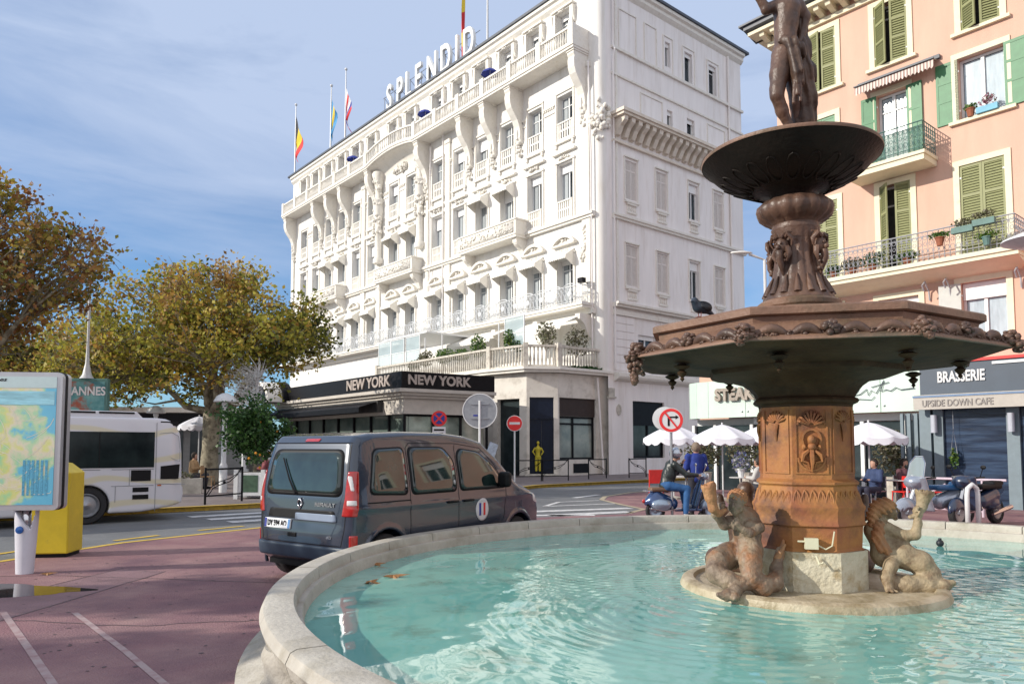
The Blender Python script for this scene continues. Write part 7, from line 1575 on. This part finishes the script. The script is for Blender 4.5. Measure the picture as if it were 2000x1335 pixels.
# ------------------------------------------------------------------ people
def skin(n, c): return mat(n, c, .55, .06, 8)
M_skin = skin('skin', (.42, .24, .17)); M_hairm = mat('dark_hair', (.02, .014, .01), .6, .3, 20)
def cloth(n, c): return mat(n, c, .8, .12, 6, .25, 18)
def person(label, loc, rz, J, top, bot, shoe=M_vblk, res=.02, hair=M_hairm, hands=True, coat=False, helmet=None, group=None):
    t = thing('person', label, 'person', loc, rz, group); g = lambda k: np.array(J[k], float)
    def body(P):
        t_ = sphere(P, g('head'), .098, (.86, 1.0, 1.16)); hd = g('head'); f = np.array(J.get('face', (0, -1, 0)), float); f /= np.linalg.norm(f); sd = np.cross(f, (0, 0, 1))
        t_ = smin(t_, caps(P, hd+f*.085+np.array((0, 0, .0)), hd+f*.112+np.array((0, 0, -.02)), .010, .013), .01)            # nose
        t_ = smin(t_, caps(P, hd+f*.045+np.array((0, 0, -.075)), hd+f*.07+np.array((0, 0, -.09)), .04, .028), .03)             # jaw
        for s in (-1, 1): t_ = smin(t_, sphere(P, hd+sd*s*.085+np.array((0, 0, -.01)), .022, (1, 1, 1.4)), .008)
        for s in (-1, 1): t_ = smax(t_, -sphere(P, hd+f*.098+sd*s*.033+np.array((0, 0, .008)), .014), .008)
        t_ = smax(t_, -caps(P, hd+f*.108+sd*.022+np.array((0, 0, -.062)), hd+f*.108-sd*.022+np.array((0, 0, -.062)), .006), .004)
        t_ = smin(t_, caps(P, hd+np.array((0, 0, -.07)), (g('shL')+g('shR'))/2, .055, .06), .03)
        t_ = smin(t_, chain(P, [((g('shL')+g('shR'))/2+np.array((0, 0, -.08)), .13), (g('pel'), .125)], .05), .04)
        for s in 'LR':
            t_ = smin(t_, chain(P, [(g('sh'+s), .055), (g('el'+s), .042), (g('wr'+s), .028)], .02), .03)
            t_ = smin(t_, chain(P, [(g('hp'+s), .085), (g('kn'+s), .058), (g('an'+s), .038)], .02), .04)
            if hands: d_ = g('wr'+s)-g('el'+s); t_ = smin(t_, hand(P, g('wr'+s), d_, (0, 0, -1) if abs(d_[2]) < .15 else (0, -1, 0), .0115, .6, .075), .01)
            ft_ = np.array(J.get('ft'+s, g('an'+s)+np.array((0, -.15, -.05)))); t_ = smin(t_, caps(P, g('an'+s)+np.array((0, 0, -.03)), ft_, .04, .032), .02)
        return t_
    pts = np.array([np.array(v, float) for k, v in J.items() if k != 'face']); lo = pts.min(0)-.26; hi = pts.max(0)+.26; lo[2] = max(lo[2], -.02) if pts[:, 2].min() < .3 else lo[2]
    nets('body', body, lo, hi, res, M_skin, t)
    def topf(P):
        c_ = (g('shL')+g('shR'))/2; t_ = chain(P, [(c_+np.array((0, 0, -.06)), .155), ((c_+g('pel'))/2, .15), (g('pel')+np.array((0, 0, -.02 if not coat else -.1)), .155)], .06)
        for s in 'LR': t_ = smin(t_, chain(P, [(g('sh'+s), .078), (g('el'+s), .062), (g('wr'+s)*.9+g('el'+s)*.1, .046)], .02), .05)
        t_ = smin(t_, caps(P, c_+np.array((0, 0, .0)), c_+np.array((0, 0, .05)), .075, .07), .02); return t_+.005*nz(P, 24)
    nets('jacket', topf, lo, hi, res, top, t)
    def botf(P):
        t_ = sphere(P, g('pel'), .155, (1.1, .95, .85))
        for s in 'LR': t_ = smin(t_, chain(P, [(g('hp'+s), .105), (g('kn'+s), .078), (g('an'+s)+np.array((0, 0, .03)), .058)], .02), .05)
        return t_+.004*nz(P, 22)
    nets('trousers', botf, lo, hi, res, bot, t)
    for s in 'LR':
        ft_ = np.array(J.get('ft'+s, g('an'+s)+np.array((0, -.15, -.05)))); a = g('an'+s)
        nets('shoe', lambda P: smin(caps(P, a+np.array((0, 0, -.02)), a+np.array((0, 0, -.05)), .055), caps(P, a+np.array((0, 0, -.045)), ft_, .05, .042), .03), np.minimum(a, ft_)-.08, np.maximum(a, ft_)+.08, max(.012, res*.7), shoe, t)
    hd = g('head'); f = np.array(J.get('face', (0, -1, 0)), float); f /= np.linalg.norm(f)
    if helmet:
        nets('helmet', lambda P: np.maximum(np.maximum(sphere(P, hd+np.array((0, 0, .03)), .145, (1, 1.05, .98)), -sphere(P, hd+f*.10+np.array((0, 0, -.055)), .105)), -(P[..., 2]-hd[2]+.09)), hd-.2, hd+.22, .012, helmet, t)
        nets('visor', lambda P: np.maximum(np.abs(sphere(P, hd+np.array((0, 0, .03)), .152))-.003, np.maximum(.05-((P-hd)@f), np.abs(P[..., 2]-hd[2]-.09)-.045)), hd-.2, hd+.22, .009, M_vglass, t)
    elif hair is not None:
        nets('hair', lambda P: smax(sphere(P, hd+np.array((0, 0, .018))-f*.012, .112, (.9, 1.0, 1.12)), ((P-hd)@f)-.035-np.maximum(0, P[..., 2]-hd[2]-.04)*1.2, .02)+.004*nz(P, 60), hd-.17, hd+.19, .012, hair, t)
    return t
stand = dict(pel=(0, 0, .95), shL=(-.19, 0, 1.42), shR=(.19, 0, 1.42), head=(0, -.02, 1.63), elL=(-.25, .0, 1.14), wrL=(-.19, -.2, 1.05), elR=(.25, 0, 1.14), wrR=(.19, -.2, 1.05), hpL=(-.1, 0, .9), knL=(-.11, -.02, .48), anL=(-.11, .02, .09), hpR=(.1, 0, .9), knR=(.12, 0, .48), anR=(.13, .02, .09))
sit = dict(pel=(0, 0, .50), shL=(-.18, .0, .98), shR=(.18, 0, .98), head=(0, -.03, 1.2), elL=(-.24, -.08, .74), wrL=(-.13, -.32, .76), elR=(.24, -.08, .74), wrR=(.13, -.32, .76), hpL=(-.1, -.02, .48), knL=(-.13, -.43, .50), anL=(-.13, -.42, .09), hpR=(.1, -.02, .48), knR=(.13, -.43, .50), anR=(.14, -.40, .09))
M_hood = cloth('blue_hoodie', (.01, .03, .20)); M_jean = cloth('blue_jeans', (.02, .09, .24)); M_leath = mat('dark_leather', (.015, .022, .022), .4, .3, 10, .3, 20); M_dk = cloth('dark_cloth', (.02, .02, .03))
j = dict(stand); j['face'] = (.2, 1, 0)
for k in ('wrL', 'wrR'): j[k] = (j[k][0], .22, 1.06)
for k in ('L', 'R'): j['ft'+k] = (j['an'+k][0], .16, .04)
person('person standing with back turned in a blue hooded top under the parasol', (4.4, 17.7, 0), 0.1, j, M_hood, M_dk, res=.02, hair=mat('grey_hair', (.20, .15, .11), .7))
# scooter and rider, local -y is forward
RZ = math.radians(98)
sct = thing('motor_scooter', 'silver blue retro motor scooter ridden away from the parasols', 'scooter', (3.83, 16.75, 0), RZ)
M_sil = mat('silver_blue_paint', (.26, .33, .42), .22, .04, metal=.5, coat=1); M_navy = mat('navy_paint', (.02, .05, .14), .22, .05, metal=.3, coat=1); M_seat = mat('tan_seat', (.16, .09, .05), .5)
def cowl(P):
    t = smin(sphere(P, (0, .55, .42), .22, (1.0, 1.35, .85)), chain(P, [((0, .25, .38), .15), ((0, .62, .50), .17), ((0, .80, .42), .08)], .06), .05)
    for s in (-1, 1): t = smin(t, sphere(P, (s*.17, .52, .36), .15, (.65, 1.5, .95)), .03)
    return smax(t, -(np.maximum(np.hypot(P[..., 1]-.62, P[..., 2]-.22)-.24, np.abs(P[..., 0])-.09)), .02)
nets('rear_body', cowl, (-.36, .0, .1), (.36, .98, .78), .016, M_navy, sct, newton=2)
for s in (-1, 1): nets('side_cowl', lambda P: sphere(P, (s*.20, .54, .37), .15, (.72, 1.55, .88)), (min(s*.04, s*.36), .2, .2), (max(s*.04, s*.36), .84, .54), .014, M_sil, sct, newton=2)
nets('leg_shield', lambda P: smax(np.abs(P[..., 1]+.42+(P[..., 2]-.6)*.28-P[..., 0]**2*1.2)-.018, np.maximum(np.abs(P[..., 0])-.23+np.clip(P[..., 2]-.7, 0, 1)*.35+np.clip(.35-P[..., 2], 0, 1)*.3, np.abs(P[..., 2]-.58)-.34), .03), (-.32, -.66, .18), (.32, -.2, .98), .014, M_navy, sct)
nets('floorboard', lambda P: rbox(P, (0, -.1, .245), (.18, .32, .03), .025), (-.24, -.46, .18), (.24, .26, .31), .016, M_navy, sct)
nets('front_mudguard', lambda P: np.maximum(smax(sphere(P, (0, -.68, .30), .22, (.5, 1.15, 1.0)), -sphere(P, (0, -.68, .22), .19, (.55, 1.2, 1.05)), .01), .2-P[..., 2]), (-.16, -1.0, .16), (.16, -.4, .58), .013, M_sil, sct)
nets('handlebar_cover', lambda P: smin(sphere(P, (0, -.50, .98), .11, (1.3, 1.1, .8)), caps(P, (-.26, -.40, 1.0), (.26, -.40, 1.0), .03), .05), (-.36, -.7, .84), (.36, -.28, 1.12), .013, M_sil, sct)
m = MB(); m.tube([(0, -.68, .24), (0, -.5, .95)], .035, 8); m.build('steering_column', M_chrome, sct)
m = MB(); m.lathe([(.075, 0), (.07, .03), (.0, .05)], 16, M=Matrix.Translation((0, -.6, .98)) @ Matrix.Rotation(PI/2, 4, 'X')); m.build('headlamp', M_tailw, sct, True)
nets('saddle', lambda P: rbox(P, (0, .42, .70), (.13, .34, .05), .045)+.0*P[..., 0], (-.2, .02, .6), (.2, .82, .8), .016, M_seat, sct)
MB().tube([(.12, .72, .68), (.12, .86, .66), (-.12, .86, .66), (-.12, .72, .68)], .012, 6).tube([(-.2, .1, .28), (-.26, .5, .24), (-.24, .84, .3)], .014, 6).build('chrome_rail', M_chrome, sct)
MB().ball((0, .88, .44), .05, 8, 6).build('tail_lamp', M_tail, sct, True)
for yy in (-.68, .62):
    o = wheel(.22, .1).build('wheel', M_rubber, sct, ang=40, loc=(0, yy, .22)); o.rotation_euler = (0, 0, PI/2); rm = MB(); [rm.lathe([(.15, s*.04), (.12, s*.045), (.05, s*.03), (0, s*.05)], 16, M=Matrix.Rotation(PI/2, 4, 'X'), cap=False) for s in (-1, 1)]; rm.build('rim', M_sil, o)
for s in (-1, 1): MB().tube([(s*.2, -.42, 1.02), (s*.28, -.46, 1.2)], .008, 5).ball((s*.29, -.46, 1.24), .055, 10, 6, (1, .35, .8)).build('mirror', M_chrome, sct)
rider = dict(pel=(0, .36, .80), shL=(-.19, .22, 1.26), shR=(.19, .22, 1.26), head=(0, .12, 1.48), face=(0, -1, -.1), elL=(-.27, -.02, 1.03), wrL=(-.24, -.30, 1.02), elR=(.25, .02, 1.06), wrR=(.10, -.06, 1.28), hpL=(-.1, .34, .78), knL=(-.19, -.06, .72), anL=(-.24, .0, .16), hpR=(.1, .34, .78), knR=(.17, -.08, .70), anR=(.15, -.12, .36), ftL=(-.26, -.14, .05), ftR=(.15, -.26, .31))
person('person riding the scooter in silver helmet, dark jacket and blue jeans, hand at the chin', (3.83, 16.75, 0), RZ, rider, M_leath, M_jean, mat('white_shoes', (.5, .52, .55), .5), .018, None, True, False, mat('silver_helmet', (.42, .46, .52), .18, .04, metal=.7, coat=1))
# cafe guests
gs = [((-13.3, 26.9, .12), -1.4, sit, (.30, .10, .10), (.03, .06, .16), 'person with reddish hair sitting at the wooden table nearest the bus', (.15, .03, .02)),
      ((-11.7, 27.2, .12), 1.6, sit, (.38, .24, .12), (.05, .05, .06), 'person in tan top sitting in front of the plane trunk', (.03, .02, .012)),
      ((-8.9, 26.8, .12), -1.3, sit, (.20, .05, .06), (.03, .03, .04), 'person in dark red sitting behind the orange tree on the left', None),
      ((-7.7, 26.7, .12), 1.5, sit, (.05, .26, .22), (.04, .04, .05), 'person in teal top sitting behind the orange tree next to the van', None),
      ((-8.3, 29.5, .12), .3, stand, (.55, .55, .58), (.03, .03, .04), 'person in white shirt standing among the cafe tables', None),
      ((-9.4, 30.2, .12), -.6, stand, (.03, .04, .10), (.02, .02, .03), 'person in navy standing in the shade behind the lamp pole', None),
      ((7.7, 22.6, 0), 1.2, sit, (.06, .06, .07), (.05, .08, .2), 'person in black seated under the middle parasol', None),
      ((7.2, 21.6, 0), -2.2, sit, (.45, .44, .42), (.03, .03, .04), 'person in pale top seated left of the fountain column', None),
      ((10.9, 20.6, 0), .4, sit, (.10, .04, .05), (.02, .02, .04), 'person in dark maroon seated under the right hand parasol', None),
      ((9.9, 20.2, 0), -1.2, sit, (.03, .05, .12), (.02, .02, .04), 'person in navy seated at the right hand parasol table', None),
      ((8.6, 22.9, 0), -.3, sit, (.30, .27, .20), (.03, .03, .05), 'person in beige seated just left of the column edge', None)]
for i, (loc, rz, J, a, b_, lab, hc) in enumerate(gs):
    person(lab, loc, rz, J, cloth('top_cloth', a), cloth('leg_cloth', b_), res=.032, hands=True, hair=mat('hair', hc, .7) if hc else M_hairm, group='cafe guests')
for loc, rz, lab in (((7.7, 22.6, 0), 1.2, 'grey cafe chair under the middle parasol'), ((7.2, 21.6, 0), -2.2, 'grey cafe chair left of the fountain column'), ((10.9, 20.6, 0), .4, 'grey cafe chair behind the right hand table'), ((9.9, 20.2, 0), -1.2, 'grey cafe chair left of the right hand table'), ((8.6, 22.9, 0), -.3, 'grey cafe chair near the column edge')):
    if 'gch' not in globals(): gch = chair(M_steel, lab, loc, rz, 'grey cafe chairs')
    else: copy_tree(gch, None, loc, rz, lab)
# flower vase on the cafe table, bottle on red chair
vs_ = potted('flower_pot', 'white pot with white and blue flowers on the table left of the column', (6.9, 22.3, .75), leafmat('mixed_flowers', [(.05, .14, .04), (.5, .5, .52), (.08, .1, .4), (.6, .6, .55)]), M_polew, (.28, .28, .35), rz=0, group=None, sz=.04, n=380)
for i, (x, y, s) in enumerate(((8.3, 26.2, 1.1), (6.9, 26.6, 1.0), (11.5, 22.3, .9))):
    t = thing('dried_plant', ['dry beige pampas arrangement behind the cafe tables on the right', 'dry beige pampas arrangement behind the man in blue', 'dry plant arrangement right of the parasol by the glass'][i], 'plant', (x, y, 0)); leaves('foliage', M_dry_leaf, t, (0, 0, 1.5), (.7*s, .4, .7), 700, .06, i); MB().lathe([(.2, 0), (.28, .7), (.3, .75)], 12).build('pot', M_stone, t)
# mannequin in the shop doorway
mq = thing('mannequin', 'yellow dressed shop mannequin behind the glass of the navy door', 'mannequin', HM @ Vector((-1.15, -3.75, .35)), ANG+.9); mq.scale = (.86, .86, .82)
def mqf(P):
    t = sphere(P, (0, 0, 1.85), .1, (.9, 1, 1.2)); t = smin(t, chain(P, [((0, 0, 1.68), .06), ((0, 0, 1.45), .17), ((0, 0, 1.15), .13), ((0, 0, .95), .16)], .05), .03)
    for s in (-1, 1): t = smin(t, chain(P, [((s*.2, 0, 1.5), .06), ((s*.32, 0, 1.28), .045), ((s*.2, -.1, 1.08), .035)], .03), .03); t = smin(t, chain(P, [((s*.09, 0, .95), .1), ((s*.11, 0, .5), .085), ((s*.11, 0, .08), .07)], .03), .03)
    return t
nets('body', mqf, (-.45, -.25, 0), (.45, .25, 2.05), .03, mat('yellow_suit', (.50, .42, .03), .7, .1), mq)
# parked two wheelers on the right
def moto(label, loc, rz, m1, m2, screen_=True, group='two wheelers parked by the brasserie', sc_=1.0):
    t = thing('parked_scooter', label, 'scooter', loc, rz, group)
    nets('rear_body', lambda P: smin(chain(P, [((0, .1, .50), .16), ((0, .55, .62), .17), ((0, .95, .72), .07)], .05), sphere(P, (0, .5, .45), .2, (.9, 1.4, .8)), .04), (-.3, -.12, .2), (.3, 1.1, .95), .022, m1, t)
    nets('saddle', lambda P: smin(rbox(P, (0, .35, .80), (.15, .42, .055), .05), rbox(P, (0, .66, .87), (.13, .2, .05), .045), .04), (-.22, -.12, .7), (.22, .95, .98), .02, m2, t)
    nets('front_fairing', lambda P: smin(smax(np.abs(P[..., 1]+.42+(P[..., 2]-.6)*.3-P[..., 0]**2*1.4)-.05, np.maximum(np.abs(P[..., 0])-.24, np.abs(P[..., 2]-.68)-.36), .05), sphere(P, (0, -.58, .92), .15, (1.2, .9, .9)), .05), (-.36, -.85, .25), (.36, -.12, 1.15), .02, m1, t)
    nets('front_mudguard', lambda P: np.maximum(smax(sphere(P, (0, -.75, .34), .27, (.4, 1.1, 1)), -sphere(P, (0, -.75, .26), .24, (.45, 1.15, 1.05)), .01), .24-P[..., 2]), (-.16, -1.1, .2), (.16, -.4, .66), .018, m1, t)
    if screen_:
        m = MB(); m.tube([(-.22, -.50, 1.0), (-.2, -.42, 1.32), (-.1, -.38, 1.45), (.1, -.38, 1.45), (.2, -.42, 1.32), (.22, -.50, 1.0)], .014, 6); o = m.build('windscreen_frame', M_chrome, t); MB().add([(-.22, -.5, 1.0), (.22, -.5, 1.0), (.2, -.42, 1.32), (.1, -.38, 1.45), (-.1, -.38, 1.45), (-.2, -.42, 1.32)], [(0,1,2,3,4,5)]).build('windscreen', M_clear, o)
    MB().tube([(-.34, -.3, 1.02), (-.1, -.42, 1.0), (.1, -.42, 1.0), (.34, -.3, 1.02)], .018, 8).build('handlebar', M_vblk, t)
    for s in (-1, 1): MB().tube([(s*.26, -.34, 1.02), (s*.34, -.38, 1.2)], .008, 5).ball((s*.35, -.38, 1.23), .06, 10, 6, (1, .3, .75)).build('mirror', M_vblk, t)
    for yy in (-.75, .7):
        o = wheel(.27, .12).build('wheel', M_rubber, t, ang=40, loc=(0, yy, .27)); o.rotation_euler = (0, 0, PI/2); rm = MB(); [rm.lathe([(.19, s*.05), (.16, s*.055), (.05, s*.03), (0, s*.06)], 16, M=Matrix.Rotation(PI/2, 4, 'X'), cap=False) for s in (-1, 1)]; rm.build('rim', M_steel, o)
    MB().tube([(.16, .3, .22), (.18, .8, .32), (.18, 1.0, .36)], [.03, .05, .05], 8).build('exhaust', M_chrome, t); MB().tube([(0, -.75, .27), (0, -.45, .95)], .04, 8).build('fork', M_chrome, t)
M_bcov = mat('blue_cover', (.02, .10, .24), .4, .2, 5); M_bd = mat('dark_blue_fairing', (.015, .03, .07), .3, .1, coat=.8)
moto('silver and blue scooter with clear windscreen parked near the brasserie pillar', (8.9, 15.6, 0), math.radians(-75), mat('silver_fairing', (.34, .38, .45), .25, .1, metal=.5, coat=.6), M_bcov)
moto('dark blue scooter with black mirrors parked behind the white bike hoop', (9.9, 15.8, 0), math.radians(-60), M_bd, M_vblk, False)
